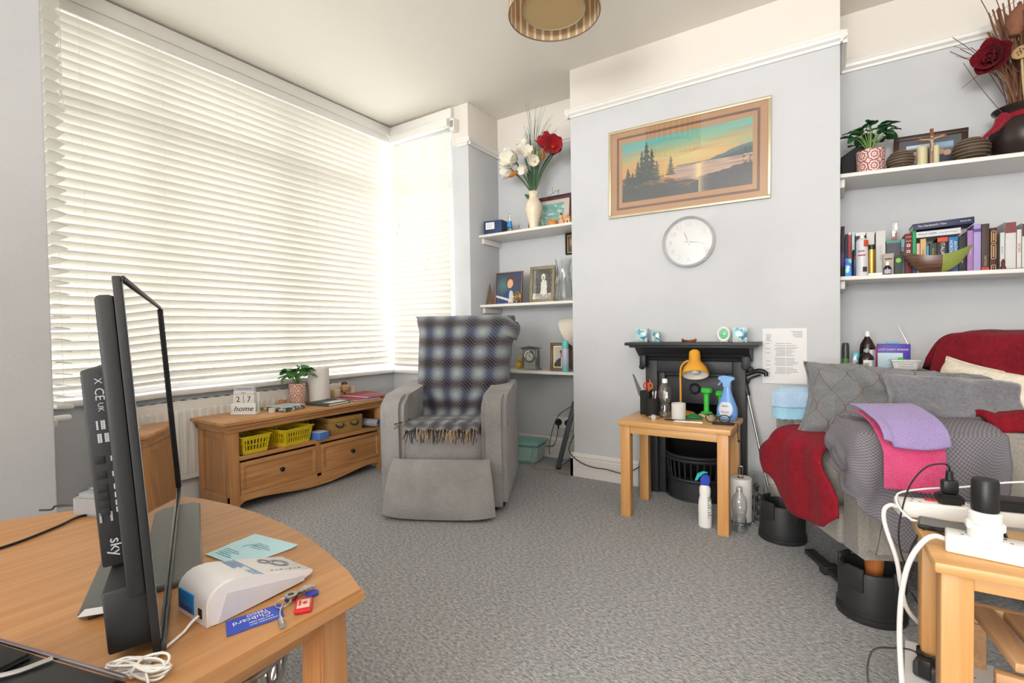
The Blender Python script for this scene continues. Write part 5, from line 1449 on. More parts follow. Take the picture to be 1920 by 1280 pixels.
text('lettering', 'FRESH', .012, T(0, -.0335, .075) @ R(PI / 2, 'X'), mat('label_green_ink', '#5b8f4d', .6), t_)
text('lettering', '99% ACT', .009, T(0, -.0335, .045) @ R(PI / 2, 'X'), M_ink, t_)
# green cloth, glasses, pens
t_ = thing('scouring_pad', 'crumpled green pad beside the candle jar', 'cloth', (-0.605, 2.64, Z5), 0.3)
mb = MB(); mb.grid(lambda u, v: Vector(((u - .5) * .085, (v - .5) * .055, .003 + .018 * math.sin(PI * u) * math.sin(PI * v) * (1 + .5 * nz(u * 5, v * 5)))), 14, 10); mb.solidify(-.003); obj('pad', mb, mat('green_scourer', '#1f7d4f', 0.9), t_, smooth=180)
t_ = thing('spectacles', 'black-framed spectacles lying at the right end of the fireside table', 'glasses', (-0.475, 2.575, Z5), 0.15)
def lens(cx): return [(cx + .026 * math.cos(a) * (1 if abs(math.cos(a)) < .8 else .96), .0, .021 + .018 * math.sin(a)) for a in [2 * PI * k / 24 for k in range(24)]]
mb = MB()
for cx in (-.03, .03): mb.tube(lens(cx), .0026, closed=True, seg=6)
mb.tube([(-.006, 0, .028), (0, 0, .031), (.006, 0, .028)], .0024, seg=6); obj('rims', mb, M_black, t_)
mb = MB()
for cx in (-.03, .03): mb.lathe([(0, -.0006), (.024, -.0006), (.024, .0006), (0, .0006)], 20, M=T(cx, 0, .021) @ R(PI / 2, 'X'), sy=.7)
obj('lens', mb, M_glass, t_)
for s in (-1, 1):
    mb = MB(); mb.tube(spline([(s * .056, 0, .03), (s * .062, .05, .03), (s * .05, .11, .024), (s * .045, .13, .008)]), .0022, seg=6); obj('temple', mb, M_black, t_)
t_ = thing('glasses_case', 'flat black case under the spectacles', 'case', (-0.445, 2.545, Z5 - .0005), 0.15)
mb = MB(); mb.box(-.05, .05, -.022, -.006, 0, .014, bev=.005); obj('case', mb, M_blackm, t_)
for x, y, a, m, lb_ in ((-.60, 2.505, .12, M_wplas, 'white pen lying at the front of the fireside table'), (-.655, 2.52, -.02, M_black, 'black pen lying in front of the candle jar')):
    t_ = thing('pen', lb_, 'pen', (x, y, Z5 + .0045), a)
    mb = MB(); mb.lathe([(0, -.07), (.0015, -.07), (.004, -.058), (.004, .045), (0, .045)], 10, M=R(PI / 2, 'Y')); obj('barrel', mb, m, t_)
    mb = MB(); mb.lathe([(0, .045), (.0045, .045), (.0045, .066), (0, .068)], 10, M=R(PI / 2, 'Y')); obj('cap', mb, m, t_)
t_ = thing('hanging_cord', 'thin black cord hanging off the right table edge', 'cord', (-0.382, 2.56, Z5))
mb = MB(); mb.tube(spline([(-.02, 0, .004), (-.004, 0, .005), (.0, 0, -.01), (.0, .0, -.055), (.004, .0, -.075)]), .002, seg=6); mb.sphere((.004, 0, -.078), .006, seg=8, rings=6); obj('cord', mb, M_black, t_)

# ------------------------------------------------------------------ on the carpet by the fireplace
t_ = thing('cleaner_bottle', 'white spray cleaner with blue and turquoise head on the carpet', 'bottle', (-0.522, 2.50, 0), 0.1)
mb = MB(); mb.lathe([(0, 0), (.028, 0), (.031, .006), (.031, .10), (.029, .13), (.024, .15), (.026, .165), (.026, .19), (.018, .205), (0, .205)], 28, sy=.8); obj('bottle', mb, M_wplas, t_)
mb = MB(); mb.prism([(-.016, .200), (.016, .200), (.024, .222), (.022, .245), (.012, .258), (-.008, .256), (-.020, .235), (-.018, .215)], -.012, .012, bev=.004, seg=2, M=R(PI / 2, 'X')); obj('spray_head', mb, mat('royal_blue_plastic', '#2345b8', 0.35), t_)
mb = MB(); mb.prism([(-.010, .262), (.014, .266), (-.006, .272), (-.034, .258), (-.046, .222), (-.032, .226), (-.022, .248)], -.011, .011, bev=.003, seg=2, M=R(PI / 2, 'X')); obj('nozzle_cover', mb, mat('turquoise_plastic', '#2fb3b0', 0.35), t_)
mb = MB()
for k in range(9): mb.box(.006, .010 + .012 * ((k * 5) % 3) / 2, -.0262, -.0255, .05 + k * .012, .056 + k * .012, M=R(.35))
obj('print_lines', mb, M_inkg, t_)
t_ = thing('kitchen_roll', 'white kitchen roll on the wire holder by the table leg', 'paper roll', (-0.385, 2.655, 0.012))
mb = MB(); mb.lathe([(.018, 0), (.050, 0), (.052, .003), (.052, .207), (.050, .21), (.018, .21), (.018, 0)], 40); obj('roll', mb, mat('kitchen_paper', '#e9e6e3', 0.9, bump=.15, scale=90), t_)
mb = MB(); mb.lathe([(.0165, .001), (.019, .001), (.019, .209), (.0165, .209), (.0165, .001)], 24); obj('core', mb, mat('brown_card', '#b08a62', .9), t_)
t_ = thing('roll_holder', 'chrome wire stand holding the kitchen roll', 'holder', (-0.385, 2.655, 0))
mb = MB()
mb.tube([(.058 * math.cos(2 * PI * k / 36), .058 * math.sin(2 * PI * k / 36), .004) for k in range(36)], .0035, closed=True, seg=6); mb.tube([(-.058, 0, .004), (.058, 0, .004)], .003, seg=6); obj('base_ring', mb, M_chrome, t_)
mb = MB(); mb.tube(spline([(-.010, 0, .004), (-.010, 0, .15), (-.010, 0, .262), (-.006, 0, .277), (.006, 0, .277), (.010, 0, .262), (.010, 0, .15), (.010, 0, .004)]), .003, seg=8); obj('loop', mb, M_chrome, t_)
mb = MB(); mb.tube(spline([(.060, -.01, .004), (.064, -.012, .1), (.064, -.012, .14), (.060, -.012, .16)]), .003, seg=8); obj('side_arm', mb, M_chrome, t_)
t_ = thing('acrylic_holder', 'clear acrylic holder on the carpet against the chimney wall', 'holder', (-0.318, 2.735, 0))
mb = MB()
for a, b_, c, d in ((-.03, .03, -.03, -.027), (-.03, .03, .027, .03), (-.03, -.027, -.027, .027), (.027, .03, -.027, .027)): mb.box(a, b_, c, d, 0, .235)
obj('walls', mb, M_plastic_clear, t_)
mb = MB(); mb.box(-.027, .027, -.027, .027, .0, .004); obj('floor', mb, M_plastic_clear, t_)
mb = MB()
for k in range(9): mb.sphere((.012 * math.sin(k * 2.3), .012 * math.cos(k * 1.7), .02 + k * .018), .008 + .003 * (k % 3), seg=8, rings=6)
o = obj('dark_contents', mb, M_black, t_); o['kind'] = 'stuff'
# litter picker leaning on the wall
g0, g1 = Vector((-0.405, 2.905, 0.715)), Vector((-0.255, 2.83, 0.02))
t_ = thing('litter_picker', 'long silver litter picker with black pistol grip leaning by the fireplace', 'grabber', g1)
gd = (g0 - g1).normalized()
mb = MB(); mb.tube([Vector((0, 0, 0)) + gd * .05, g0 - g1], .0065, seg=12); obj('shaft', mb, M_steel, t_)
mb = MB(); mb.tube([gd * 0.60, (g0 - g1) + gd * .03], .013, seg=12); mb.tube(spline([(g0 - g1) + gd * -.005, (g0 - g1) + Vector((.03, -.004, .008)), (g0 - g1) + Vector((.075, -.008, .022)), (g0 - g1) + Vector((.108, -.010, .014)), (g0 - g1) + Vector((.112, -.012, -.006))]), [.013] * 8 + [.012] * 8 + [.013] * 8 + [.011] * 9, seg=12); obj('grip', mb, M_black, t_)
mb = MB(); mb.tube(spline([(g0 - g1) + gd * -.05 + Vector((.012, 0, 0)), (g0 - g1) + Vector((.035, -.006, -.020)), (g0 - g1) + Vector((.085, -.008, .002))]), .006, seg=8); obj('trigger', mb, M_black, t_)
for s in (-1, 1):
    mb = MB(); mb.tube(spline([gd * .06, Vector((s * .02, -.005, .035)), Vector((s * .016, -.008, 0.0))]), .006, seg=8); obj('jaw', mb, M_black, t_)

# cable running along the chimney skirting
cab_ = cable('black_cable', [(-1.49, 3.05, .25), (-1.475, 2.93, .17), (-1.40, 2.915, .11), (-1.30, 2.905, .085), (-1.20, 2.90, .085), (-1.08, 2.90, .075), (-1.0, 2.905, .12), (-0.95, 2.91, .16)], .003, M_black)
tag(cab_, 'thin black cable running along the chimney skirting board', 'cable')
# ------------------------------------------------------------------ left alcove, top shelf
LTs = LT + 0.0005
t_ = thing('box_file', 'navy blue box with a white label, left end of the top left shelf', 'box', (-2.165, 3.12, LTs), 0.12)
M_navy = mat('navy_card', '#22375f', 0.6)
mb = MB(); mb.box(-.078, .078, -.065, .065, 0, .105, bev=.003); obj('box', mb, M_navy, t_)
mb = MB(); mb.box(-.06, .015, -.0662, -.0652, .04, .092); obj('label', mb, M_paper, t_)
mb = MB()
for k in range(5): mb.box(-.054, .006 - .01 * (k % 3), -.0668, -.0663, .05 + k * .008, .0515 + k * .008)
obj('label_print', mb, M_inkg, t_)
mb = MB(); mb.box(.079, .083, -.05, .03, .02, .075, bev=.003); obj('clasp', mb, M_navy, t_)
t_ = thing('statuette_bottle', 'clear figure-shaped bottle with a blue sash beside the navy box', 'bottle', (-2.045, 3.12, LTs))
mb = MB(); mb.lathe([(0, 0), (.024, 0), (.026, .01), (.022, .05), (.016, .09), (.010, .115), (.011, .135), (.008, .15), (0, .155)], 20); obj('bottle', mb, M_plastic_clear, t_)
mb = MB(); mb.lathe([(0, .045), (.0225, .047), (.0165, .09), (0, .10)], 16, M=T(0, 0, 0)); obj('blue_fill', mb, mat('bright_blue', '#3f9ade', .3), t_)
frame_pic('picture_frame', 'dark red framed turquoise print leaning behind the cream vase', 'picture', .37, .255, .03, stand_M(-1.74, 3.20, LTs, .255, 0, .10), mat('oxblood_frame', '#4a2226', 0.4), pic_teal, 40, 30)
for x, lb_ in ((-1.925, 'tiny glass angel left of the cream vase'), (-1.715, 'tiny glass angel right of the cream vase')):
    t_ = thing('glass_angel', lb_, 'ornament', (x, 3.06, LTs))
    mb = MB(); mb.lathe([(0, 0), (.014, 0), (.012, .015), (.005, .03), (.007, .038), (0, .046)], 14); obj('body', mb, glassy('ornament_glass', (.95, .95, .95), .05, .5, .85), t_)
    mb = MB()
    for s in (-1, 1): mb.sphere((s * .011, .004, .026), .009, .003, .008, seg=8, rings=6)
    obj('wings', mb, glassy('ornament_glass'), t_)
vase = thing('flower_vase', 'cream vase of white and red silk flowers on the top left shelf', 'vase', (-1.82, 3.10, LTs))
M_creamc = mat('cream_ceramic', '#e6d8bf', 0.3, var=.02)
mb = MB(); mb.lathe([(0, 0), (.032, 0), (.034, .006), (.036, .04), (.052, .10), (.064, .15), (.060, .185), (.040, .215), (.032, .235), (.034, .255), (.046, .272), (.043, .272), (.030, .25), (.028, .232), (.03, .2), (0, .19)], 36); obj('vase', mb, M_creamc, vase)
M_stem = mat('silk_stem_green', '#3f5f3a', 0.7); M_grass = mat('silk_grass_green', '#67887c', 0.7, var=.15)
M_wpet = fabric('silk_white', '#e6e0cf', '#f6f2e6', 50, bump=.1); M_rpet = fabric('silk_red', '#8f0f18', '#c01a24', 40, bump=.1); M_gsep = mat('sepal_green', '#7d9a4e', .7); M_osep = mat('sepal_orange', '#c47a35', .7)
M_dred = fabric('velvet_dark_red', '#3d060f', '#7d1220', 60, bump=.2, sheen=.05)
def petal(L, W, curl, M, mb, seed=0):
    def fn(u, v):
        a = (u - .5) * 2; w = W * math.sin(PI * min(1, v * .86 + .10)) ** .8 * .5
        return M @ Vector((a * w, L * v, curl * v * v * L + .25 * w * a * a + .006 * nz(a * 2 + seed, v * 4, seed)))
    mb.grid(fn, 6, 8)
def flower(parent, c, d, r, n, m, curl=0.5, tilt=0.6, name='flower_head', layers=1, centre=None):
    """trumpet flower at c opening along d"""
    B = facing(d, (0.13, 0.2, 0.97), c)
    mb = MB()
    for l in range(layers):
        for k in range(n):
            a = 2 * PI * k / n + l * PI / n + .2
            M = B @ R(a) @ R(tilt + l * .35, 'X')
            petal(r * (1 - .2 * l), r * .95, curl, M, mb, k * 3.1 + l)
    mb.solidify(-.0012)
    o = obj(name, mb, m, parent, smooth=180)
    if centre:
        mb = MB()
        for k in range(5):
            a = 2 * PI * k / 5; mb.tube([B @ Vector((0, 0, 0)), B @ Vector((math.cos(a) * .008, math.sin(a) * .008, r * .55))], .0016, seg=5)
        obj('stamens', mb, centre, o)
    return o
def stem(parent, pts, r, m, name='stem'):
    mb = MB(); mb.tube(spline(pts, 6), r, seg=7); return obj(name, mb, m, parent)
cam_dir = Vector((1.82, -3.1, -.9)).normalized()
V0 = (0, 0, .25)
M_stam = mat('stamen_yellow', '#d9b75c', .6)
for (c, d, m, r, cen) in (((.175, -.03, .53), (.5, -.8, .05), M_rpet, .115, M_stam), ((.125, .02, .575), (-.25, -.6, .6), M_rpet, .10, None), ((-.115, -.05, .50), (-.2, -.95, .1), M_wpet, .115, M_stam), ((-.07, .0, .555), (.1, -.5, .6), M_wpet, .10, None), ((-.165, -.02, .455), (-.85, -.35, -.1), M_wpet, .09, None), ((.0, -.04, .515), (.2, -.9, .35), M_wpet, .08, M_stam), ((.05, -.05, .465), (.3, -.9, -.15), M_wpet, .07, M_stam), ((-.02, -.05, .425), (-.3, -.9, -.2), M_wpet, .065, None)):
    stem(vase, [V0, (c[0] * .5, c[1] * .5, .25 + (c[2] - .25) * .55), (c[0] - d[0] * .03, c[1] - d[1] * .03, c[2] - .03), c], .006, M_stem)
    flower(vase, c, d, r, 6, m, .55, .55, centre=cen)
for c, d in (((.055, -.04, .50), (.3, -.2, 1)), ((.02, -.03, .53), (-.2, -.3, 1))):
    B = facing(d, (0, 1, 0), c); mb = MB(); mb.lathe([(0, -.03), (.008, -.025), (.018, .0), (.015, .03), (.006, .05), (0, .055)], 12, M=B); obj('bud', mb, M_gsep, vase)
for c, d in (((-.105, -.05, .43), (-.6, -.3, -.35)), ((.105, -.04, .47), (.2, -.2, .8))):
    B = facing(d, (0, 1, 0), c); mb = MB()
    for k in range(2): petal(.075, .035, .2, B @ R(k * 2.4) @ R(1.2, 'X'), mb, k)
    mb.solidify(-.001); obj('sepal', mb, M_osep, vase, smooth=180)
rnd = random.Random(21)
mb = MB()
for k in range(54):
    s = rnd.uniform(-.9, 1.0); top = rnd.uniform(.55, .93) if abs(s) < .45 else rnd.uniform(.5, .78)
    bend = s * .22 if s > 0 else s * .10
    p0 = Vector((rnd.uniform(-.015, .015), rnd.uniform(-.015, .015), .25)); yo = rnd.uniform(-.05, .05)
    pts = spline([p0, Vector((bend * .18, yo * .3, .25 + (top - .25) * .4)), Vector((bend * .5, yo * .7, .25 + (top - .25) * .8)), Vector((bend * 1.0, yo, top))], 5)
    mb.tube(pts, [0.0034 - .0026 * i / (len(pts) - 1) for i in range(len(pts))], seg=4)
o = obj('grass_blades', mb, M_grass, vase, smooth=180); o['kind'] = 'stuff'
mb = MB()
for a, L, zz in ((.4, .13, .36), (-.5, .12, .33), (.1, .15, .34), (-.15, .14, .38), (.9, .09, .27)):
    petal(L, .03, .1, T(0, -.01, zz - .06) @ R(-a, 'Y') @ R(PI / 2 - .15, 'X'), mb, a)
mb.solidify(-.001); obj('leaf', mb, M_stem, vase, smooth=180)
t_ = thing('twig_flower', 'small pale yellow blossom on a thin twig right of the cream vase', 'flower', (-1.655, 3.14, LTs + .245))
mb = MB(); mb.tube(spline([(-.10, 0, -.03), (-.03, 0, .005), (.01, 0, .02), (.02, 0, -.02)]), .0015, seg=5); mb.tube(spline([(-.03, 0, .005), (-.032, 0, .05)]), .0013, seg=5); obj('twig', mb, M_stem, t_)
mb = MB()
for k in range(5): petal(.02, .016, .3, T(.01, -.004, .022) @ R(k * 1.256, 'Y') , mb, k)
mb.solidify(-.001); obj('blossom', mb, mat('pale_yellow', '#d8d79a', .7), t_)
# small orange ornaments at the right end
M_orn = mat('terracotta_orange', '#d08a45', .6, var=.15, scale=60); M_orn2 = mat('terracotta_pale', '#dfae80', .6, var=.1, scale=60)
def house(x, label, m, kind):
    t_ = thing('figurine', label, 'ornament', (x, 3.06, LTs), 0.1)
    if kind == 'crown':
        mb = MB(); mb.lathe([(0, 0), (.034, 0), (.036, .02), (.030, .03), (0, .028)], 16); obj('base', mb, m, t_)
        mb = MB()
        for k in range(8):
            a = 2 * PI * k / 8; mb.lathe([(0, 0), (.009, 0), (.007, .012), (0, .026)], 6, M=T(.028 * math.cos(a), .028 * math.sin(a), .024))
        obj('points', mb, m, t_)
    elif kind == 'bear':
        mb = MB(); mb.sphere((0, 0, .02), .022, .02, .022, seg=12, rings=8); obj('body', mb, m, t_)
        mb = MB(); mb.sphere((0, -.004, .05), .016, seg=12, rings=8)
        for s in (-1, 1): mb.sphere((s * .012, -.002, .063), .006, seg=8, rings=6)
        obj('head', mb, m, t_)
        mb = MB(); mb.sphere((0, -.004, .071), .008, .008, .006, seg=8, rings=6); obj('hat', mb, M_black, t_)
    else:
        mb = MB(); mb.box(-.018, .018, -.014, .014, 0, .038, bev=.002); obj('walls', mb, m, t_)
        mb = MB(); mb.prism([(-.022, .036), (.022, .036), (0, .062)], -.016, .016, M=R(PI / 2, 'X')); obj('roof', mb, M_orn, t_)
        mb = MB(); mb.box(-.004, .004, -.0150, -.0142, 0, .018); obj('door', mb, M_blackm, t_)
house(-1.645, 'orange crown-shaped ornament right of the vase on the top left shelf', M_orn, 'crown')
house(-1.575, 'small pale bear figurine with a dark hat between the orange ornaments', M_orn2, 'bear')
house(-1.525, 'small orange house ornament at the chimney end of the top left shelf', M_orn2, 'house')
# small dark frame hung between the shelves
frame_pic('picture_frame', 'small black-edged photo hanging below the top left shelf by the chimney', 'picture', .105, .155, .012, T(-1.608, DA - .005, 1.605) @ R(PI / 2, 'X'), M_blackm, pic_small, 20, 20, mount=(mat('gilt_slip', '#bfa672', .4, .5), .006))

# ------------------------------------------------------------------ left alcove, middle shelf
LMs = LM + 0.0005
t_ = thing('wooden_tree', 'brown wooden cone tree ornament, left end of the middle left shelf', 'ornament', (-2.225, 3.10, LMs))
mb = MB(); mb.lathe([(.038, 0), (.003, .165), (0, .168)], 4); mb.lathe([(0, 0), (.038, 0)], 4); obj('cone', mb, wood('walnut', '#4a3325', '#75563c', 0, scale=2), t_, smooth=0)
frame_pic('picture_frame', 'copper-framed colour portrait of a person in a blue gown', 'picture', .25, .245, .008, stand_M(-2.055, 3.10, LMs, .245, -.05, .12), mat('copper_frame', '#9c6e55', .35, .5), pic_graduate, 44, 44, back_leg=True)
t_ = thing('gold_medallion', 'small gold openwork disc on a stand between the two portraits', 'ornament', (-1.945, 3.045, LMs))
mb = MB(); mb.tube([(.030 * math.cos(a), 0, .050 + .032 * math.sin(a)) for a in [2 * PI * k / 28 for k in range(28)]], .004, closed=True, seg=6)
for k in range(6): a = k * PI / 3; mb.tube([(0, 0, .05), (.028 * math.cos(a), 0, .05 + .03 * math.sin(a))], .0025, seg=5)
mb.tube([(.014 * math.cos(a), 0, .050 + .015 * math.sin(a)) for a in [2 * PI * k / 20 for k in range(20)]], .003, closed=True, seg=6); obj('disc', mb, M_gold, t_)
mb = MB(); mb.lathe([(0, 0), (.016, 0), (.014, .004), (.004, .008), (.003, .02), (0, .02)], 16); obj('stand', mb, M_gold, t_)
frame_pic('picture_frame', 'ornate antique-gold frame with a monochrome photo of a child in white', 'picture', .205, .27, .025, stand_M(-1.785, 3.14, LMs, .27, .04, .10), mat('antique_gold', '#8d8266', .5, .35, var=.35, scale=90, bump=.5), pic_child, 40, 60, back_leg=True)
t_ = thing('glass_vase', 'waisted clear glass vase at the chimney end of the middle left shelf', 'vase', (-1.585, 3.10, LMs))
mb = MB(); mb.lathe([(0, 0), (.070, 0), (.076, .008), (.074, .03), (.058, .12), (.044, .19), (.046, .23), (.062, .295), (.059, .295), (.043, .23), (.041, .19), (.055, .12), (.070, .03), (0, .02)], 36); obj('glass', mb, glassy('cut_glass', (.98, .99, .99), .04, .15, .97), t_)
mb = MB()
for k in range(12):
    a = 2 * PI * k / 12
    mb.tube([(.0575 * math.cos(a), .0575 * math.sin(a), .125), (.0495 * math.cos(a + .2), .0495 * math.sin(a + .2), .165), (.0455 * math.cos(a), .0455 * math.sin(a), .20)], .002, seg=5)
obj('cut_pattern', mb, glassy('ornament_glass'), t_)

# ------------------------------------------------------------------ left alcove, lowest shelf
LLs = LL + 0.0005
t_ = thing('toy_duck', 'small yellow duck ornament beside the silver clock', 'ornament', (-1.985, 3.14, LLs), -.3)
M_dk = mat('duck_yellow', '#d9b23a', .45)
mb = MB(); mb.sphere((0, 0, .03), .04, .028, .03, seg=14, rings=10); obj('body', mb, M_dk, t_)
mb = MB(); mb.sphere((.02, -.004, .075), .02, seg=12, rings=8); h_ = obj('head', mb, M_dk, t_)
mb = MB(); mb.lathe([(0, 0), (.008, 0), (.003, .014), (0, .015)], 8, M=T(.038, -.006, .073) @ R(PI / 2, 'Y')); obj('beak', mb, M_or, h_)
t_ = thing('mantel_clock', 'silver arched mantel clock with round dial on the lowest left shelf', 'clock', (-1.868, 3.11, LLs), 0.05)
mb = MB(); mb.box(-.078, .078, -.032, .032, 0, .010, bev=.002); mb.box(-.064, -.048, -.026, .026, .010, .158, bev=.002); mb.box(.048, .064, -.026, .026, .010, .158, bev=.002); obj('columns', mb, M_steel, t_)
mb = MB(); mb.box(-.0478, .0478, -.018, .02, .010, .158); obj('body', mb, mat('satin_silver', '#b4b6b5', .4, .35), t_)
mb = MB(); mb.prism([(-.080, .158), (.080, .158), (.080, .163), (.05, .170), (0, .176), (-.05, .170), (-.080, .163)], -.032, .032, M=R(PI / 2, 'X')); obj('arched_top', mb, M_steel, t_)
mb = MB(); mb.lathe([(.034, 0), (.044, 0), (.043, .008), (.036, .010), (.034, .006)], 40, M=T(0, -.018, .10) @ R(PI / 2, 'X')); obj('bezel', mb, M_chrome, t_)
mb = MB(); mb.lathe([(0, 0), (.0345, 0), (.0345, .004), (0, .004)], 36, M=T(0, -.018, .10) @ R(PI / 2, 'X')); fc = obj('dial', mb, mat('dial_cream', '#d6d5cd', .5), t_)
for k in range(12):
    a = k * PI / 6; mb = MB(); mb.box(.024, .031, -.0012, .0012, 0, .001, M=T(0, -.0225, .10) @ R(PI / 2, 'X') @ R(a)); obj('hour_mark', mb, M_ink, fc)
mb = MB(); mb.box(0, .024, -.001, .001, 0, .001, M=T(0, -.0235, .10) @ R(PI / 2, 'X') @ R(-.4)); mb.box(0, .016, -.0013, .0013, 0, .001, M=T(0, -.0235, .10) @ R(PI / 2, 'X') @ R(1.9)); obj('hands', mb, M_ink, fc)
frame_pic('picture_frame', 'brown and gold framed portrait leaning behind the turquoise aerosol', 'picture', .155, .20, .022, stand_M(-1.63, 3.13, LLs, .20, .35, .14), wood('dark_frame', '#4a3424', '#6b4e33', 0), pic_man, 30, 40, mount=(mat('gilt_slip', '#bfa672', .4, .5), .006), back_leg=True)
t_ = thing('aerosol_can', 'turquoise aerosol can in front of the brown framed portrait', 'can', (-1.558, 3.06, LLs))
mb = MB(); mb.lathe([(0, 0), (.023, 0), (.0245, .003), (.0245, .155), (.022, .162), (0, .163)], 28)
def aero():
    m = bpy.data.materials.new('aerosol_print'); m.use_nodes = True; nt = m.node_tree; b = nt.nodes['Principled BSDF']; b.inputs['Roughness'].default_value = .3
    tc = nd(nt, 'ShaderNodeTexCoord'); sp = nd(nt, 'ShaderNodeSeparateXYZ'); nt.links.new(tc.outputs['Object'], sp.inputs[0])
    n = nd(nt, 'ShaderNodeTexNoise', i_Scale=30.0); nt.links.new(tc.outputs['Object'], n.inputs['Vector'])
    md = nd(nt, 'ShaderNodeMath', operation='MULTIPLY_ADD'); md.inputs[1].default_value = .05; nt.links.new(n.outputs['Fac'], md.inputs[0]); nt.links.new(sp.outputs['Z'], md.inputs[2])
    dv = nd(nt, 'ShaderNodeMath', operation='DIVIDE'); dv.inputs[1].default_value = .19; nt.links.new(md.outputs[0], dv.inputs[0])
    rp = nd(nt, 'ShaderNodeValToRGB'); e = rp.color_ramp.elements; e[0].color = (*lin('#5fc0bd'), 1); e[1].color = (*lin('#c5c3da'), 1); e[0].position = .15; e[1].position = .6
    nt.links.new(dv.outputs[0], rp.inputs[0]); nt.links.new(rp.outputs[0], b.inputs['Base Color']); return m
obj('can', mb, aero(), t_)
mb = MB(); mb.lathe([(0, .163), (.0235, .163), (.0235, .215), (.020, .219), (0, .219)], 28); obj('cap', mb, mat('aqua_plastic', '#6fcfc4', .35), t_)
LP_ = thing('table_lamp', 'small lamp with tilted cream pleated shade by the chimney on the lowest left shelf', 'lamp', (-1.50, 3.16, LLs))
mb = MB(); mb.lathe([(0, 0), (.045, 0), (.048, .006), (.03, .016), (.01, .025), (.009, .23), (0, .23)], 24); obj('base', mb, mat('lamp_base_dark', '#4c3a2c', .4), LP_)
mb = MB()
n_ = 72; prof_ = [(.048, .10), (.105, -.06)]
rings = []
for (r, z) in ((.050, .095), (.078, .02), (.108, -.062)):
    rings.append([mb.bm.verts.new((r * (1 + (.018 if k % 2 else 0)) * math.cos(2 * PI * k / n_), r * (1 + (.018 if k % 2 else 0)) * math.sin(2 * PI * k / n_), z)) for k in range(n_)])
for a, b_ in zip(rings, rings[1:]):
    for k in range(n_): mb.bm.faces.new((a[k], a[(k + 1) % n_], b_[(k + 1) % n_], b_[k]))
mb.solidify(.0015)
for v in mb.bm.verts: v.co = T(-.02, -.02, .30) @ R(math.radians(62), 'Y') @ v.co
obj('pleated_shade', mb, mat('cream_pleated_fabric', '#dcd5c8', .8), LP_, smooth=0)

# ------------------------------------------------------------------ alcove floor: tub, folding frame, socket
t_ = thing('storage_tub', 'pale green lidded plastic storage tub on the alcove floor', 'tub', (-1.965, 3.10, 0), 0.16)
M_tub = mat('pale_green_plastic', '#a9c8bd', .35, var=.12, scale=25); M_lid = mat('teal_lid', '#7fb3b0', .35, var=.05)
mb = MB()
b0 = [(-.15, -.085), (.15, -.085), (.15, .085), (-.15, .085)]; b1 = [(-.175, -.105), (.175, -.105), (.175, .105), (-.175, .105)]
va = [mb.bm.verts.new((x, y, 0.0)) for x, y in b0]; vb = [mb.bm.verts.new((x, y, .135)) for x, y in b1]
mb.bm.faces.new(list(reversed(va))); mb.bm.faces.new(vb)
for k in range(4): mb.bm.faces.new((va[k], va[(k + 1) % 4], vb[(k + 1) % 4], vb[k]))
bmesh.ops.bevel(mb.bm, geom=mb.bm.edges[:], offset=.014, segments=3, affect='EDGES'); obj('body', mb, M_tub, t_, smooth=50)
mb = MB(); mb.box(-.185, .185, -.115, .115, .136, .156, bev=.007); mb.box(-.165, .165, -.095, .095, .154, .161, bev=.003); obj('lid', mb, M_lid, t_)
mb = MB(); mb.tube(spline([(-.15, -.108, .132), (-.135, -.100, .04), (-.11, -.095, .022), (.10, -.095, .022), (.125, -.100, .04), (.15, -.108, .132)]), .004, seg=6); obj('moulded_band', mb, M_lid, t_)
t_ = thing('folding_frame', 'grey metal folding frame leaning in the alcove by the chimney', 'frame', (-1.585, 3.03, 0))
M_gm = mat('slate_grey_metal', '#565a63', .4, .3)
def beam(p0, p1, w, d, up=(0, 1, 0)):
    mb = MB(); p0, p1 = Vector(p0), Vector(p1); L = (p1 - p0).length
    mb.box(-w / 2, w / 2, -d / 2, d / 2, 0, L, bev=.004, M=facing(p1 - p0, up, p0)); return mb
obj('upright', beam((-.02, -.01, .012), (.085, .05, .47), .032, .02), M_gm, t_)
obj('foot_rail', beam((-.03, 0, .02), (.09, .12, .09), .022, .03), M_gm, t_)
obj('cross_rail', beam((.06, .10, .07), (.105, .13, .22), .018, .02), M_gm, t_)
mb = MB(); mb.lathe([(0, 0), (.018, 0), (.02, .012), (0, .014)], 14, M=T(-.02, -.005, 0)); obj('rubber_foot', mb, M_black, t_)
sk = thing('wall_socket', 'white double wall socket above the alcove skirting', 'socket', (-1.69, DA - .001, .272))
mb = MB(); mb.box(-.073, .073, -.010, 0, -.043, .043, bev=.003); obj('plate', mb, M_wplas, sk)
for x, lb_ in ((-.042, 'round black plug in the left half of the alcove socket'), (.038, 'round black plug in the right half of the alcove socket, behind the frame')):
    pg = thing('mains_plug', lb_, 'plug', (-1.69 + x, DA - .0115, .276))
    mb = MB(); mb.lathe([(0, 0), (.024, 0), (.026, .006), (.024, .024), (.016, .034), (0, .036)], 20, M=R(PI / 2, 'X')); obj('body', mb, M_black, pg)
    mb = MB(); mb.lathe([(0, 0), (.007, 0), (.005, .03), (0, .03)], 10, M=T(0, -.016, -.018) @ R(PI, 'X')); obj('cord_grip', mb, M_black, pg)
o = cable('black_cable', [(-1.732, DA - .03, .232), (-1.742, DA - .032, .17), (-1.765, DA - .035, .105), (-1.79, DA - .04, .09), (-1.84, DA - .05, .088)], .0028, M_black); tag(o, 'black plug cable hanging down beside the green tub', 'cable')
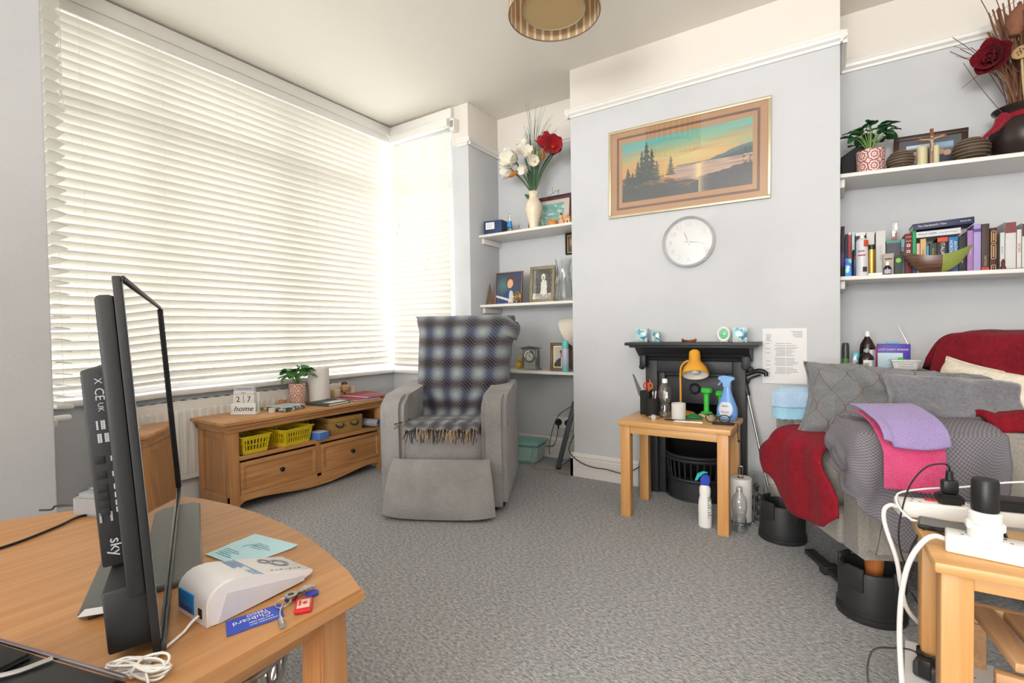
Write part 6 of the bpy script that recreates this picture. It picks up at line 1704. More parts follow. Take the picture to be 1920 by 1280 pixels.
o = cable('black_cable', [(-1.53, DA - .06, .44), (-1.62, DA - .045, .40), (-1.71, DA - .045, .34), (-1.765, DA - .04, .25), (-1.79, DA - .04, .16), (-1.80, DA - .05, .09), (-1.79, DA - .06, .03)], .0026, M_black); tag(o, 'black cable looping from the folding frame to the alcove floor', 'cable')
o = cable('tan_cable', [(-1.80, 2.985, .004), (-1.72, 2.93, .004), (-1.62, 2.985, .004), (-1.55, 2.94, .004), (-1.48, 2.93, .004)], .0028, mat('tan_cord', '#a08a63', .7)); tag(o, 'thin tan cable on the carpet in front of the green tub', 'cable')

# ------------------------------------------------------------------ right alcove, top shelf
def rtop(x): return zt(x)
t_ = thing('black_case', 'black slanted case behind the plant, left end of the top right shelf', 'case', (0.085, 3.17, rtop(.04)))
mb = MB(); mb.prism([(-.048, 0), (.07, 0), (.07, .145), (.03, .165), (-.048, .115)], -.05, .05, bev=.004, M=R(PI / 2, 'X')); obj('case', mb, M_blackm, t_)
mb = MB(); mb.box(-.046, -.02, -.0525, -.0505, .012, .017); obj('white_strip', mb, M_wplas, t_)
def leaf_plant(parent, z0, n, spread, height, m, seed):
    rnd = random.Random(seed)
    for k in range(n):
        a = 2 * PI * k / n + rnd.uniform(-.3, .3); el = rnd.uniform(.25, 1.15); L = spread * rnd.uniform(.8, 1.2)
        base = Vector((0, 0, z0)); tip = Vector((math.cos(a) * L * math.cos(el), math.sin(a) * L * math.cos(el), z0 + height * (.25 + .75 * math.sin(el))))
        mb = MB(); M = facing(tip - base + Vector((0, 0, .01)), (0, 0, 1), tip)
        M = T(*tip) @ R(a - PI / 2) @ R(rnd.uniform(-.6, .5), 'X') @ R(rnd.uniform(-.4, .4), 'Y')
        petal(.062 * rnd.uniform(.8, 1.15), .056, -.25, M, mb, k)
        mb.solidify(-.0008); obj('leaf', mb, m, parent, smooth=180)
        mb = MB(); mb.tube(spline([base, base.lerp(tip, .6) + Vector((0, 0, .015)), tip], 4), .0018, seg=5); obj('leaf_stalk', mb, M_stemg, parent)
M_stemg = mat('plant_stalk', '#7fa356', .6)
M_leaf = mat('plant_leaf', '#3f7a35', .4, var=.25, scale=18); M_leafd = mat('plant_leaf_dark', '#2c5e33', .4, var=.25, scale=18)
def medallion_pot(name, base, line, sc, r):
    m = bpy.data.materials.new(name); m.use_nodes = True; nt = m.node_tree; b = nt.nodes['Principled BSDF']; b.inputs['Roughness'].default_value = .5
    tc = nd(nt, 'ShaderNodeTexCoord'); sp = nd(nt, 'ShaderNodeSeparateXYZ'); nt.links.new(tc.outputs['Object'], sp.inputs[0])
    def M(op, a, b_=None, c_=None):
        n = nd(nt, 'ShaderNodeMath', operation=op)
        for i, x in enumerate((a, b_, c_)):
            if x is None: continue
            if isinstance(x, (int, float)): n.inputs[i].default_value = x
            else: nt.links.new(x, n.inputs[i])
        return n.outputs[0]
    ang = M('MULTIPLY', M('ARCTAN2', sp.outputs['Y'], sp.outputs['X']), 7 / (2 * PI))
    fu = M('SUBTRACT', M('FRACT', M('ADD', ang, 10.0)), .5); fv = M('SUBTRACT', M('FRACT', M('DIVIDE', sp.outputs['Z'], sc)), .5)
    rr = M('SQRT', M('ADD', M('MULTIPLY', fu, fu), M('MULTIPLY', fv, fv)))
    th = M('ARCTAN2', fv, fu)
    wav = M('MULTIPLY_ADD', M('SINE', M('MULTIPLY', th, 8.0)), .035, rr)
    k = M('LESS_THAN', M('PINGPONG', wav, .125), .05)
    mx = nd(nt, 'ShaderNodeMix', data_type='RGBA'); mx.inputs[6].default_value = (*lin(base), 1); mx.inputs[7].default_value = (*lin(line), 1)
    nt.links.new(k, mx.inputs[0]); nt.links.new(mx.outputs[2], b.inputs['Base Color']); return m
def potted(label, loc, r, h, matp, leafm, n, spread, height, seed):
    t_ = thing('potted_plant', label, 'plant', loc)
    mb = MB(); mb.lathe([(0, 0), (r * .9, 0), (r * .93, .003), (r, h), (r - .005, h), (r * .92 - .005, h * .8), (0, h * .8)], 36); obj('pot', mb, matp, t_)
    mb = MB(); mb.lathe([(0, h * .81), (r * .9, h * .81), (0, h * .86)], 20); obj('soil', mb, mat('dark_soil', '#2e2419', .95, bump=.5), t_)
    leaf_plant(t_, h * .84, n, spread, height, leafm, seed)
    return t_
potted('leafy green plant in a pink medallion-patterned pot on the top right shelf', (0.160, 3.075, rtop(.16)), .060, .112, medallion_pot('pink_medallion_pot', '#e6cdc6', '#96413f', .055, .06), M_leafd, 26, .075, .15, 5)
def ridged(label, x, r, sq):
    t_ = thing('ridged_ball', label, 'ornament', (x, 3.07, rtop(x)), 0, 'ridged balls on the top right shelf')
    prof = [(0, 0)]
    n = 60
    for k in range(n + 1):
        a = -PI / 2 + .35 + (PI - .36) * k / n
        rr = r
        prof.append((max(0, rr * math.cos(a)), sq * (r * math.sin(a) + r * .93)))
    prof.append((0, sq * r * 1.93))
    mb = MB(); mb.lathe(prof, 36); obj('ball', mb, mat('ridged_brown', '#3d3027', .6, var=.2, scale=20), t_, smooth=60)
    r0_ = None
    for k in range(9):
        a = -.95 + k * 2.3 / 8; q = r * 1.0 * math.cos(a)
        mb = MB(); mb.tube([(q * math.cos(2 * PI * j / 36), q * math.sin(2 * PI * j / 36), sq * (r * math.sin(a) + r * .93)) for j in range(36)], .0022, seg=5, closed=True); obj('ring', mb, mat('ridge_tan', '#84705a', .6), t_)
ridged('brown ridged ball ornament beside the pink plant pot', .278, .056, .86)
ridged('brown ridged ball ornament beside the big dark vase', .535, .068, .82)
frame_pic('picture_frame', 'dark framed landscape photo of a group, top right shelf', 'picture', .285, .20, .022, stand_M(.402, 3.19, rtop(.52) + .004, .20, 0, .10) @ R(-tT, 'Z'), wood('mahogany_frame', '#2e1d16', '#4a2f22', 0), pic_group, 40, 28, mount=(mat('grey_mount', '#5f5f63', .8), .03))
for x, h, lb_ in ((.362, .10, 'cream pillar candle left of the crucifix'), (.412, .10, 'cream pillar candle right of the crucifix')):
    t_ = thing('pillar_candle', lb_, 'candle', (x, 3.085, rtop(x)))
    mb = MB(); mb.lathe([(0, 0), (.021 if x < .4 else .014, 0), (.021 if x < .4 else .014, h), (.016 if x < .4 else .01, h), (0, h - .004)], 24); obj('wax', mb, mat('cream_wax', '#d8cfa6', .5), t_)
    mb = MB(); mb.tube([(0, 0, h - .004), (.001, 0, h + .010)], .0012, seg=5); obj('wick', mb, M_ink, t_)
t_ = thing('crucifix', 'small wooden crucifix standing before the group photo', 'crucifix', (.392, 3.045, rtop(.392)), -.1)
M_cruc = wood('crucifix_wood', '#6b3f26', '#8a5533', 2, scale=2)
mb = MB(); mb.box(-.007, .007, -.005, .005, 0, .17, bev=.0015); mb.box(-.052, .052, -.0049, .0049, .118, .132, bev=.0015); obj('cross', mb, M_cruc, t_)
mb = MB(); mb.tube(spline([(0, -.009, .06), (.002, -.010, .09), (0, -.010, .118)]), [.004] * 8 + [.006] * 9, seg=8); mb.sphere((0, -.011, .128), .006, seg=8, rings=6)
for s in (-1, 1): mb.tube([(s * .004, -.010, .116), (s * .024, -.009, .122), (s * .044, -.008, .130)], .0025, seg=6)
obj('figure', mb, mat('aged_ivory', '#b7a78a', .5), t_)
mb = MB(); mb.box(-.018, .018, -.012, .012, 0, .008, bev=.002); obj('foot', mb, M_cruc, t_)
# big dark vase with dried flowers
BV = thing('dried_flower_vase', 'dark brown jar of dried stems and dark red roses, right end of the top shelf', 'vase', (.722, 3.115, rtop(.80)))
mb = MB(); mb.lathe([(0, 0), (.085, 0), (.092, .006), (.118, .06), (.126, .105), (.118, .145), (.094, .175), (.086, .19), (.090, .205), (.110, .222), (.112, .228), (.104, .228), (.082, .20), (.080, .19), (.09, .17), (0, .15)], 44); obj('jar', mb, mat('dark_brown_glaze', '#2c211f', .3, var=.1), BV)
M_rib = fabric('red_ribbon', '#7d0f22', '#a0182f', 80, bump=.1)
mb = MB(); mb.lathe([(.092, .172), (.096, .173), (.0905, .195), (.087, .195), (.092, .172)], 40)
for v in mb.bm.verts: pass
obj('ribbon_band', mb, M_rib, BV)
mb = MB()
for dx, L in ((-.012, .10), (.018, .08)):
    mb.grid(lambda u, v: Vector((-.082 - .05 * v + dx + (u - .5) * .034 + .008 * math.sin(v * 5), -.06 - .028 * v - .01 * math.sin(u * 3), .185 - L * v * (1 - .15 * u))), 4, 10)
mb.solidify(-.0015); obj('ribbon_tail', mb, M_rib, BV, smooth=180)
mb = MB(); mb.sphere((-.082, -.055, .188), .02, .014, .016, seg=10, rings=8); obj('ribbon_knot', mb, M_rib, BV)
rnd = random.Random(31)
M_reed = mat('dried_reed', '#7d573d', .8, var=.3, scale=40); M_reedr = mat('dried_reed_red', '#6a3a32', .8, var=.3, scale=40)
for nm, m_, cnt, lo, hi, sp_ in (('dried_reeds', M_reed, 95, .42, .72, .15), ('dried_twigs', M_reedr, 34, .50, .78, .24)):
    mb = MB()
    for k in range(cnt):
        a = rnd.uniform(0, 2 * PI); s = sp_ * rnd.uniform(.2, 1); top = rnd.uniform(lo, hi)
        p0 = Vector((rnd.uniform(-.05, .05), rnd.uniform(-.05, .05), .16)); tx, ty = math.cos(a) * s, math.sin(a) * s * .5
        pts = spline([p0, Vector((tx * .35 + p0.x * .5, ty * .35, .35)), Vector((tx * .75, ty * .75, .35 + (top - .35) * .6)), Vector((tx * (1.15 if nm == 'dried_twigs' else 1), ty, top))], 4)
        mb.tube(pts, .0032 if nm == 'dried_reeds' else .0016, seg=4)
        if nm == 'dried_twigs':
            q = pts[-4]; mb.tube([q, q + Vector((rnd.uniform(-.06, .06), rnd.uniform(-.03, .03), rnd.uniform(.02, .09)))], .001, seg=4)
    o = obj(nm, mb, m_, BV); o['kind'] = 'stuff'
mb = MB(); mb.tube(spline([(-.08, -.06, .19), (-.16, -.07, .33), (-.22, -.07, .46)]), .0013, seg=5); mb.tube(spline([(-.155, -.07, .40), (-.2, -.07, .365), (-.225, -.07, .345)]), .0013, seg=5); obj('stray_twig', mb, M_reedr, BV)
def rose(c, d, r, m):
    B = facing(d, (0, 0, 1), c); mb = MB(); rr = random.Random(int(c[0] * 1000) + 5)
    for l, (k_, t, s) in enumerate(((5, .15, 1.0), (5, .55, .92), (4, .95, .78), (3, 1.25, .6))):
        for k in range(k_):
            M = B @ R(2 * PI * k / k_ + l * .7) @ T(0, r * .05 * (3 - l), 0) @ R(t, 'X'); petal(r * s * rr.uniform(.9, 1.1), r * 1.15 * s, .35, M, mb, l * 9 + k)
    mb.solidify(-.0015); obj('rose', mb, m, BV, smooth=180)
for c, d, r in (((-.120, -.07, .450), (-.5, -.85, -.1), .070), ((.045, -.06, .50), (.1, -1, .0), .068)):
    stem(BV, [(c[0] * .2, -.02, .17), (c[0] * .5, c[1] * .5, .32), (c[0] * .85, c[1] * .8, c[2] - .05), c], .004, M_reed); rose(c, d, r, M_dred)
mb = MB(); mb.lathe([(0, -.07), (.02, -.065), (.045, -.02), (.046, .02), (.03, .055), (0, .065)], 20, M=T(-.03, -.04, .60) @ R(.25, 'Y')); obj('seed_cone', mb, mat('artichoke_brown', '#8a5a41', .8, var=.35, scale=120, bump=.6), BV)
pc = (-.035, -.095, .435); B = facing((-.35, -.9, .25), (0, 0, 1), pc)
mb = MB(); mb.lathe([(0, .010), (.026, .012), (.032, .008), (.026, -.006), (.008, -.022), (0, -.024)], 20, M=B); pd = obj('lotus_pod', mb, mat('straw_pod', '#b59468', .7, var=.2, scale=60), BV)
mb = MB()
for k in range(9): a = k * 2.4; q = .006 * math.sqrt(k); mb.lathe([(0, .013), (.003, .0125), (.003, .0118)], 8, M=B @ T(q * math.cos(a), q * math.sin(a), 0))
obj('pod_holes', mb, mat('pod_hole', '#4a3524', .9), pd)
stem(BV, [(0, -.03, .17), (-.02, -.06, .3), (-.033, -.088, .415)], .0045, mat('straw_stem', '#c2a97d', .7))
# ------------------------------------------------------------------ right alcove, middle shelf: books and bottles
def book(label, x0, x1, h, col, depth=.14, y0=3.10, spine=None, group='books standing on the middle right shelf', tcol=M_blacktext, tsize=.012, bands=None, pages=True, z=None, top=None):
    w = x1 - x0
    t_ = thing('book', label, 'book', ((x0 + x1) / 2, y0, (zm(x1) if z is None else z)), group=group)
    m = mat('book_' + col.lstrip('#'), col, .55, var=.05)
    c = min(.0025, w * .2)
    mb = MB(); mb.box(-w / 2, w / 2, 0, .0025, 0, h, bev=.0008); mb.box(-w / 2, -w / 2 + c, .002, depth, 0, h); mb.box(w / 2 - c, w / 2, .002, depth, 0, h); obj('cover', mb, m, t_)
    mb = MB(); mb.box(-w / 2 + c, w / 2 - c, .0025, depth - .004, .003, h - .003); obj('pages', mb, M_paper, t_)
    if spine:
        for i, (s, zz) in enumerate(spine if isinstance(spine, list) else [(spine, h * .52)]):
            xo = 0 if not isinstance(spine, list) or len(spine) == 1 else 0
            text('lettering', s, min(tsize, w * .8), facing((0, -1, 0), (1, 0, 0), (xo, -.0006, zz)), tcol, t_, extrude=.0002)
    if bands:
        for (za, zb, bc) in bands:
            mb = MB(); mb.box(-w / 2 + .0003, w / 2 - .0003, -.0006, .001, za, zb); obj('spine_band', mb, mat('band_' + bc.lstrip('#'), bc, .55), t_)
    return t_
M_wt = mat('spine_white', '#e5e5e2', .6); M_rt = mat('spine_red', '#b02a33', .6); M_gt = mat('spine_gold', '#c2a36a', .5); M_bt = mat('spine_blue', '#27467d', .6); M_dt = mat('spine_dark', '#33343a', .6)
book('tall dark plum book against the chimney cheek', .037, .053, .268, '#2b1a2c', bands=[(.06, .13, '#43306f')])
book('thin dark navy book beside the tall plum one', .055, .067, .226, '#23273c')
book('thin white book with red spine stripe near the chimney', .069, .081, .236, '#d5d8da', bands=[(.04, .22, '#a8262f')])
book('thin pale book behind the dark spray can', .084, .096, .234, '#bfd3d8')
book('white-edged dark book behind the white aerosol can', .099, .142, .229, '#3a353c', bands=[(.212, .229, '#e3e3e0')])
book('white paperback above the gold tube', .145, .178, .227, '#d6d3d2', spine='NOTES', tcol=M_inkg)
book('tall white book with faint pink spine lettering', .184, .223, .228, '#d3d4d2', spine='COLLECTION', tcol=mat('spine_pink', '#b98a94', .6))
book('wide charcoal boxed book left of the teal one', .226, .283, .177, '#4b4f55', bands=[(.163, .177, '#4f8c88')], spine=[('Love', .10)])
book('narrow teal and grey book left of the dark red one', .2845, .2985, .178, '#56717a', bands=[(.14, .178, '#5f9a9c')])
b_ = book('dark red hardback with gold spine ornaments', .300, .3265, .203, '#741c26', bands=[(.185, .188, '#c2a36a'), (.165, .168, '#c2a36a'), (.060, .063, '#c2a36a')])
for zz in (.145, .115, .085):
    mb = MB(); mb.lathe([(.004, 0), (.0075, 0), (.0075, .0012), (.004, .0012), (.004, 0)], 16, M=T(0, 0, zz) @ R(PI / 2, 'X')); obj('spine_ornament', mb, M_wt, b_)
book('slim emerald green book right of the dark red one', .3285, .343, .218, '#1f9a62', bands=[(.0, .10, '#4a4aa0')])
book('thin pale pink book with red edge, next to the green one', .3445, .3565, .152, '#d8b7a4')
book('cream book with faded spine under the white flat book', .3585, .380, .172, '#d2b176', spine='Garden Ways', tcol=M_rt)
book('thin bright blue book right of the cream one', .3815, .3905, .138, '#3f9fc9')
book('dark green paperback with cream spine lettering', .393, .420, .148, '#3b4238', spine=[('Down with a', .09)], tcol=M_gt)
book('black dictionary with an orange-red top band', .4215, .460, .172, '#1d1b20', bands=[(.152, .172, '#d8431f')], spine=[('ITALIAN DICT', .085)], tcol=M_wt, tsize=.020)
book('bright blue thriller with large white spine lettering', .4625, .4965, .171, '#2f73b5', spine=None, bands=[(.0, .05, '#2b4f8e')])
bk_ = [o for o in bpy.data.objects if o.get('label', '').startswith('bright blue thriller')][0]
for s, xo in (('ANTHONY', .007), ('HOROWITZ', -.008)): text('lettering', s, .0165, facing((0, -1, 0), (1, 0, 0), (xo, -.0006, .11)), M_wt, bk_, extrude=.0002)
book('black book with small brown lettering right of the blue thriller', .4985, .525, .172, '#1f1f24', spine=[('Foster', .06)], tcol=M_wt)
book('pinkish lilac book left of the tall lavender one', .5285, .549, .195, '#a77bb5', spine='PATTERNS', tcol=M_wt, tsize=.009)
book('tall lavender book with a dark purple dot', .5505, .5755, .222, '#a99ad0', bands=[(.185, .20, '#5a3d86')])
book('dark brown photo-spined book beside the lavender one', .5775, .604, .220, '#41332c', spine=[('NATION', .05)], tcol=M_gt, bands=[(.0, .02, '#c13a2f')])
b_ = book('dark red book with cream rectangular spine frames', .6065, .630, .199, '#4b1d1c')
for za, zb in ((.13, .185), (.055, .125), (.005, .03)):
    mb = MB()
    for (a, b2, c, d) in ((-.0085, .0085, za, za + .003), (-.0085, .0085, zb - .003, zb), (-.0085, -.0058, za, zb), (.0058, .0085, za, zb)): mb.box(a, b2, -.0012, .0005, c, d)
    mb.box(-.002, .002, -.0012, .0005, za + .010, zb - .010); obj('spine_frame', mb, M_gt, b_)
flat = thing('book', 'flat dark book lying under the white books at the right', 'book', (.735, 3.19, zm(.84)), 0)
mb = MB(); mb.box(-.10, .10, -.09, .08, 0, .012, bev=.001); obj('cover', mb, mat('book_black_flat', '#1e1c1e', .5), flat)
zf = zm(.84) + .0122
book('white book at the left end of the flat dark book', .640, .655, .165, '#cfd2d0', spine='annual', tcol=M_inkg, z=zf)
b_ = book('tall white book with a red photo at the top of its spine', .657, .692, .212, '#d3d2d2', bands=[(.16, .208, '#7d3a3f')], z=zf)
book('white book with red spine lettering beside the tall photo book', .6945, .709, .172, '#d9d5d0', spine='RECIPES', tcol=M_rt, z=zf)
book('dark-topped pale book cut off by the frame edge', .711, .728, .20, '#c7d2cd', bands=[(.14, .195, '#4a2529')], z=zf)
book('pale blue book outside the last dark-topped one', .730, .76, .19, '#b5c6cf', z=zf)
# books lying flat on top of the row
def flatbook(label, x0, x1, z, th, col, y0, dep, rotz=0.0, rotx=0.0, spine=None, tcol=M_wt, tilt=0.0):
    t_ = thing('book', label, 'book', ((x0 + x1) / 2, y0, z), rot=(0, tilt, rotz), group='books lying flat')
    w = x1 - x0; m = mat('book_' + col.lstrip('#'), col, .5, var=.04)
    mb = MB(); mb.box(-w / 2, w / 2, 0, .0025, 0, th, bev=.0008); mb.box(-w / 2, w / 2, .002, dep, 0, .0025); mb.box(-w / 2, w / 2, .002, dep, th - .0025, th); obj('cover', mb, m, t_)
    mb = MB(); mb.box(-w / 2 + .003, w / 2 - .003, .0025, dep - .003, .0025, th - .0025); obj('pages', mb, M_paper, t_)
    if spine:
        for s, xo, sz in spine: text('lettering', s, sz, facing((0, -1, 0), (0, 0, 1), (xo, -.0006, th / 2)), tcol, t_, extrude=.0002)
    return t_
flatbook('white book lying across the short books, blue and pink spine lettering', .343, .506, 1.3945, .028, '#d9d9dc', 3.095, .13, spine=[('PHILIP KERR', -.04, .013), ('a man without breath', .035, .0075)], tcol=M_bt, tilt=-.02)
flatbook('navy book lying on top of the row', .330, .552, 1.4345, .030, '#282c55', 3.09, .16, spine=[('The Handmaid\u2019s Tales', -.04, .012), ('PENGUIN', .08, .009)], tilt=-.035)
# bottles and boxes in front at the left
def box_thing(name, label, cat, c, w, d, h, m, z=None, rot=0, bev=.0015):
    t_ = thing(name, label, cat, c, rot); mb = MB(); mb.box(-w / 2, w / 2, -d / 2, d / 2, 0, h, bev=bev); obj('box', mb, m, t_); return t_
t_ = box_thing('medicine_box', 'small bright blue and green box at the shelf front by the chimney', 'box', (.067, 3.04, zm(.08)), .027, .03, .092, mosaic('blue_green_print', ['#2f7fd6', '#3f95e6', '#6fd0b8', '#2a5fb0'], 55))
t_ = thing('spray_can', 'short black-capped blue can behind the small blue box', 'can', (.0955, 3.068, zm(.11)))
mb = MB(); mb.lathe([(0, 0), (.010, 0), (.011, .003), (.011, .09), (0, .09)], 20); obj('can', mb, mat('deep_blue_tin', '#2d2f63', .35), t_)
mb = MB(); mb.lathe([(0, .09), (.0112, .09), (.0112, .132), (.009, .137), (0, .137)], 20); obj('cap', mb, M_black, t_)
mb = MB(); mb.sphere((0, -.0095, .098), .006, .004, .006, seg=10, rings=6); obj('red_spot', mb, M_rd, t_)
t_ = thing('aerosol_can', 'white aerosol can with orange corner on the middle right shelf', 'can', (.1245, 3.045, zm(.15)))
mb = MB(); mb.lathe([(0, 0), (.025, 0), (.026, .003), (.026, .172), (.022, .182), (.012, .19), (0, .19)], 28); obj('can', mb, mat('pale_can', '#d6d7dd', .35), t_)
label_wrap(.0263, .145, .178, -1.35, -.3, mat('orange_print', '#d0532c', .5), t_, 'orange_corner')
mb = MB(); mb.lathe([(0, .188), (.010, .188), (.010, .198), (.006, .208), (0, .208)], 16); obj('nozzle', mb, M_wplas, t_)
label_wrap(.0263, .118, .128, -2.3, -1.2, mat('print_blue_grey', '#8f93ad', .5), t_, 'print_line'); label_wrap(.0263, .100, .106, -2.3, -1.0, M_rt, t_, 'print_line'); label_wrap(.0263, .020, .045, -1.5, -.7, M_dt, t_, 'dark_motif')
t_ = thing('gold_tube', 'gold tube with black cap on the middle right shelf', 'tube', (.164, 3.05, zm(.18) + .0122))
mb = MB(); mb.lathe([(0, 0), (.015, 0), (.0155, .003), (.0155, .118), (0, .118)], 24); obj('tube', mb, M_gold, t_)
mb = MB(); mb.lathe([(0, .118), (.0158, .118), (.0158, .142), (0, .143)], 24); obj('cap', mb, M_black, t_)
t_ = box_thing('flat_box', 'flat white box under the gold tube', 'box', (.178, 3.05, zm(.21)), .056, .055, .0118, M_wplas)
t_ = box_thing('carton', 'beige carton behind the little dark bottle', 'box', (.232, 3.075, zm(.26)), .042, .03, .108, mat('beige_card', '#b5aaa0', .7))
mb = MB(); mb.box(-.015, .015, -.0158, -.0152, .078, .084); obj('print_line', mb, M_dt, t_)
t_ = thing('medicine_bottle', 'little dark bottle with white cap in front of the beige carton', 'bottle', (.226, 3.035, zm(.25)))
mb = MB(); mb.lathe([(0, 0), (.015, 0), (.0155, .003), (.0155, .034), (.008, .044), (.007, .048), (0, .048)], 20); obj('bottle', mb, mat('brown_glass', '#2a1512', .1), t_)
mb = MB(); mb.lathe([(0, .046), (.009, .046), (.009, .060), (.006, .066), (0, .067)], 16); obj('cap', mb, M_wplas, t_)
label_wrap(.0158, .006, .026, -2.6, -.5, mat('label_pink_blue', '#b9b5cc', .6), t_)
t_ = box_thing('carton', 'dark green carton with a bright leaf print behind the bowl tip', 'box', (.270, 3.068, zm(.30)), .030, .035, .092, mat('dark_green_card', '#39423f', .6))
mb = MB(); mb.sphere((0, -.0175, .07), .011, .001, .012, seg=10, rings=6); obj('leaf_print', mb, mat('leaf_print', '#7fc24a', .6), t_)
t_ = thing('blister_pack', 'clear standing pack with red contents on top of the charcoal book', 'pack', (.262, 3.12, zm(.283) + .179))
mb = MB(); mb.box(-.015, .015, -.008, .008, 0, .095, bev=.002); obj('sleeve', mb, M_plastic_clear, t_)
mb = MB(); mb.box(-.011, .009, -.005, .005, .002, .040, bev=.002); obj('red_contents', mb, mat('brick_red', '#9c4b45', .6), t_)
mb = MB(); mb.box(-.002, .010, -.005, .005, .045, .085, bev=.002); obj('white_contents', mb, M_wplas, t_)
# two-tone boat bowl
def boat():
    m = bpy.data.materials.new('two_tone_bowl'); m.use_nodes = True; nt = m.node_tree; b = nt.nodes['Principled BSDF']; b.inputs['Roughness'].default_value = .3
    tc = nd(nt, 'ShaderNodeTexCoord'); sp = nd(nt, 'ShaderNodeSeparateXYZ'); nt.links.new(tc.outputs['Object'], sp.inputs[0])
    gt = nd(nt, 'ShaderNodeMath', operation='GREATER_THAN'); gt.inputs[1].default_value = .022; nt.links.new(sp.outputs['X'], gt.inputs[0])
    mp = nd(nt, 'ShaderNodeMapping'); mp.inputs['Scale'].default_value = (4, 4, 40); nt.links.new(tc.outputs['Object'], mp.inputs[0])
    n = nd(nt, 'ShaderNodeTexNoise', i_Scale=2.0, i_Detail=5.0); nt.links.new(mp.outputs[0], n.inputs['Vector'])
    rp = nd(nt, 'ShaderNodeValToRGB'); e = rp.color_ramp.elements; e[0].position = .3; e[1].position = .7; e[0].color = (*lin('#3d2a22'), 1); e[1].color = (*lin('#74533f'), 1)
    nt.links.new(n.outputs['Fac'], rp.inputs['Fac'])
    mx = nd(nt, 'ShaderNodeMix', data_type='RGBA'); mx.inputs[7].default_value = (*lin('#8e9a4a'), 1); nt.links.new(gt.outputs[0], mx.inputs[0]); nt.links.new(rp.outputs['Color'], mx.inputs[6]); nt.links.new(mx.outputs[2], b.inputs['Base Color'])
    return m
t_ = thing('boat_bowl', 'boat-shaped bowl, half brown wood and half olive green, before the books', 'bowl', (.405, 3.045, zm(.405) + .001), rot=(0, tM, 0))
def hull(s, inset):
    def fn(u, v):
        x = (u - .5) * 2; a = (v - .5) * PI
        rim = .078 + .034 * x * x + (.010 if x > 0 else 0) * x; wd = (.042 - inset) * max(.02, (1 - abs(x) ** 2.4)) ; dep = rim * (1 - abs(x) ** 2.2) + .004
        return Vector((x * (.130 - inset), wd * math.sin(a), rim - (dep - inset) * math.cos(a) ** .8 * (1 if abs(x) < 1 else 0)))
    return fn
mb = MB(); mb.grid(hull(1, 0), 36, 16); mb.grid(hull(1, .004), 36, 16); obj('hull', mb, boat(), t_, smooth=60)
t_ = thing('red_figurine', 'tiny dark red figurine in front of the white books', 'figurine', (.640, 3.05, zm(.66)))
mb = MB(); mb.lathe([(0, 0), (.010, 0), (.010, .01), (.006, .02), (.007, .035), (.004, .045), (0, .05)], 12); obj('figure', mb, mat('wine_red', '#5c1520', .4), t_)

# ------------------------------------------------------------------ right alcove, low shelf behind the chair
Zb = RB + .0005
M_brown = mat('amber_brown_glass', '#1d0d0b', .08, spec=.7)
def med(label, x, y, h, r, side):
    t_ = thing('medicine_bottle', label, 'bottle', (x, y, Zb))
    mb = MB(); mb.lathe([(0, 0), (r, 0), (r, h * .56), (r * .9, h * .68), (r * .6, h * .78), (r * .36, h * .84), (r * .34, h * .88), (0, h * .88)], 32); obj('bottle', mb, M_brown, t_)
    mb = MB(); cap(mb, r * .38, h * .87, h * .13); obj('cap', mb, M_wplas if side else mat('clear_cap', '#9fa8a2', .2), t_)
    label_wrap(r + .0006, h * .12, h * .55, -2.0, -.9, M_paper, t_); label_wrap(r + .0006, h * .12, h * .55, -.88, -.1, mat('label_violet_white', '#b9b9cf', .6), t_, 'label_side')
    mb = MB()
    for k in range(7): mb.grid(lambda u, v, k=k: Vector(((r + .0011) * math.cos(-1.9 + .6 * u), (r + .0011) * math.sin(-1.9 + .6 * u), h * (.20 + .035 * k) + h * .018 * v)), 5, 1)
    obj('barcode', mb, M_ink, t_)
    return t_
med('tall brown medicine bottle with white cap, the rear one on the low shelf', .148, 3.075, .205, .033, True)
med('brown medicine bottle with barcode label in front of the taller one', .141, 2.995, .118, .033, False)
t_ = thing('vape_bottle', 'dark grey capped green tube at the chimney end of the low shelf', 'bottle', (.055, 3.0, Zb))
mb = MB(); mb.lathe([(0, 0), (.015, 0), (.016, .003), (.016, .07), (0, .07)], 20); obj('tube', mb, mat('green_tube', '#4f8a3a', .4), t_)
mb = MB(); mb.lathe([(0, .07), (.0163, .07), (.0158, .135), (.012, .148), (0, .150)], 20); obj('cap', mb, mat('charcoal_cap', '#3c3d42', .35), t_)
t_ = box_thing('medicine_box', 'small white box in front of the green tube', 'box', (.057, 2.972, Zb), .03, .018, .045, M_paper)
t_ = box_thing('medicine_box', 'teal and pink box behind the brown bottles', 'box', (.100, 3.06, Zb), .03, .03, .10, mosaic('teal_pink_print', ['#2d8f9e', '#3fa6b0', '#d9c9d6', '#c76a9a'], 30))
t_ = box_thing('medicine_box', 'small pale box beside the front brown bottle', 'box', (.092, 2.985, Zb), .022, .02, .038, M_paper)
gb = box_thing('stone_block', 'dark grey marbled block under the white tray', 'box', (.292, 3.02, Zb), .20, .12, .022, mat('grey_marble', '#55565a', .35, var=.5, scale=40))
pb_ = thing('purple_carton', 'purple and pale blue carton with white lettering on the low shelf', 'box', (.255, 3.10, Zb + .0002), 0)
mb = MB(); mb.box(-.066, .066, -.015, .015, .0, .140, bev=.0015); obj('carton', mb, mat('vivid_purple', '#4b2fa8', .45), pb_)
mb = MB(); mb.box(-.064, .036, -.0162, -.0152, .002, .096); obj('pale_panel', mb, mat('pale_blue_card', '#c3dbe6', .5), pb_)
text('lettering', 'LOST MARY BM6000', .0135, facing((0, -1, 0), (0, 0, 1), (-.002, -.0162, .112)), M_wt, pb_)
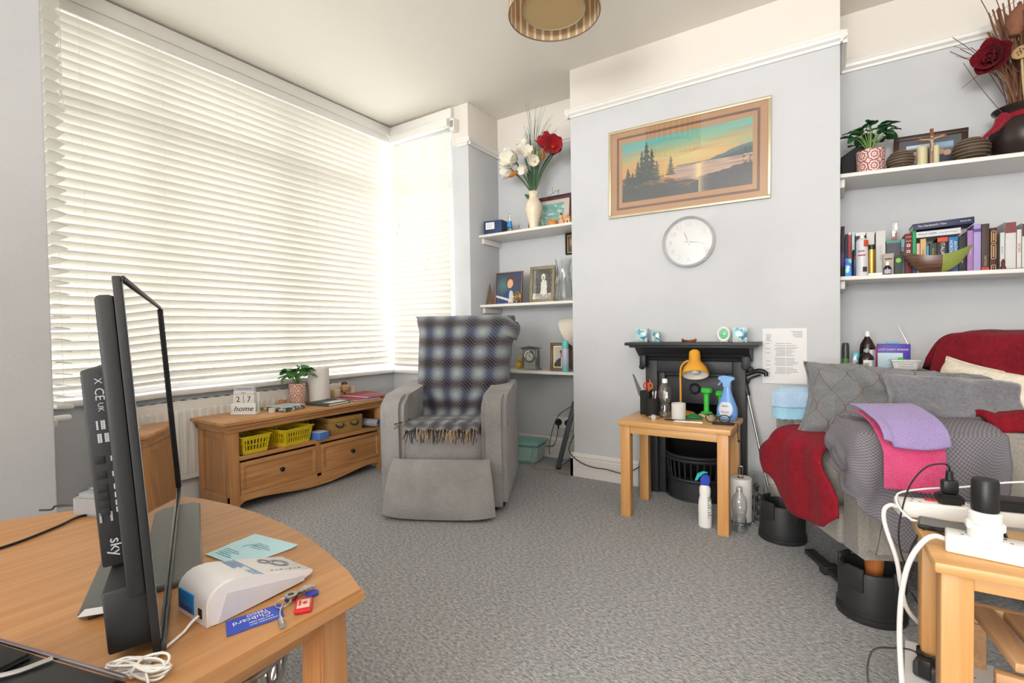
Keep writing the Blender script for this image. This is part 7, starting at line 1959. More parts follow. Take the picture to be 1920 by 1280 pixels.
mb = MB(); mb.box(-.028, .022, .0, .012, .140, .150, bev=.002); obj('top_flap', mb, mat('sky_tab', '#6fb5d6', .5), pb_)
t_ = box_thing('red_carton', 'narrow red carton between the brown bottle and the purple carton', 'box', (.184, 3.10, Zb), .012, .02, .128, mat('carton_red', '#b1252f', .5))
t_ = thing('takeaway_tub', 'white plastic tub with printed lettering on the marbled block', 'tub', (.290, 2.998, Zb + .0225), 0.02)
mb = MB(); mb.prism([(-.042, 0), (.042, 0), (.052, .04), (-.052, .04)], -.035, .035, bev=.006, seg=2, M=R(PI / 2, 'X')); obj('tub', mb, mat('milky_plastic', '#dcdcda', .4), t_)
mb = MB(); mb.box(-.056, .056, -.042, .042, .039, .045, bev=.002); obj('lid', mb, M_wplas, t_)
text('lettering', 'microwaveable', .010, facing((0, -1, 0), (0, 0, 1), (0, -.0355, .027)), M_inkg, t_); text('lettering', 'reusable plastic', .010, facing((0, -1, 0), (0, 0, 1), (0, -.0355, .015)), M_inkg, t_)
t_ = thing('green_lid', 'small bright green cap on the white tub', 'cap', (.275, 2.985, Zb + .068)); mb = MB(); mb.lathe([(0, 0), (.013, 0), (.013, .007), (.009, .010), (0, .010)], 18); obj('cap', mb, M_grn, t_)
t_ = thing('aerial', 'thin grey aerial leaning behind the purple carton', 'aerial', (.322, 3.13, Zb)); mb = MB(); mb.tube([(0, 0, 0), (-.004, 0, .13), (-.045, .03, .235)], .0028, seg=7); mb.sphere((0, 0, .006), .007, seg=8, rings=6); obj('rod', mb, M_steel, t_)
t_ = box_thing('storage_box', 'white storage box behind the chair back, under a few books', 'box', (.76, 3.17, Zb), .26, .2, .168, M_white)
z_ = Zb + .1685
for i, (th, col, dx, lb_) in enumerate(((.012, '#d9d7d2', 0, 'white booklet at the bottom of the pile behind the chair'), (.016, '#7d2a26', .012, 'brick red book in the pile behind the chair'), (.007, '#26282e', -.01, 'black folder on top of the pile behind the chair'))):
    flatbook(lb_, .66 + dx, .85 + dx, z_, th, col, 3.085, .15); z_ += th + .0004

# ------------------------------------------------------------------ on the television table (top z = 0.5)
t_ = thing('radio', 'small silver clock radio at the back of the television table', 'radio', (-1.622, .488, Z5), math.radians(25))
mb = MB(); mb.prism([(-.055, -.035), (.055, -.035), (.062, -.02), (.062, .03), (.05, .042), (-.05, .042), (-.062, .03), (-.062, -.02)], 0, .060, bev=.010, seg=3); obj('body', mb, mat('silver_plastic', '#8f9092', .4, .35), t_)
mb = MB(); mb.box(-.036, .036, -.022, .026, .0595, .0615, bev=.001); obj('top_panel', mb, mat('blue_grey_panel', '#7f8fa3', .4), t_)
for x in (-.025, 0, .025):
    mb = MB(); mb.box(x - .009, x + .009, -.008, .010, .0628, .070, bev=.002); obj('button', mb, M_steel, t_)
o = cable('black_cable', [(-1.70, .46, .515), (-1.735, .44, .516), (-1.765, .424, .513), (-1.775, .418, .504), (-1.80, .40, .503)], .0026, M_black); tag(o, 'short black lead leaving the silver radio', 'cable')
o = cable('black_cable', [(-1.60, .50, .504), (-1.64, .445, .504), (-1.60, .385, .504), (-1.555, .30, .504), (-1.55, .22, .504), (-1.6, .10, .504)], .0032, M_black); tag(o, 'black cable lying across the oak top behind the television', 'cable')
lf = thing('leaflet', 'pale blue printed leaflet lying on the television table', 'leaflet', (-1.062, .568, Z5))
def leafl(u, v):
    A, B, C_, D_ = Vector((-.062, -.062, 0)), Vector((.058, -.05, 0)), Vector((.075, .068, 0)), Vector((-.075, .055, 0))
    p = A.lerp(B, u).lerp(D_.lerp(C_, u), v); p.z = .0008 + .002 * max(0, nz(u * 3, v * 3)) + .006 * max(0, v - .85) * 4 * u; return p
M_lf = mat('pale_blue_paper', '#c6edf7', .7, var=.02)
mb = MB(); mb.grid(leafl, 14, 14); mb.solidify(-.0007); obj('sheet', mb, M_lf, lf)
mb = MB()
for k in range(9):
    v = .12 + k * .05 + (.2 if k > 4 else 0); u0 = .12 if k < 5 else .4; L = .42 - .08 * (k % 3)
    mb.grid(lambda u, w, v=v, u0=u0, L=L: leafl(u0 + L * u, v + .012 * w) + Vector((0, 0, .0013)), 4, 1)
obj('print_lines', mb, mat('leaflet_ink', '#5a8ea3', .7), lf); mb = MB(); mb.tube([leafl(.42 + .13 * math.cos(a), .52 + .13 * math.sin(a)) + Vector((0, 0, .0011)) for a in [1.0 + k * .18 for k in range(14)]], .0006, seg=4)
obj('print_arc', mb, mat('leaflet_ink', '#5a8ea3', .7), lf)
# white wedge-shaped instrument
dv = thing('white_monitor', 'white wedge-shaped electronic device with blue end panel on the television table', 'device', (-.888, .378, Z5))
SD = Matrix(((0, 0, 1, 0), (1, 0, 0, 0), (0, 1, 0, 0), (0, 0, 0, 1)))
mb = MB(); mb.prism([(0, 0), (.02, 0), (.175, .006), (.190, .011), (.192, .015), (.189, .018), (.12, .0405), (.055, .0605), (.045, .063), (.034, .0645), (.024, .064), (.014, .060), (.007, .054), (.002, .046), (0, .036)], -.052, .052, bev=.003, seg=2, M=SD); obj('shell', mb, mat('white_shell', '#eceaec', .3, var=.01), dv, smooth=50)
mb = MB(); mb.prism([(.015, .001), (.17, .005), (.172, .014), (.03, .045)], .0515, .0535, M=SD); obj('side_recess', mb, mat('white_shell_side', '#d9d6db', .4), dv)
mb = MB(); mb.box(-.046, .008, -.0012, .002, .008, .042, bev=.002); obj('blue_panel', mb, mat('blue_display', '#2f86d0', .15), dv)
mb = MB()
for k in range(9): mb.box(-.042 + k * .0052, -.039 + k * .0052, -.0016, -.001, .010, .014 + .006 * abs(math.sin(k * 1.7)))
obj('panel_pattern', mb, mat('navy_print', '#1d3f7a', .4), dv)
mb = MB(); mb.box(.022, .034, -.0012, .002, .010, .026, bev=.001); obj('socket', mb, M_ink, dv)
def top_z(y): return .0662 + (y - .05) * (.018 - .062) / .14 - .004
def tb(x0, x1, y0, y1, m, nm): 
    mb = MB(); a = [mb.bm.verts.new((x, y, top_z(y) + .0008)) for x, y in ((x0, y0), (x1, y0), (x1, y1), (x0, y1))]; mb.bm.faces.new(a); mb.solidify(-.0004); return obj(nm, mb, m, dv)
M_lb = mat('light_blue_print', '#8fb6d8', .5)
tb(-.05, .05, .092, .094, M_lb, 'print_line')
for k in range(4): tb(-.046, .0 - .006 * (k % 2), .070 + k * .0055, .073 + k * .0055, M_lb, 'print_line')
text('lettering', 'ASY', .016, T(.032, .085, top_z(.085) + .0012) @ R(-.30, 'X') @ R(PI), M_lb, dv)
for cx, cy, r in ((-.022, .135, .012), (-.004, .155, .019)):
    mb = MB()
    for q in (r, r * .72): mb.tube([(cx + q * math.cos(a), cy + q * .8 * math.sin(a), top_z(cy + q * .8 * math.sin(a)) + .001) for a in [2 * PI * k / 28 for k in range(28)]], .0008, closed=True, seg=5)
    obj('print_ring', mb, M_inkg, dv)
for k in range(7): tb(.034, .037, .115 + k * .009, .120 + k * .009, mat('print_gold', '#c9b98f', .5) if k % 2 else M_inkg, 'print_mark')
o = cable('white_cable', [(-.860, .376, .516), (-.862, .366, .510), (-.855, .352, .5045), (-.845, .335, .504), (-.832, .312, .504), (-.815, .292, .506), (-.81, .285, .510)], .0022, M_wplas); tag(o, 'white lead plugged into the white wedge device', 'cable')
# tied coil of white cable
t_ = thing('coiled_cable', 'tied coil of thin white cable at the front edge of the television table', 'cable', (-.800, .272, Z5 + .003), 0.55)
rnd = random.Random(9)
mb = MB()
for k in range(7):
    L = .040 + rnd.uniform(-.006, .006); W_ = .018 + rnd.uniform(-.006, .006); zz = .002 + k * .0022; ph = rnd.uniform(-.2, .2)
    mb.tube([(L * math.cos(a) * (1 - .0), W_ * math.sin(a) * (.35 + .65 * abs(math.cos(a))) + ph * .01, zz + .004 * math.sin(2 * a + k) + .003) for a in [2 * PI * j / 36 for j in range(36)]], .0018, closed=True, seg=6)
obj('coil', mb, M_wplas, t_)
mb = MB(); mb.tube([(.004 * math.cos(a) , .014 * math.sin(a), .011 + .011 * math.cos(a)) for a in [2 * PI * j / 20 for j in range(20)]], .0016, closed=True, seg=5); obj('tie', mb, M_wplas, t_)
mb = MB(); mb.tube(spline([(.02, -.012, .012), (.035, -.03, .006), (.03, -.055, .003)]), .0018, seg=6); obj('loose_end', mb, M_wplas, t_)
# keys with card tag and red fob
kx = Vector((-.0262, -.081, 0)).normalized(); ky = Vector((.044, -.02, 0)).normalized()
KM = Matrix(((kx.x, ky.x, 0, 0), (kx.y, ky.y, 0, 0), (0, 0, 1, 0), (0, 0, 0, 1)))
t_ = thing('loyalty_card', 'royal blue plastic card tag with white lettering beside the keys', 'card', (-.797, .433, Z5 + .0005))
mb = MB(); mb.prism([(-.042, -.0235), (.042, -.0235), (.042, .0235), (-.042, .0235)], 0, .001, bev=.0003, M=KM); obj('card', mb, mat('royal_blue_card', '#2a4cc0', .3), t_)
def cardtext(s, size, x, y): text('lettering', s, size, T(0, 0, .0014) @ Matrix(((kx.x, ky.x, 0, 0), (kx.y, ky.y, 0, 0), (0, 0, -1, 0), (0, 0, 0, 1))) @ T(x, y, 0) if False else T(0, 0, .0014) @ R(math.atan2(kx.y, kx.x)) @ T(x, -y, 0), M_wt, t_, extrude=.0002)
cardtext('Clubcard', .0155, .004, .004); cardtext('TESCO', .0105, -.006, .0165 - .0295 if False else .0165)
cardtext('every little helps', .0055, -.008, -.008); cardtext('if found please return', .0048, -.010, -.0155)
kt = thing('bunch_of_keys', 'bunch of silver keys with a blue key cover on a ring', 'keys', (-.795, .485, Z5 + .002))
def key(ang, m, dx, dz, nm):
    mb = MB(); M = T(dx, 0, dz) @ R(ang)
    mb.lathe([(.005, 0), (.011, 0), (.011, .0022), (.005, .0022), (.005, 0)], 18, M=M @ T(.012, 0, 0)); mb.box(.021, .056, -.0035, .0035, .0003, .002, M=M)
    for k in range(4): mb.box(.028 + k * .007, .032 + k * .007, -.0058, -.003, .0003, .002, M=M)
    return obj(nm, mb, m, kt)
key(math.radians(95), M_chrome, 0, .006, 'key'); key(math.radians(80), M_steel, -.004, .009, 'key'); key(math.radians(112), M_chrome, .004, .003, 'key')
mb = MB(); mb.prism([(-.012, 0), (-.008, -.009), (.008, -.009), (.012, 0), (.008, .009), (-.008, .009)], 0, .004, bev=.001, M=T(.012, .044, 0) @ R(1.3)); obj('blue_key_cover', mb, mat('royal_blue_cover', '#2a3fa8', .35), kt)
mb = MB(); mb.tube([(.012 * math.cos(a), -.004 + .012 * math.sin(a), .004 + .003 * math.sin(a)) for a in [2 * PI * k / 28 for k in range(28)]], .0012, closed=True, seg=6); obj('ring', mb, M_chrome, kt)
mb = MB(); mb.tube(spline([(.006, -.008, .004), (.018, -.020, .003), (.034, -.030, .003), (.050, -.033, .004)]), .002, seg=6); mb.lathe([(0, 0), (.0045, 0), (.0045, .020), (0, .020)], 12, M=T(.044, -.036, .004) @ R(PI / 2, 'Y') @ R(.4, 'X')); obj('clip', mb, M_chrome, kt)
t_ = thing('red_fob', 'small red plastic fob with a pale label beside the keys', 'fob', (-.760, .497, Z5), math.radians(-38))
mb = MB(); mb.box(-.021, .021, -.014, .014, 0, .008, bev=.003); obj('fob', mb, mat('red_fob_plastic', '#c8202c', .35), t_)
mb = MB(); mb.box(-.012, .015, -.010, .010, .0078, .0086, bev=.0002); obj('label', mb, mat('fob_label', '#d9c2b2', .6), t_)
mb = MB(); mb.sphere((0, .002, .0088), .005, .004, .0006, seg=10, rings=6); mb.box(-.009, .008, -.008, -.004, .0085, .0090); obj('red_print', mb, M_rd, t_)
# black device with a silver edge at the very corner of the view
bd = thing('black_handset', 'black handset base with silver upper edge in the bottom left corner', 'device', (-.850, .178, Z5), math.atan2(.065, .235))
mb = MB(); mb.prism([(-.20, -.09), (.135, -.075), (.135, .020), (-.20, .022)], 0.0, .052, bev=.006, seg=2); obj('body', mb, M_black, bd)
mb = MB(); mb.prism([(-.20, .0185), (.136, .0165), (.136, .0215), (-.20, .0235)], .0505, .0555, bev=.001); obj('silver_edge', mb, mat('grey_pink_metal', '#8f8589', .25, .8), bd)
mb = MB(); mb.prism([(-.19, -.085), (-.02, -.08), (-.02, .012), (-.19, .014)], .0515, .060, bev=.004, seg=2); obj('raised_pad', mb, M_blackm, bd)
mb = MB(); mb.tube(spline([(-.10, -.06, .060), (-.04, -.05, .060), (-.005, -.02, .056), (.012, .014, .056)]), .0035, seg=8); obj('chrome_arc', mb, M_steel, bd)
# ------------------------------------------------------------------ on the low oak cabinet (top z = 0.508)
ZC = .5085
cl = thing('block_calendar', 'white wooden block calendar reading Wednesday May 27 on the oak cabinet', 'calendar', (-2.868, 1.535, ZC), math.radians(35))
mb = MB(); mb.box(-.072, .072, -.032, .030, 0, .010, bev=.002); mb.box(-.070, .070, -.028, -.022, .010, .065, bev=.001); mb.box(-.070, .070, .018, .026, .010, .125, bev=.001); obj('stand', mb, M_wplas, cl)
text('lettering', 'home', .042, T(0, -.0286, .034) @ R(PI / 2, 'X') , M_ink, cl, shear=.35, sx=1.15)
for x, d in ((-.031, '2'), (.031, '7')):
    mb = MB(); mb.box(x - .029, x + .029, -.0215, .0165, .0635 - .012, .125 - .012, bev=.0015); cbx = obj('number_block', mb, M_white, cl)
    text('lettering', d, .046, T(x, -.0220, .0875) @ R(PI / 2, 'X'), M_ink, cbx)
mb = MB(); mb.box(-.058, .058, -.020, .012, .1135, .136, bev=.0015); mbk = obj('month_block', mb, M_white, cl); text('lettering', 'MAY', .012, T(0, -.0205, .125) @ R(PI / 2, 'X'), M_dt, mbk)
mb = MB(); mb.box(-.058, .058, -.012, .014, .1365, .160, bev=.0015); wbk = obj('weekday_block', mb, mat('pale_grey_block', '#c3ccd4', .5), cl); text('lettering', 'WEDNESDAY', .016, T(0, -.0125, .148) @ R(PI / 2, 'X'), M_inkg, wbk)
t_ = thing('patterned_box', 'flat striped box with a dark floral edge beside the calendar', 'box', (-2.80, 1.745, ZC), math.radians(12))
mb = MB(); mb.box(-.075, .075, -.075, .075, 0, .026, bev=.002); obj('box', mb, mosaic('floral_edge', ['#55585c', '#6a6d70', '#c9c2c4', '#4a4d52'], 90), t_)
mb = MB(); mb.box(-.0752, .0752, -.0752, .0752, .026, .0272); lidp = obj('lid_sheet', mb, mat('pale_mint', '#cfdcd6', .6), t_)
for k in range(5):
    mb = MB(); mb.box(-.06 + k * .026, -.05 + k * .026, -.07, .07, .0272, .0278); obj('stripe', mb, mat('mint_stripe', '#8fa89c', .6), lidp)
t_ = thing('pale_pot', 'small pale translucent pot in front of the striped box', 'pot', (-2.775, 1.640, ZC)); mb = MB(); mb.lathe([(0, 0), (.018, 0), (.020, .026), (.017, .026), (.016, .004), (0, .004)], 18); obj('pot', mb, mat('pale_peach_plastic', '#e2d3c9', .4), t_)
for i, (x, y, c, nm) in enumerate(((-2.925, 1.665, '#7fa05a', 'green and white lolly-like trinket right of the calendar'), (-2.955, 1.80, '#6f8f78', 'small green leaf trinket behind the striped box'))):
    t_ = thing('trinket', nm, 'ornament', (x, y, ZC), .5 + i)
    mb = MB(); mb.sphere((0, 0, .010), .014, .012, .010, seg=12, rings=8); obj('body', mb, mat('trinket_' + c[1:], c, .5), t_)
    mb = MB(); mb.tube([(.01, 0, .008), (.05, .01, .004)], .003, seg=6); obj('stick', mb, M_wplas, t_)
t_ = thing('wooden_reel', 'small orange-brown wooden cylinder between calendar and plant', 'ornament', (-2.985, 1.835, ZC)); mb = MB(); mb.lathe([(0, 0), (.024, 0), (.025, .003), (.025, .032), (.023, .035), (0, .035)], 22); obj('cylinder', mb, wood('copper_wood', '#b5713f', '#c98a58', 2), t_)
potted('bright green plant in a pink patterned pot on the oak cabinet', (-2.972, 1.935, ZC), .052, .135, medallion_pot('salmon_medallion_pot', '#f0dace', '#bb6048', .06, .06), M_leaf, 24, .08, .14, 8)
t_ = thing('white_speaker', 'tall plain white cylindrical speaker on the oak cabinet', 'speaker', (-2.955, 2.085, ZC))
mb = MB(); mb.lathe([(0, 0), (.064, 0), (.068, .004), (.069, .05), (.069, .215), (.066, .226), (.058, .231), (0, .232)], 48); obj('body', mb, mat('matt_white_speaker', '#e9e3dc', .6, var=.01), t_)
mb = MB(); mb.lathe([(0, .2315), (.05, .2315), (.05, .2325), (0, .2325)], 32); obj('top_panel', mb, M_wplas, t_)
nb = thing('notebook', 'dark green notebook with pale label lying in front of the white speaker', 'notebook', (-2.775, 2.03, ZC), math.radians(8))
mb = MB(); mb.box(-.10, .10, -.10, .10, 0, .003, bev=.001); mb.box(-.10, .10, -.10, .10, .013, .016, bev=.001); mb.box(-.10, .10, -.1, -.097, .002, .015); obj('cover', mb, mat('dark_green_cover', '#3c4541', .6), nb)
mb = MB(); mb.box(-.096, .098, -.096, .098, .0032, .0128); obj('pages', mb, M_paper, nb)
mb = MB(); mb.box(.01, .085, -.06, .08, .016, .0166); obj('label', mb, mat('pale_label_green', '#cfd6cc', .6), nb)
mb = MB(); mb.box(-.1005, .1005, .078, .084, -.0002, .0175); obj('elastic_band', mb, M_ink, nb)
M_fold = mat('wine_folder', '#8f1b2d', .5, var=.05)
for i, (x, y, a, z, w, d, lb_) in enumerate(((-2.80, 2.285, -4, 0, .26, .21, 'dotted red folder under the plain one on the oak cabinet'), (-2.815, 2.375, 3, .0125, .27, .23, 'plain glossy red folder on top at the right end of the oak cabinet'))):
    t_ = thing('red_folder', lb_, 'folder', (x, y, ZC + z), math.radians(a))
    mb = MB(); mb.box(-w / 2, w / 2, -d / 2, d / 2, 0, .002, bev=.0005); mb.box(-w / 2, w / 2, -d / 2, d / 2, .0095, .012, bev=.0005); mb.box(-w / 2, w / 2, d / 2 - .002, d / 2, .001, .0115); obj('cover', mb, M_fold, t_)
    mb = MB(); mb.box(-w / 2 + .006, w / 2 - .006, -d / 2 + .006, d / 2 - .004, .0022, .0092); obj('pages', mb, M_paper, t_)
    if i == 0:
        mb = MB()
        for k in range(18): mb.sphere((w / 2 - .02, -d / 2 + .02 + k * .008, .0121), .0022, .0022, .0006, seg=6, rings=4)
        obj('dots', mb, mat('pink_dot', '#d98a97', .5), t_)
t_ = thing('wooden_figure', 'round brown wooden animal figure behind the red folders', 'figurine', (-2.99, 2.325, ZC), .7)
mb = MB(); mb.lathe([(0, 0), (.026, 0), (.027, .005), (.012, .009), (.008, .028), (0, .028)], 18); obj('stand', mb, mat('dark_walnut', '#33231b', .4), t_)
mb = MB(); mb.sphere((0, 0, .062), .032, .030, .037, seg=18, rings=12); bd_ = obj('body', mb, wood('pale_cherry', '#b58556', '#d3a878', 2, scale=2), t_)
mb = MB(); mb.lathe([(0, .092), (.024, .090), (.020, .102), (.010, .108), (0, .109)], 16); obj('cap', mb, mat('dark_walnut', '#33231b', .4), t_)
mb = MB()
for s in (-1, 1): mb.sphere((s * .010, -.026, .072), .004, seg=8, rings=6)
obj('eyes', mb, M_ink, bd_)
for x, y, w, h, lb_ in ((-3.0, 2.185, .038, .075, 'beige ribbed candle between speaker and wooden figure'), (-3.0, 2.255, .05, .06, 'pale beige carton left of the wooden figure'), (-3.005, 2.405, .04, .065, 'pale beige candle just right of the wooden figure')):
    t_ = thing('beige_candle' if 'candle' in lb_ else 'beige_carton', lb_, 'candle' if 'candle' in lb_ else 'box', (x, y, ZC))
    mb = MB()
    if 'ribbed' in lb_:
        mb.lathe([(0, 0), (w / 2, 0)] + [(w / 2 * (1 + .05 * (k % 2)), h * (k + .5) / 14) for k in range(14)] + [(w / 2, h), (0, h)], 20)
    elif 'candle' in lb_: mb.lathe([(0, 0), (w / 2, 0), (w / 2, h), (w / 2 - .006, h), (0, h - .005)], 20)
    else: mb.box(-w / 2, w / 2, -w / 2, w / 2, 0, h, bev=.002)
    obj('wax' if 'candle' in lb_ else 'carton', mb, mat('beige_wax', '#d9c4a2', .6), t_)

# inside the cabinet's open shelf (z = 0.31)
ZS = .3105
M_yb = mat('yellow_plastic', '#e5c81f', .4, var=.03)
def basket(label, c, rot, w, d, h):
    t_ = thing('plastic_basket', label, 'basket', c, rot, 'yellow baskets on the cabinet shelf')
    def P(x, y, z): k = .84 + .16 * z / h; return Vector((x * k, y * k, z))
    mb = MB(); mb.prism([(-w / 2 * .84, -d / 2 * .84), (w / 2 * .84, -d / 2 * .84), (w / 2 * .84, d / 2 * .84), (-w / 2 * .84, d / 2 * .84)], 0, .004, bev=.001); obj('base', mb, M_yb, t_)
    def wallbar(p, q, z0, z1, th=.003):
        mb = MB(); n = Vector((q[1] - p[1], p[0] - q[0], 0)).normalized() * th
        vs_ = [mb.bm.verts.new(P(*v)) for v in ((*p, z0), (*q, z0), (*q, z1), (*p, z1))]
        mb.bm.faces.new(vs_); mb.solidify(-th); return mb
    cs = [(-w / 2, -d / 2), (w / 2, -d / 2), (w / 2, d / 2), (-w / 2, d / 2)]
    for k in range(4):
        p, q = cs[k], cs[(k + 1) % 4]
        for z0, z1, nm in ((0, h * .22, 'lower_band'), (h * .48, h * .55, 'middle_band'), (h * .80, h, 'upper_band')): obj(nm, wallbar(p, q, z0, z1), M_yb, t_)
        L = math.hypot(q[0] - p[0], q[1] - p[1]); n = max(4, int(L / .018))
        for i in range(n + 1):
            t = i / n; e = .0035 / L * (2.5 if i in (0, n) else 1)
            a, b2 = max(0, t - e), min(1, t + e)
            pa = (p[0] + (q[0] - p[0]) * a, p[1] + (q[1] - p[1]) * a); pb = (p[0] + (q[0] - p[0]) * b2, p[1] + (q[1] - p[1]) * b2)
            obj('rib', wallbar(pa, pb, h * .2, h * .82), M_yb, t_)
    mb = MB(); e = .008
    for a, b2, c_, d_ in ((-w / 2 - e, w / 2 + e, -d / 2 - e, -d / 2 + .001), (-w / 2 - e, w / 2 + e, d / 2 - .001, d / 2 + e), (-w / 2 - e, -w / 2 + .001, -d / 2, d / 2), (w / 2 - .001, w / 2 + e, -d / 2, d / 2)): mb.box(a, b2, c_, d_, h - .004, h + .002, bev=.0015)
    obj('rim', mb, M_yb, t_)
    return t_
basket('yellow plastic basket at the left end of the cabinet shelf', (-2.80, 1.497, ZS), 0, .22, .155, .098)
basket('wider yellow plastic basket in the middle of the cabinet shelf', (-2.79, 1.735, ZS), math.radians(9), .22, .205, .098)
t_ = thing('placemat', 'flat brown mat sticking out under the left yellow basket', 'mat', (-2.725, 1.50, ZS - .0004)); 
mb = MB(); mb.box(-.0, .028, -.09, .13, 0, .0004); obj('mat', mb, mat('dark_brown_mat', '#4b2f22', .6), t_)
t_ = box_thing('blue_box', 'small blue and white box right of the yellow baskets', 'box', (-2.705, 1.905, ZS), .085, .075, .044, mat('cornflower_blue', '#4f7fd0', .5), rot=.15)
mb = MB(); mb.box(-.042, .042, -.0368, .0368, .0442, .0452); obj('white_top', mb, M_paper, t_)
wk = thing('wicker_box', 'lidded wicker box with dark straps on the cabinet shelf', 'box', (-2.80, 2.125, ZS), math.radians(-4))
def wicker():
    m = bpy.data.materials.new('wicker_weave'); m.use_nodes = True; nt = m.node_tree; b = nt.nodes['Principled BSDF']; b.inputs['Roughness'].default_value = .7
    tc = nd(nt, 'ShaderNodeTexCoord'); br = nd(nt, 'ShaderNodeTexBrick', i_Scale=1.0); br.inputs['Brick Width'].default_value = .012; br.inputs['Row Height'].default_value = .006; br.inputs['Mortar Size'].default_value = .0012
    mp = nd(nt, 'ShaderNodeMapping'); mp.inputs['Rotation'].default_value = (PI / 2, 0, PI / 2)
    cb_ = nd(nt, 'ShaderNodeSeparateXYZ'); nt.links.new(tc.outputs['Object'], cb_.inputs[0])
    ad = nd(nt, 'ShaderNodeMath', operation='ADD'); nt.links.new(cb_.outputs[0], ad.inputs[0]); nt.links.new(cb_.outputs[1], ad.inputs[1])
    cc = nd(nt, 'ShaderNodeCombineXYZ'); nt.links.new(ad.outputs[0], cc.inputs[0]); nt.links.new(cb_.outputs[2], cc.inputs[1]); nt.links.new(cc.outputs[0], br.inputs['Vector'])
    br.inputs['Color1'].default_value = (*lin('#d8b264'), 1); br.inputs['Color2'].default_value = (*lin('#c59c50'), 1); br.inputs['Mortar'].default_value = (*lin('#7d5a2a'), 1)
    nt.links.new(br.outputs['Color'], b.inputs['Base Color'])
    bp = nd(nt, 'ShaderNodeBump', i_Strength=.6, i_Distance=.003); nt.links.new(br.outputs['Fac'], bp.inputs['Height']); bp.invert = True; nt.links.new(bp.outputs['Normal'], b.inputs['Normal']); return m
M_wick = wicker()
mb = MB(); mb.box(-.09, .09, -.12, .12, 0, .075, bev=.004); obj('body', mb, M_wick, wk)
mb = MB(); mb.box(-.093, .093, -.123, .123, .0755, .108, bev=.005); obj('lid', mb, M_wick, wk)
for y in (-.055, .055):
    mb = MB(); mb.tube(spline([(.0915, y - .03, .066), (.102, y - .02, .050), (.104, y, .046), (.102, y + .02, .050), (.0915, y + .03, .066)]), .005, seg=8); obj('handle', mb, mat('dark_leather', '#26262a', .6), wk)
t_ = thing('rolled_magazine', 'rolled grey magazine at the right end of the cabinet shelf', 'magazine', (-2.715, 2.315, ZS + .035), 0.2)
mb = MB(); mb.grid(lambda u, v: Vector(((v - .5) * .16, (.018 + .012 * u) * math.cos(u * 4 * PI), (.018 + .012 * u) * math.sin(u * 4 * PI))), 60, 2); mb.solidify(.0012); obj('roll', mb, mat('grey_magazine', '#9a9ca3', .45, var=.3, scale=14), t_, smooth=60)
o = cable('white_cable', [(-2.70, 2.345, .33), (-2.665, 2.37, .345), (-2.63, 2.40, .33), (-2.625, 2.405, .26), (-2.64, 2.40, .18), (-2.66, 2.40, .05), (-2.66, 2.41, .004)], .004, M_wplas); tag(o, 'white cable curving off the right end of the cabinet shelf', 'cable')

# ------------------------------------------------------------------ right side table: extension leads, plugs, phones
M_ext = mat('extension_white', '#e4e2de', .35, var=.01)
def ext_lead(label, p0, p1, z, w=.052, h=.036, n=4):
    p0, p1 = Vector((*p0, z)), Vector((*p1, z)); L = (p1 - p0).length
    t_ = thing('extension_lead', label, 'extension lead', p0, math.atan2((p1 - p0).y, (p1 - p0).x), 'extension leads on the side table')
    mb = MB(); mb.box(0, L, -w / 2, w / 2, 0, h, bev=.004, seg=3); obj('body', mb, M_ext, t_)
    mb = MB(); mb.box(.002, L - .002, -w / 2 + .004, w / 2 - .004, h - .001, h + .0012, bev=.001); fp = obj('face_plate', mb, M_wplas, t_)
    for k in range(n):
        mb = MB(); x = .035 + k * .055
        if x > L - .02: break
        mb.box(x - .003, x + .003, .008, .013, h + .001, h + .0016); mb.box(x - .011, x - .006, -.010, -.007, h + .001, h + .0016); mb.box(x + .006, x + .011, -.010, -.007, h + .001, h + .0016); obj('pin_slot', mb, M_ink, fp)
    return t_
xb = ext_lead('white extension lead along the back of the right side table, with a red switch', (.134, 1.538), (.43, 1.60), Z5)
mb = MB(); mb.box(.060, .078, .002, .016, .036, .041, bev=.001); obj('red_switch', mb, M_rd, xb)
xf = ext_lead('white extension lead at the front of the right side table', (.198, 1.352), (.46, 1.318), Z5)
# plugs standing in the front lead
def plug_square(label, loc, rot, m):
    t_ = thing('mains_plug', label, 'plug', loc, rot)
    mb = MB(); mb.prism([(-.022, -.020), (.022, -.020), (.026, 0), (.022, .022), (-.022, .022), (-.026, 0)], 0, .024, bev=.005, seg=2); obj('body', mb, m, t_); return t_
t_ = thing('shaver_adaptor', 'round white adaptor plugged into the front extension lead', 'adaptor', (.258, 1.345, Z5 + .0375), 0)
mb = MB(); mb.lathe([(0, 0), (.026, 0), (.027, .004), (.027, .022), (.022, .026), (.026, .030), (.027, .036), (.027, .050), (.024, .054), (0, .054)], 32); obj('body', mb, M_wplas, t_)
for s in (-1, 1):
    mb = MB(); mb.box(s * .024 - .006, s * .024 + .006, -.012, .012, .016, .034, bev=.004); obj('grip', mb, M_wplas, t_)
t_ = thing('usb_charger', 'black cylindrical charger standing in the white adaptor', 'charger', (.258, 1.345, Z5 + .092), 0)
mb = MB(); mb.lathe([(0, 0), (.021, 0), (.022, .003), (.0215, .060), (.019, .064), (0, .064)], 32); obj('body', mb, M_black, t_)
pg = plug_square('black plug with an upright cable standing in the back extension lead', (.236, 1.559, Z5 + .0375), .2, M_black)
mb = MB(); mb.box(-.016, .016, -.013, .013, .024, .058, bev=.007); mb.lathe([(0, .056), (.0085, .056), (.007, .078), (0, .078)], 12); obj('grip', mb, M_black, pg)
pg2 = thing('power_brick', 'flat black power adaptor on the back extension lead', 'adaptor', (.355, 1.580, Z5 + .0375), .2)
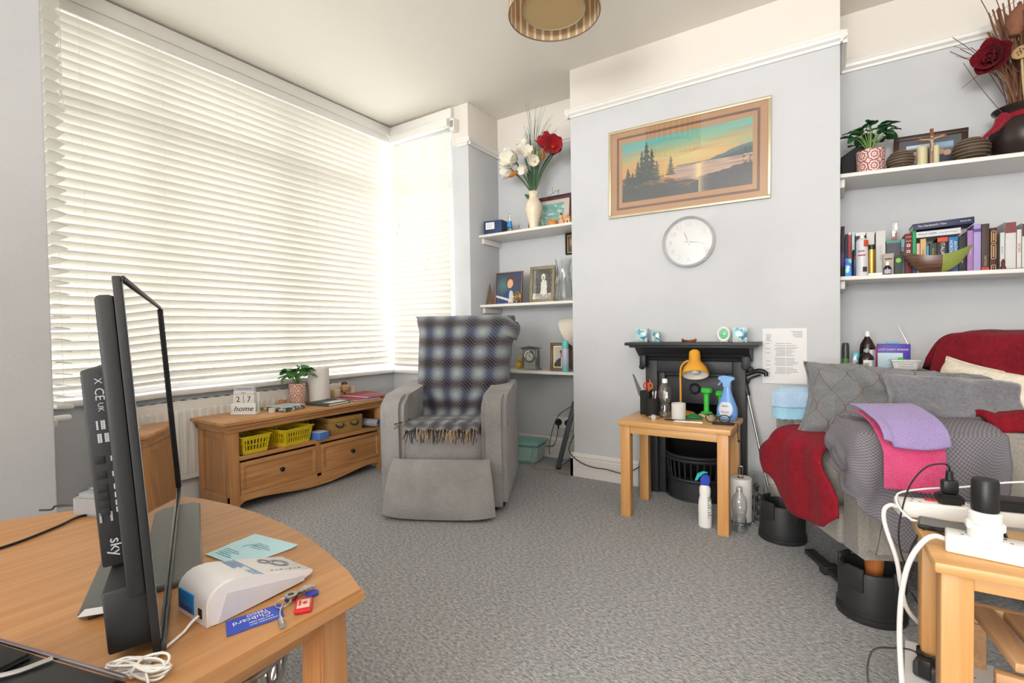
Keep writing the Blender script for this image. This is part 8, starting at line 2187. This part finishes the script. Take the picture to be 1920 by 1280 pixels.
mb = MB(); mb.prism([(-.05, -.028), (.035, -.030), (.045, -.02), (.045, .024), (-.05, .026)], 0, .026, bev=.005, seg=2); obj('body', mb, M_black, pg2)
tb_ = thing('clear_tub', 'clear plastic tub at the right frame edge on the side table', 'tub', (.435, 1.47, Z5), 0)
mb = MB(); mb.lathe([(0, 0), (.060, 0), (.064, .004), (.075, .085), (.078, .088), (.073, .088), (.062, .008), (0, .006)], 36); obj('tub', mb, M_plastic_clear, tb_)
ph = thing('smartphone', 'black smartphone lying between the two extension leads', 'phone', (.243, 1.472, Z5 + .0005), math.radians(-8))
mb = MB(); mb.box(-.075, .075, -.034, .034, 0, .009, bev=.003, seg=3); obj('body', mb, M_black, ph)
mb = MB(); mb.box(-.071, .071, -.031, .031, .009, .0096); obj('screen', mb, mat('phone_glass', '#0b0b0d', .06), ph)
mb = MB(); mb.box(-.090, -.0755, -.004, .004, .002, .007, bev=.001); obj('charging_plug', mb, M_chrome, ph)
ph2 = thing('small_phone', 'small dark phone with silver edge behind the white adaptor', 'phone', (.297, 1.435, Z5 + .0005), math.radians(-70))
mb = MB(); mb.box(-.030, .030, -.016, .016, 0, .012, bev=.004, seg=3); obj('body', mb, M_black, ph2); mb = MB(); mb.box(-.0305, .0305, -.0165, .0165, .004, .007, bev=.001); obj('silver_edge', mb, M_steel, ph2)
# cables round the side table
def tcable(nm, pts, r, m, label): o = cable(nm, pts, r, m); tag(o, label, 'cable'); return o
tcable('white_cable', [(.198, 1.352, .519), (.180, 1.348, .522), (.160, 1.335, .510), (.137, 1.32, .47), (.124, 1.32, .40), (.120, 1.32, .30), (.124, 1.30, .18), (.126, 1.28, .08), (.130, 1.26, .0065), (.14, 1.20, .0065)], .0052, M_ext, 'thick white flex of the front extension lead hanging in front of the table')
tcable('white_cable', [(.134, 1.538, .518), (.120, 1.534, .520), (.108, 1.53, .505), (.110, 1.52, .47), (.130, 1.50, .40), (.140, 1.50, .33), (.155, 1.52, .27), (.20, 1.58, .20), (.27, 1.66, .10), (.34, 1.70, .03), (.45, 1.72, .0065)], .0050, M_ext, 'white flex of the back extension lead dropping behind the front table leg')
tcable('white_cable', [(.1685, 1.482, .505), (.150, 1.485, .512), (.134, 1.50, .53), (.131, 1.52, .545), (.145, 1.548, .553), (.20, 1.60, .556), (.27, 1.64, .560), (.36, 1.68, .575), (.44, 1.70, .585), (.56, 1.72, .60)], .0024, M_wplas, 'thin white charging cable crossing above the back extension lead')
tcable('black_cable', [(.236, 1.559, .614), (.234, 1.552, .628), (.222, 1.545, .635), (.190, 1.535, .625), (.160, 1.52, .585), (.142, 1.50, .53), (.133, 1.485, .47), (.138, 1.478, .42), (.148, 1.470, .40), (.158, 1.46, .395)], .0019, M_black, 'black cable arching up from the standing plug and down the table side')
tcable('black_cable', [(.262, 1.40, .506), (.235, 1.425, .507), (.205, 1.432, .506), (.185, 1.445, .508), (.166, 1.44, .49), (.150, 1.43, .455), (.146, 1.43, .42), (.151, 1.43, .385)], .0019, M_black, 'black cable looping over the left edge of the right side table')
tcable('black_cable', [(.245, 1.39, .5035), (.215, 1.405, .504), (.195, 1.44, .505), (.18, 1.46, .505), (.168, 1.47, .49), (.160, 1.46, .44), (.152, 1.455, .40), (.160, 1.45, .36)], .0017, M_black, 'thin black twin lead hanging off the table corner')
# under the table: charger box with papers, slatted stool, black tray
bxx = thing('equipment_box', 'black box covered with a white printed sheet under the side table', 'box', (.215, 1.50, 0), math.radians(-6))
mb = MB(); mb.box(-.065, .095, -.13, .10, 0, .148, bev=.004); obj('box', mb, M_blackm, bxx)
mb = MB(); mb.box(-.068, .098, -.134, .104, .1483, .1495); sh = obj('printed_sheet', mb, M_paper, bxx)
mb = MB()
for k in range(16): mb.box(-.01 + .013 * ((k * 7) % 6), -.004 + .013 * ((k * 7) % 6), -.11 + k * .012, -.105 + k * .012, .1495, .1499)
obj('print_marks', mb, M_inkg, sh)
ch = thing('charging_dock', 'dark grey adaptor with coiled lead on the white sheet', 'charger', (.188, 1.475, .150), math.radians(-20))
mb = MB(); mb.box(-.024, .024, -.032, .032, 0, .036, bev=.008, seg=3); obj('body', mb, mat('dark_grey_plastic', '#3b3c40', .45), ch)
mb = MB(); mb.box(-.012, .012, -.036, -.010, .006, .048, bev=.004); obj('slot_block', mb, M_black, ch)
mb = MB()
for k in range(4): mb.tube([(.024 * math.cos(a), .010 + .022 * math.sin(a), .040 + k * .004 + .002 * math.sin(3 * a + k)) for a in [2 * PI * j / 28 for j in range(28)]], .0019, closed=True, seg=6)
obj('coiled_lead', mb, M_black, ch)
tcable('black_cable', [(.180, 1.495, .176), (.160, 1.505, .182), (.125, 1.50, .178), (.085, 1.49, .165), (.072, 1.475, .12), (.078, 1.45, .06), (.085, 1.42, .02), (.10, 1.38, .003), (.12, 1.32, .003)], .0021, M_black, 'black lead hanging from the dark grey adaptor down to the carpet')
tcable('black_cable', [(.195, 1.46, .17), (.215, 1.45, .166), (.235, 1.465, .155), (.25, 1.46, .1525)], .0019, M_black, 'short black lead behind the front table leg on the white sheet')
tcable('black_cable', [(.165, 1.56, .30), (.19, 1.56, .25), (.20, 1.55, .20), (.225, 1.54, .16), (.24, 1.53, .1525)], .0019, M_black, 'black lead hanging beside the back table leg')
tcable('white_cable', [(.185, 1.42, .1535), (.19, 1.405, .154), (.197, 1.385, .1535), (.20, 1.37, .1535)], .004, M_ext, 'short white lead on the printed sheet beside the adaptor')
st = thing('slatted_stool', 'low slatted pale wooden stool under the right side table', 'stool', (.372, 1.488, 0), math.radians(-1))
M_sl = wood('pale_pine', '#b98d5f', '#d3a87a', 1, rough=.55); M_slx = wood('pale_pine_x', '#b98d5f', '#d3a87a', 0, rough=.55)
mb = MB(); mb.box(-.095, .125, .075, .100, .255, .300, bev=.005); obj('back_rail', mb, M_slx, st)
for k in range(4):
    mb = MB(); mb.box(-.022, .022, -.115, .115, .268, .288, bev=.004, M=T(-.062 + k * .058, -.035, .012) @ R(math.radians(8))); obj('slat', mb, M_sl, st)
mb = MB(); mb.box(-.095, .125, -.150, -.128, .245, .268, bev=.004); obj('front_rail', mb, M_slx, st)
for x in (-.082, .112):
    mb = MB(); mb.box(x - .014, x + .014, .076, .099, 0, .255, bev=.004); obj('leg', mb, M_sl, st)
    mb = MB(); mb.box(x - .014, x + .014, -.149, -.129, 0, .245, bev=.004); obj('leg', mb, M_sl, st)
tr = thing('black_tray', 'flat black tray on the carpet behind the covered box', 'tray', (.375, 1.70, 0), math.radians(-3))
mb = MB(); mb.box(-.055, .13, -.05, .09, 0, .03, bev=.004); obj('tray', mb, M_blackm, tr)
mb = MB(); mb.box(-.05, .125, -.045, .085, .0298, .0304); obj('glossy_top', mb, mat('gloss_black', '#0d0d0e', .15), tr)
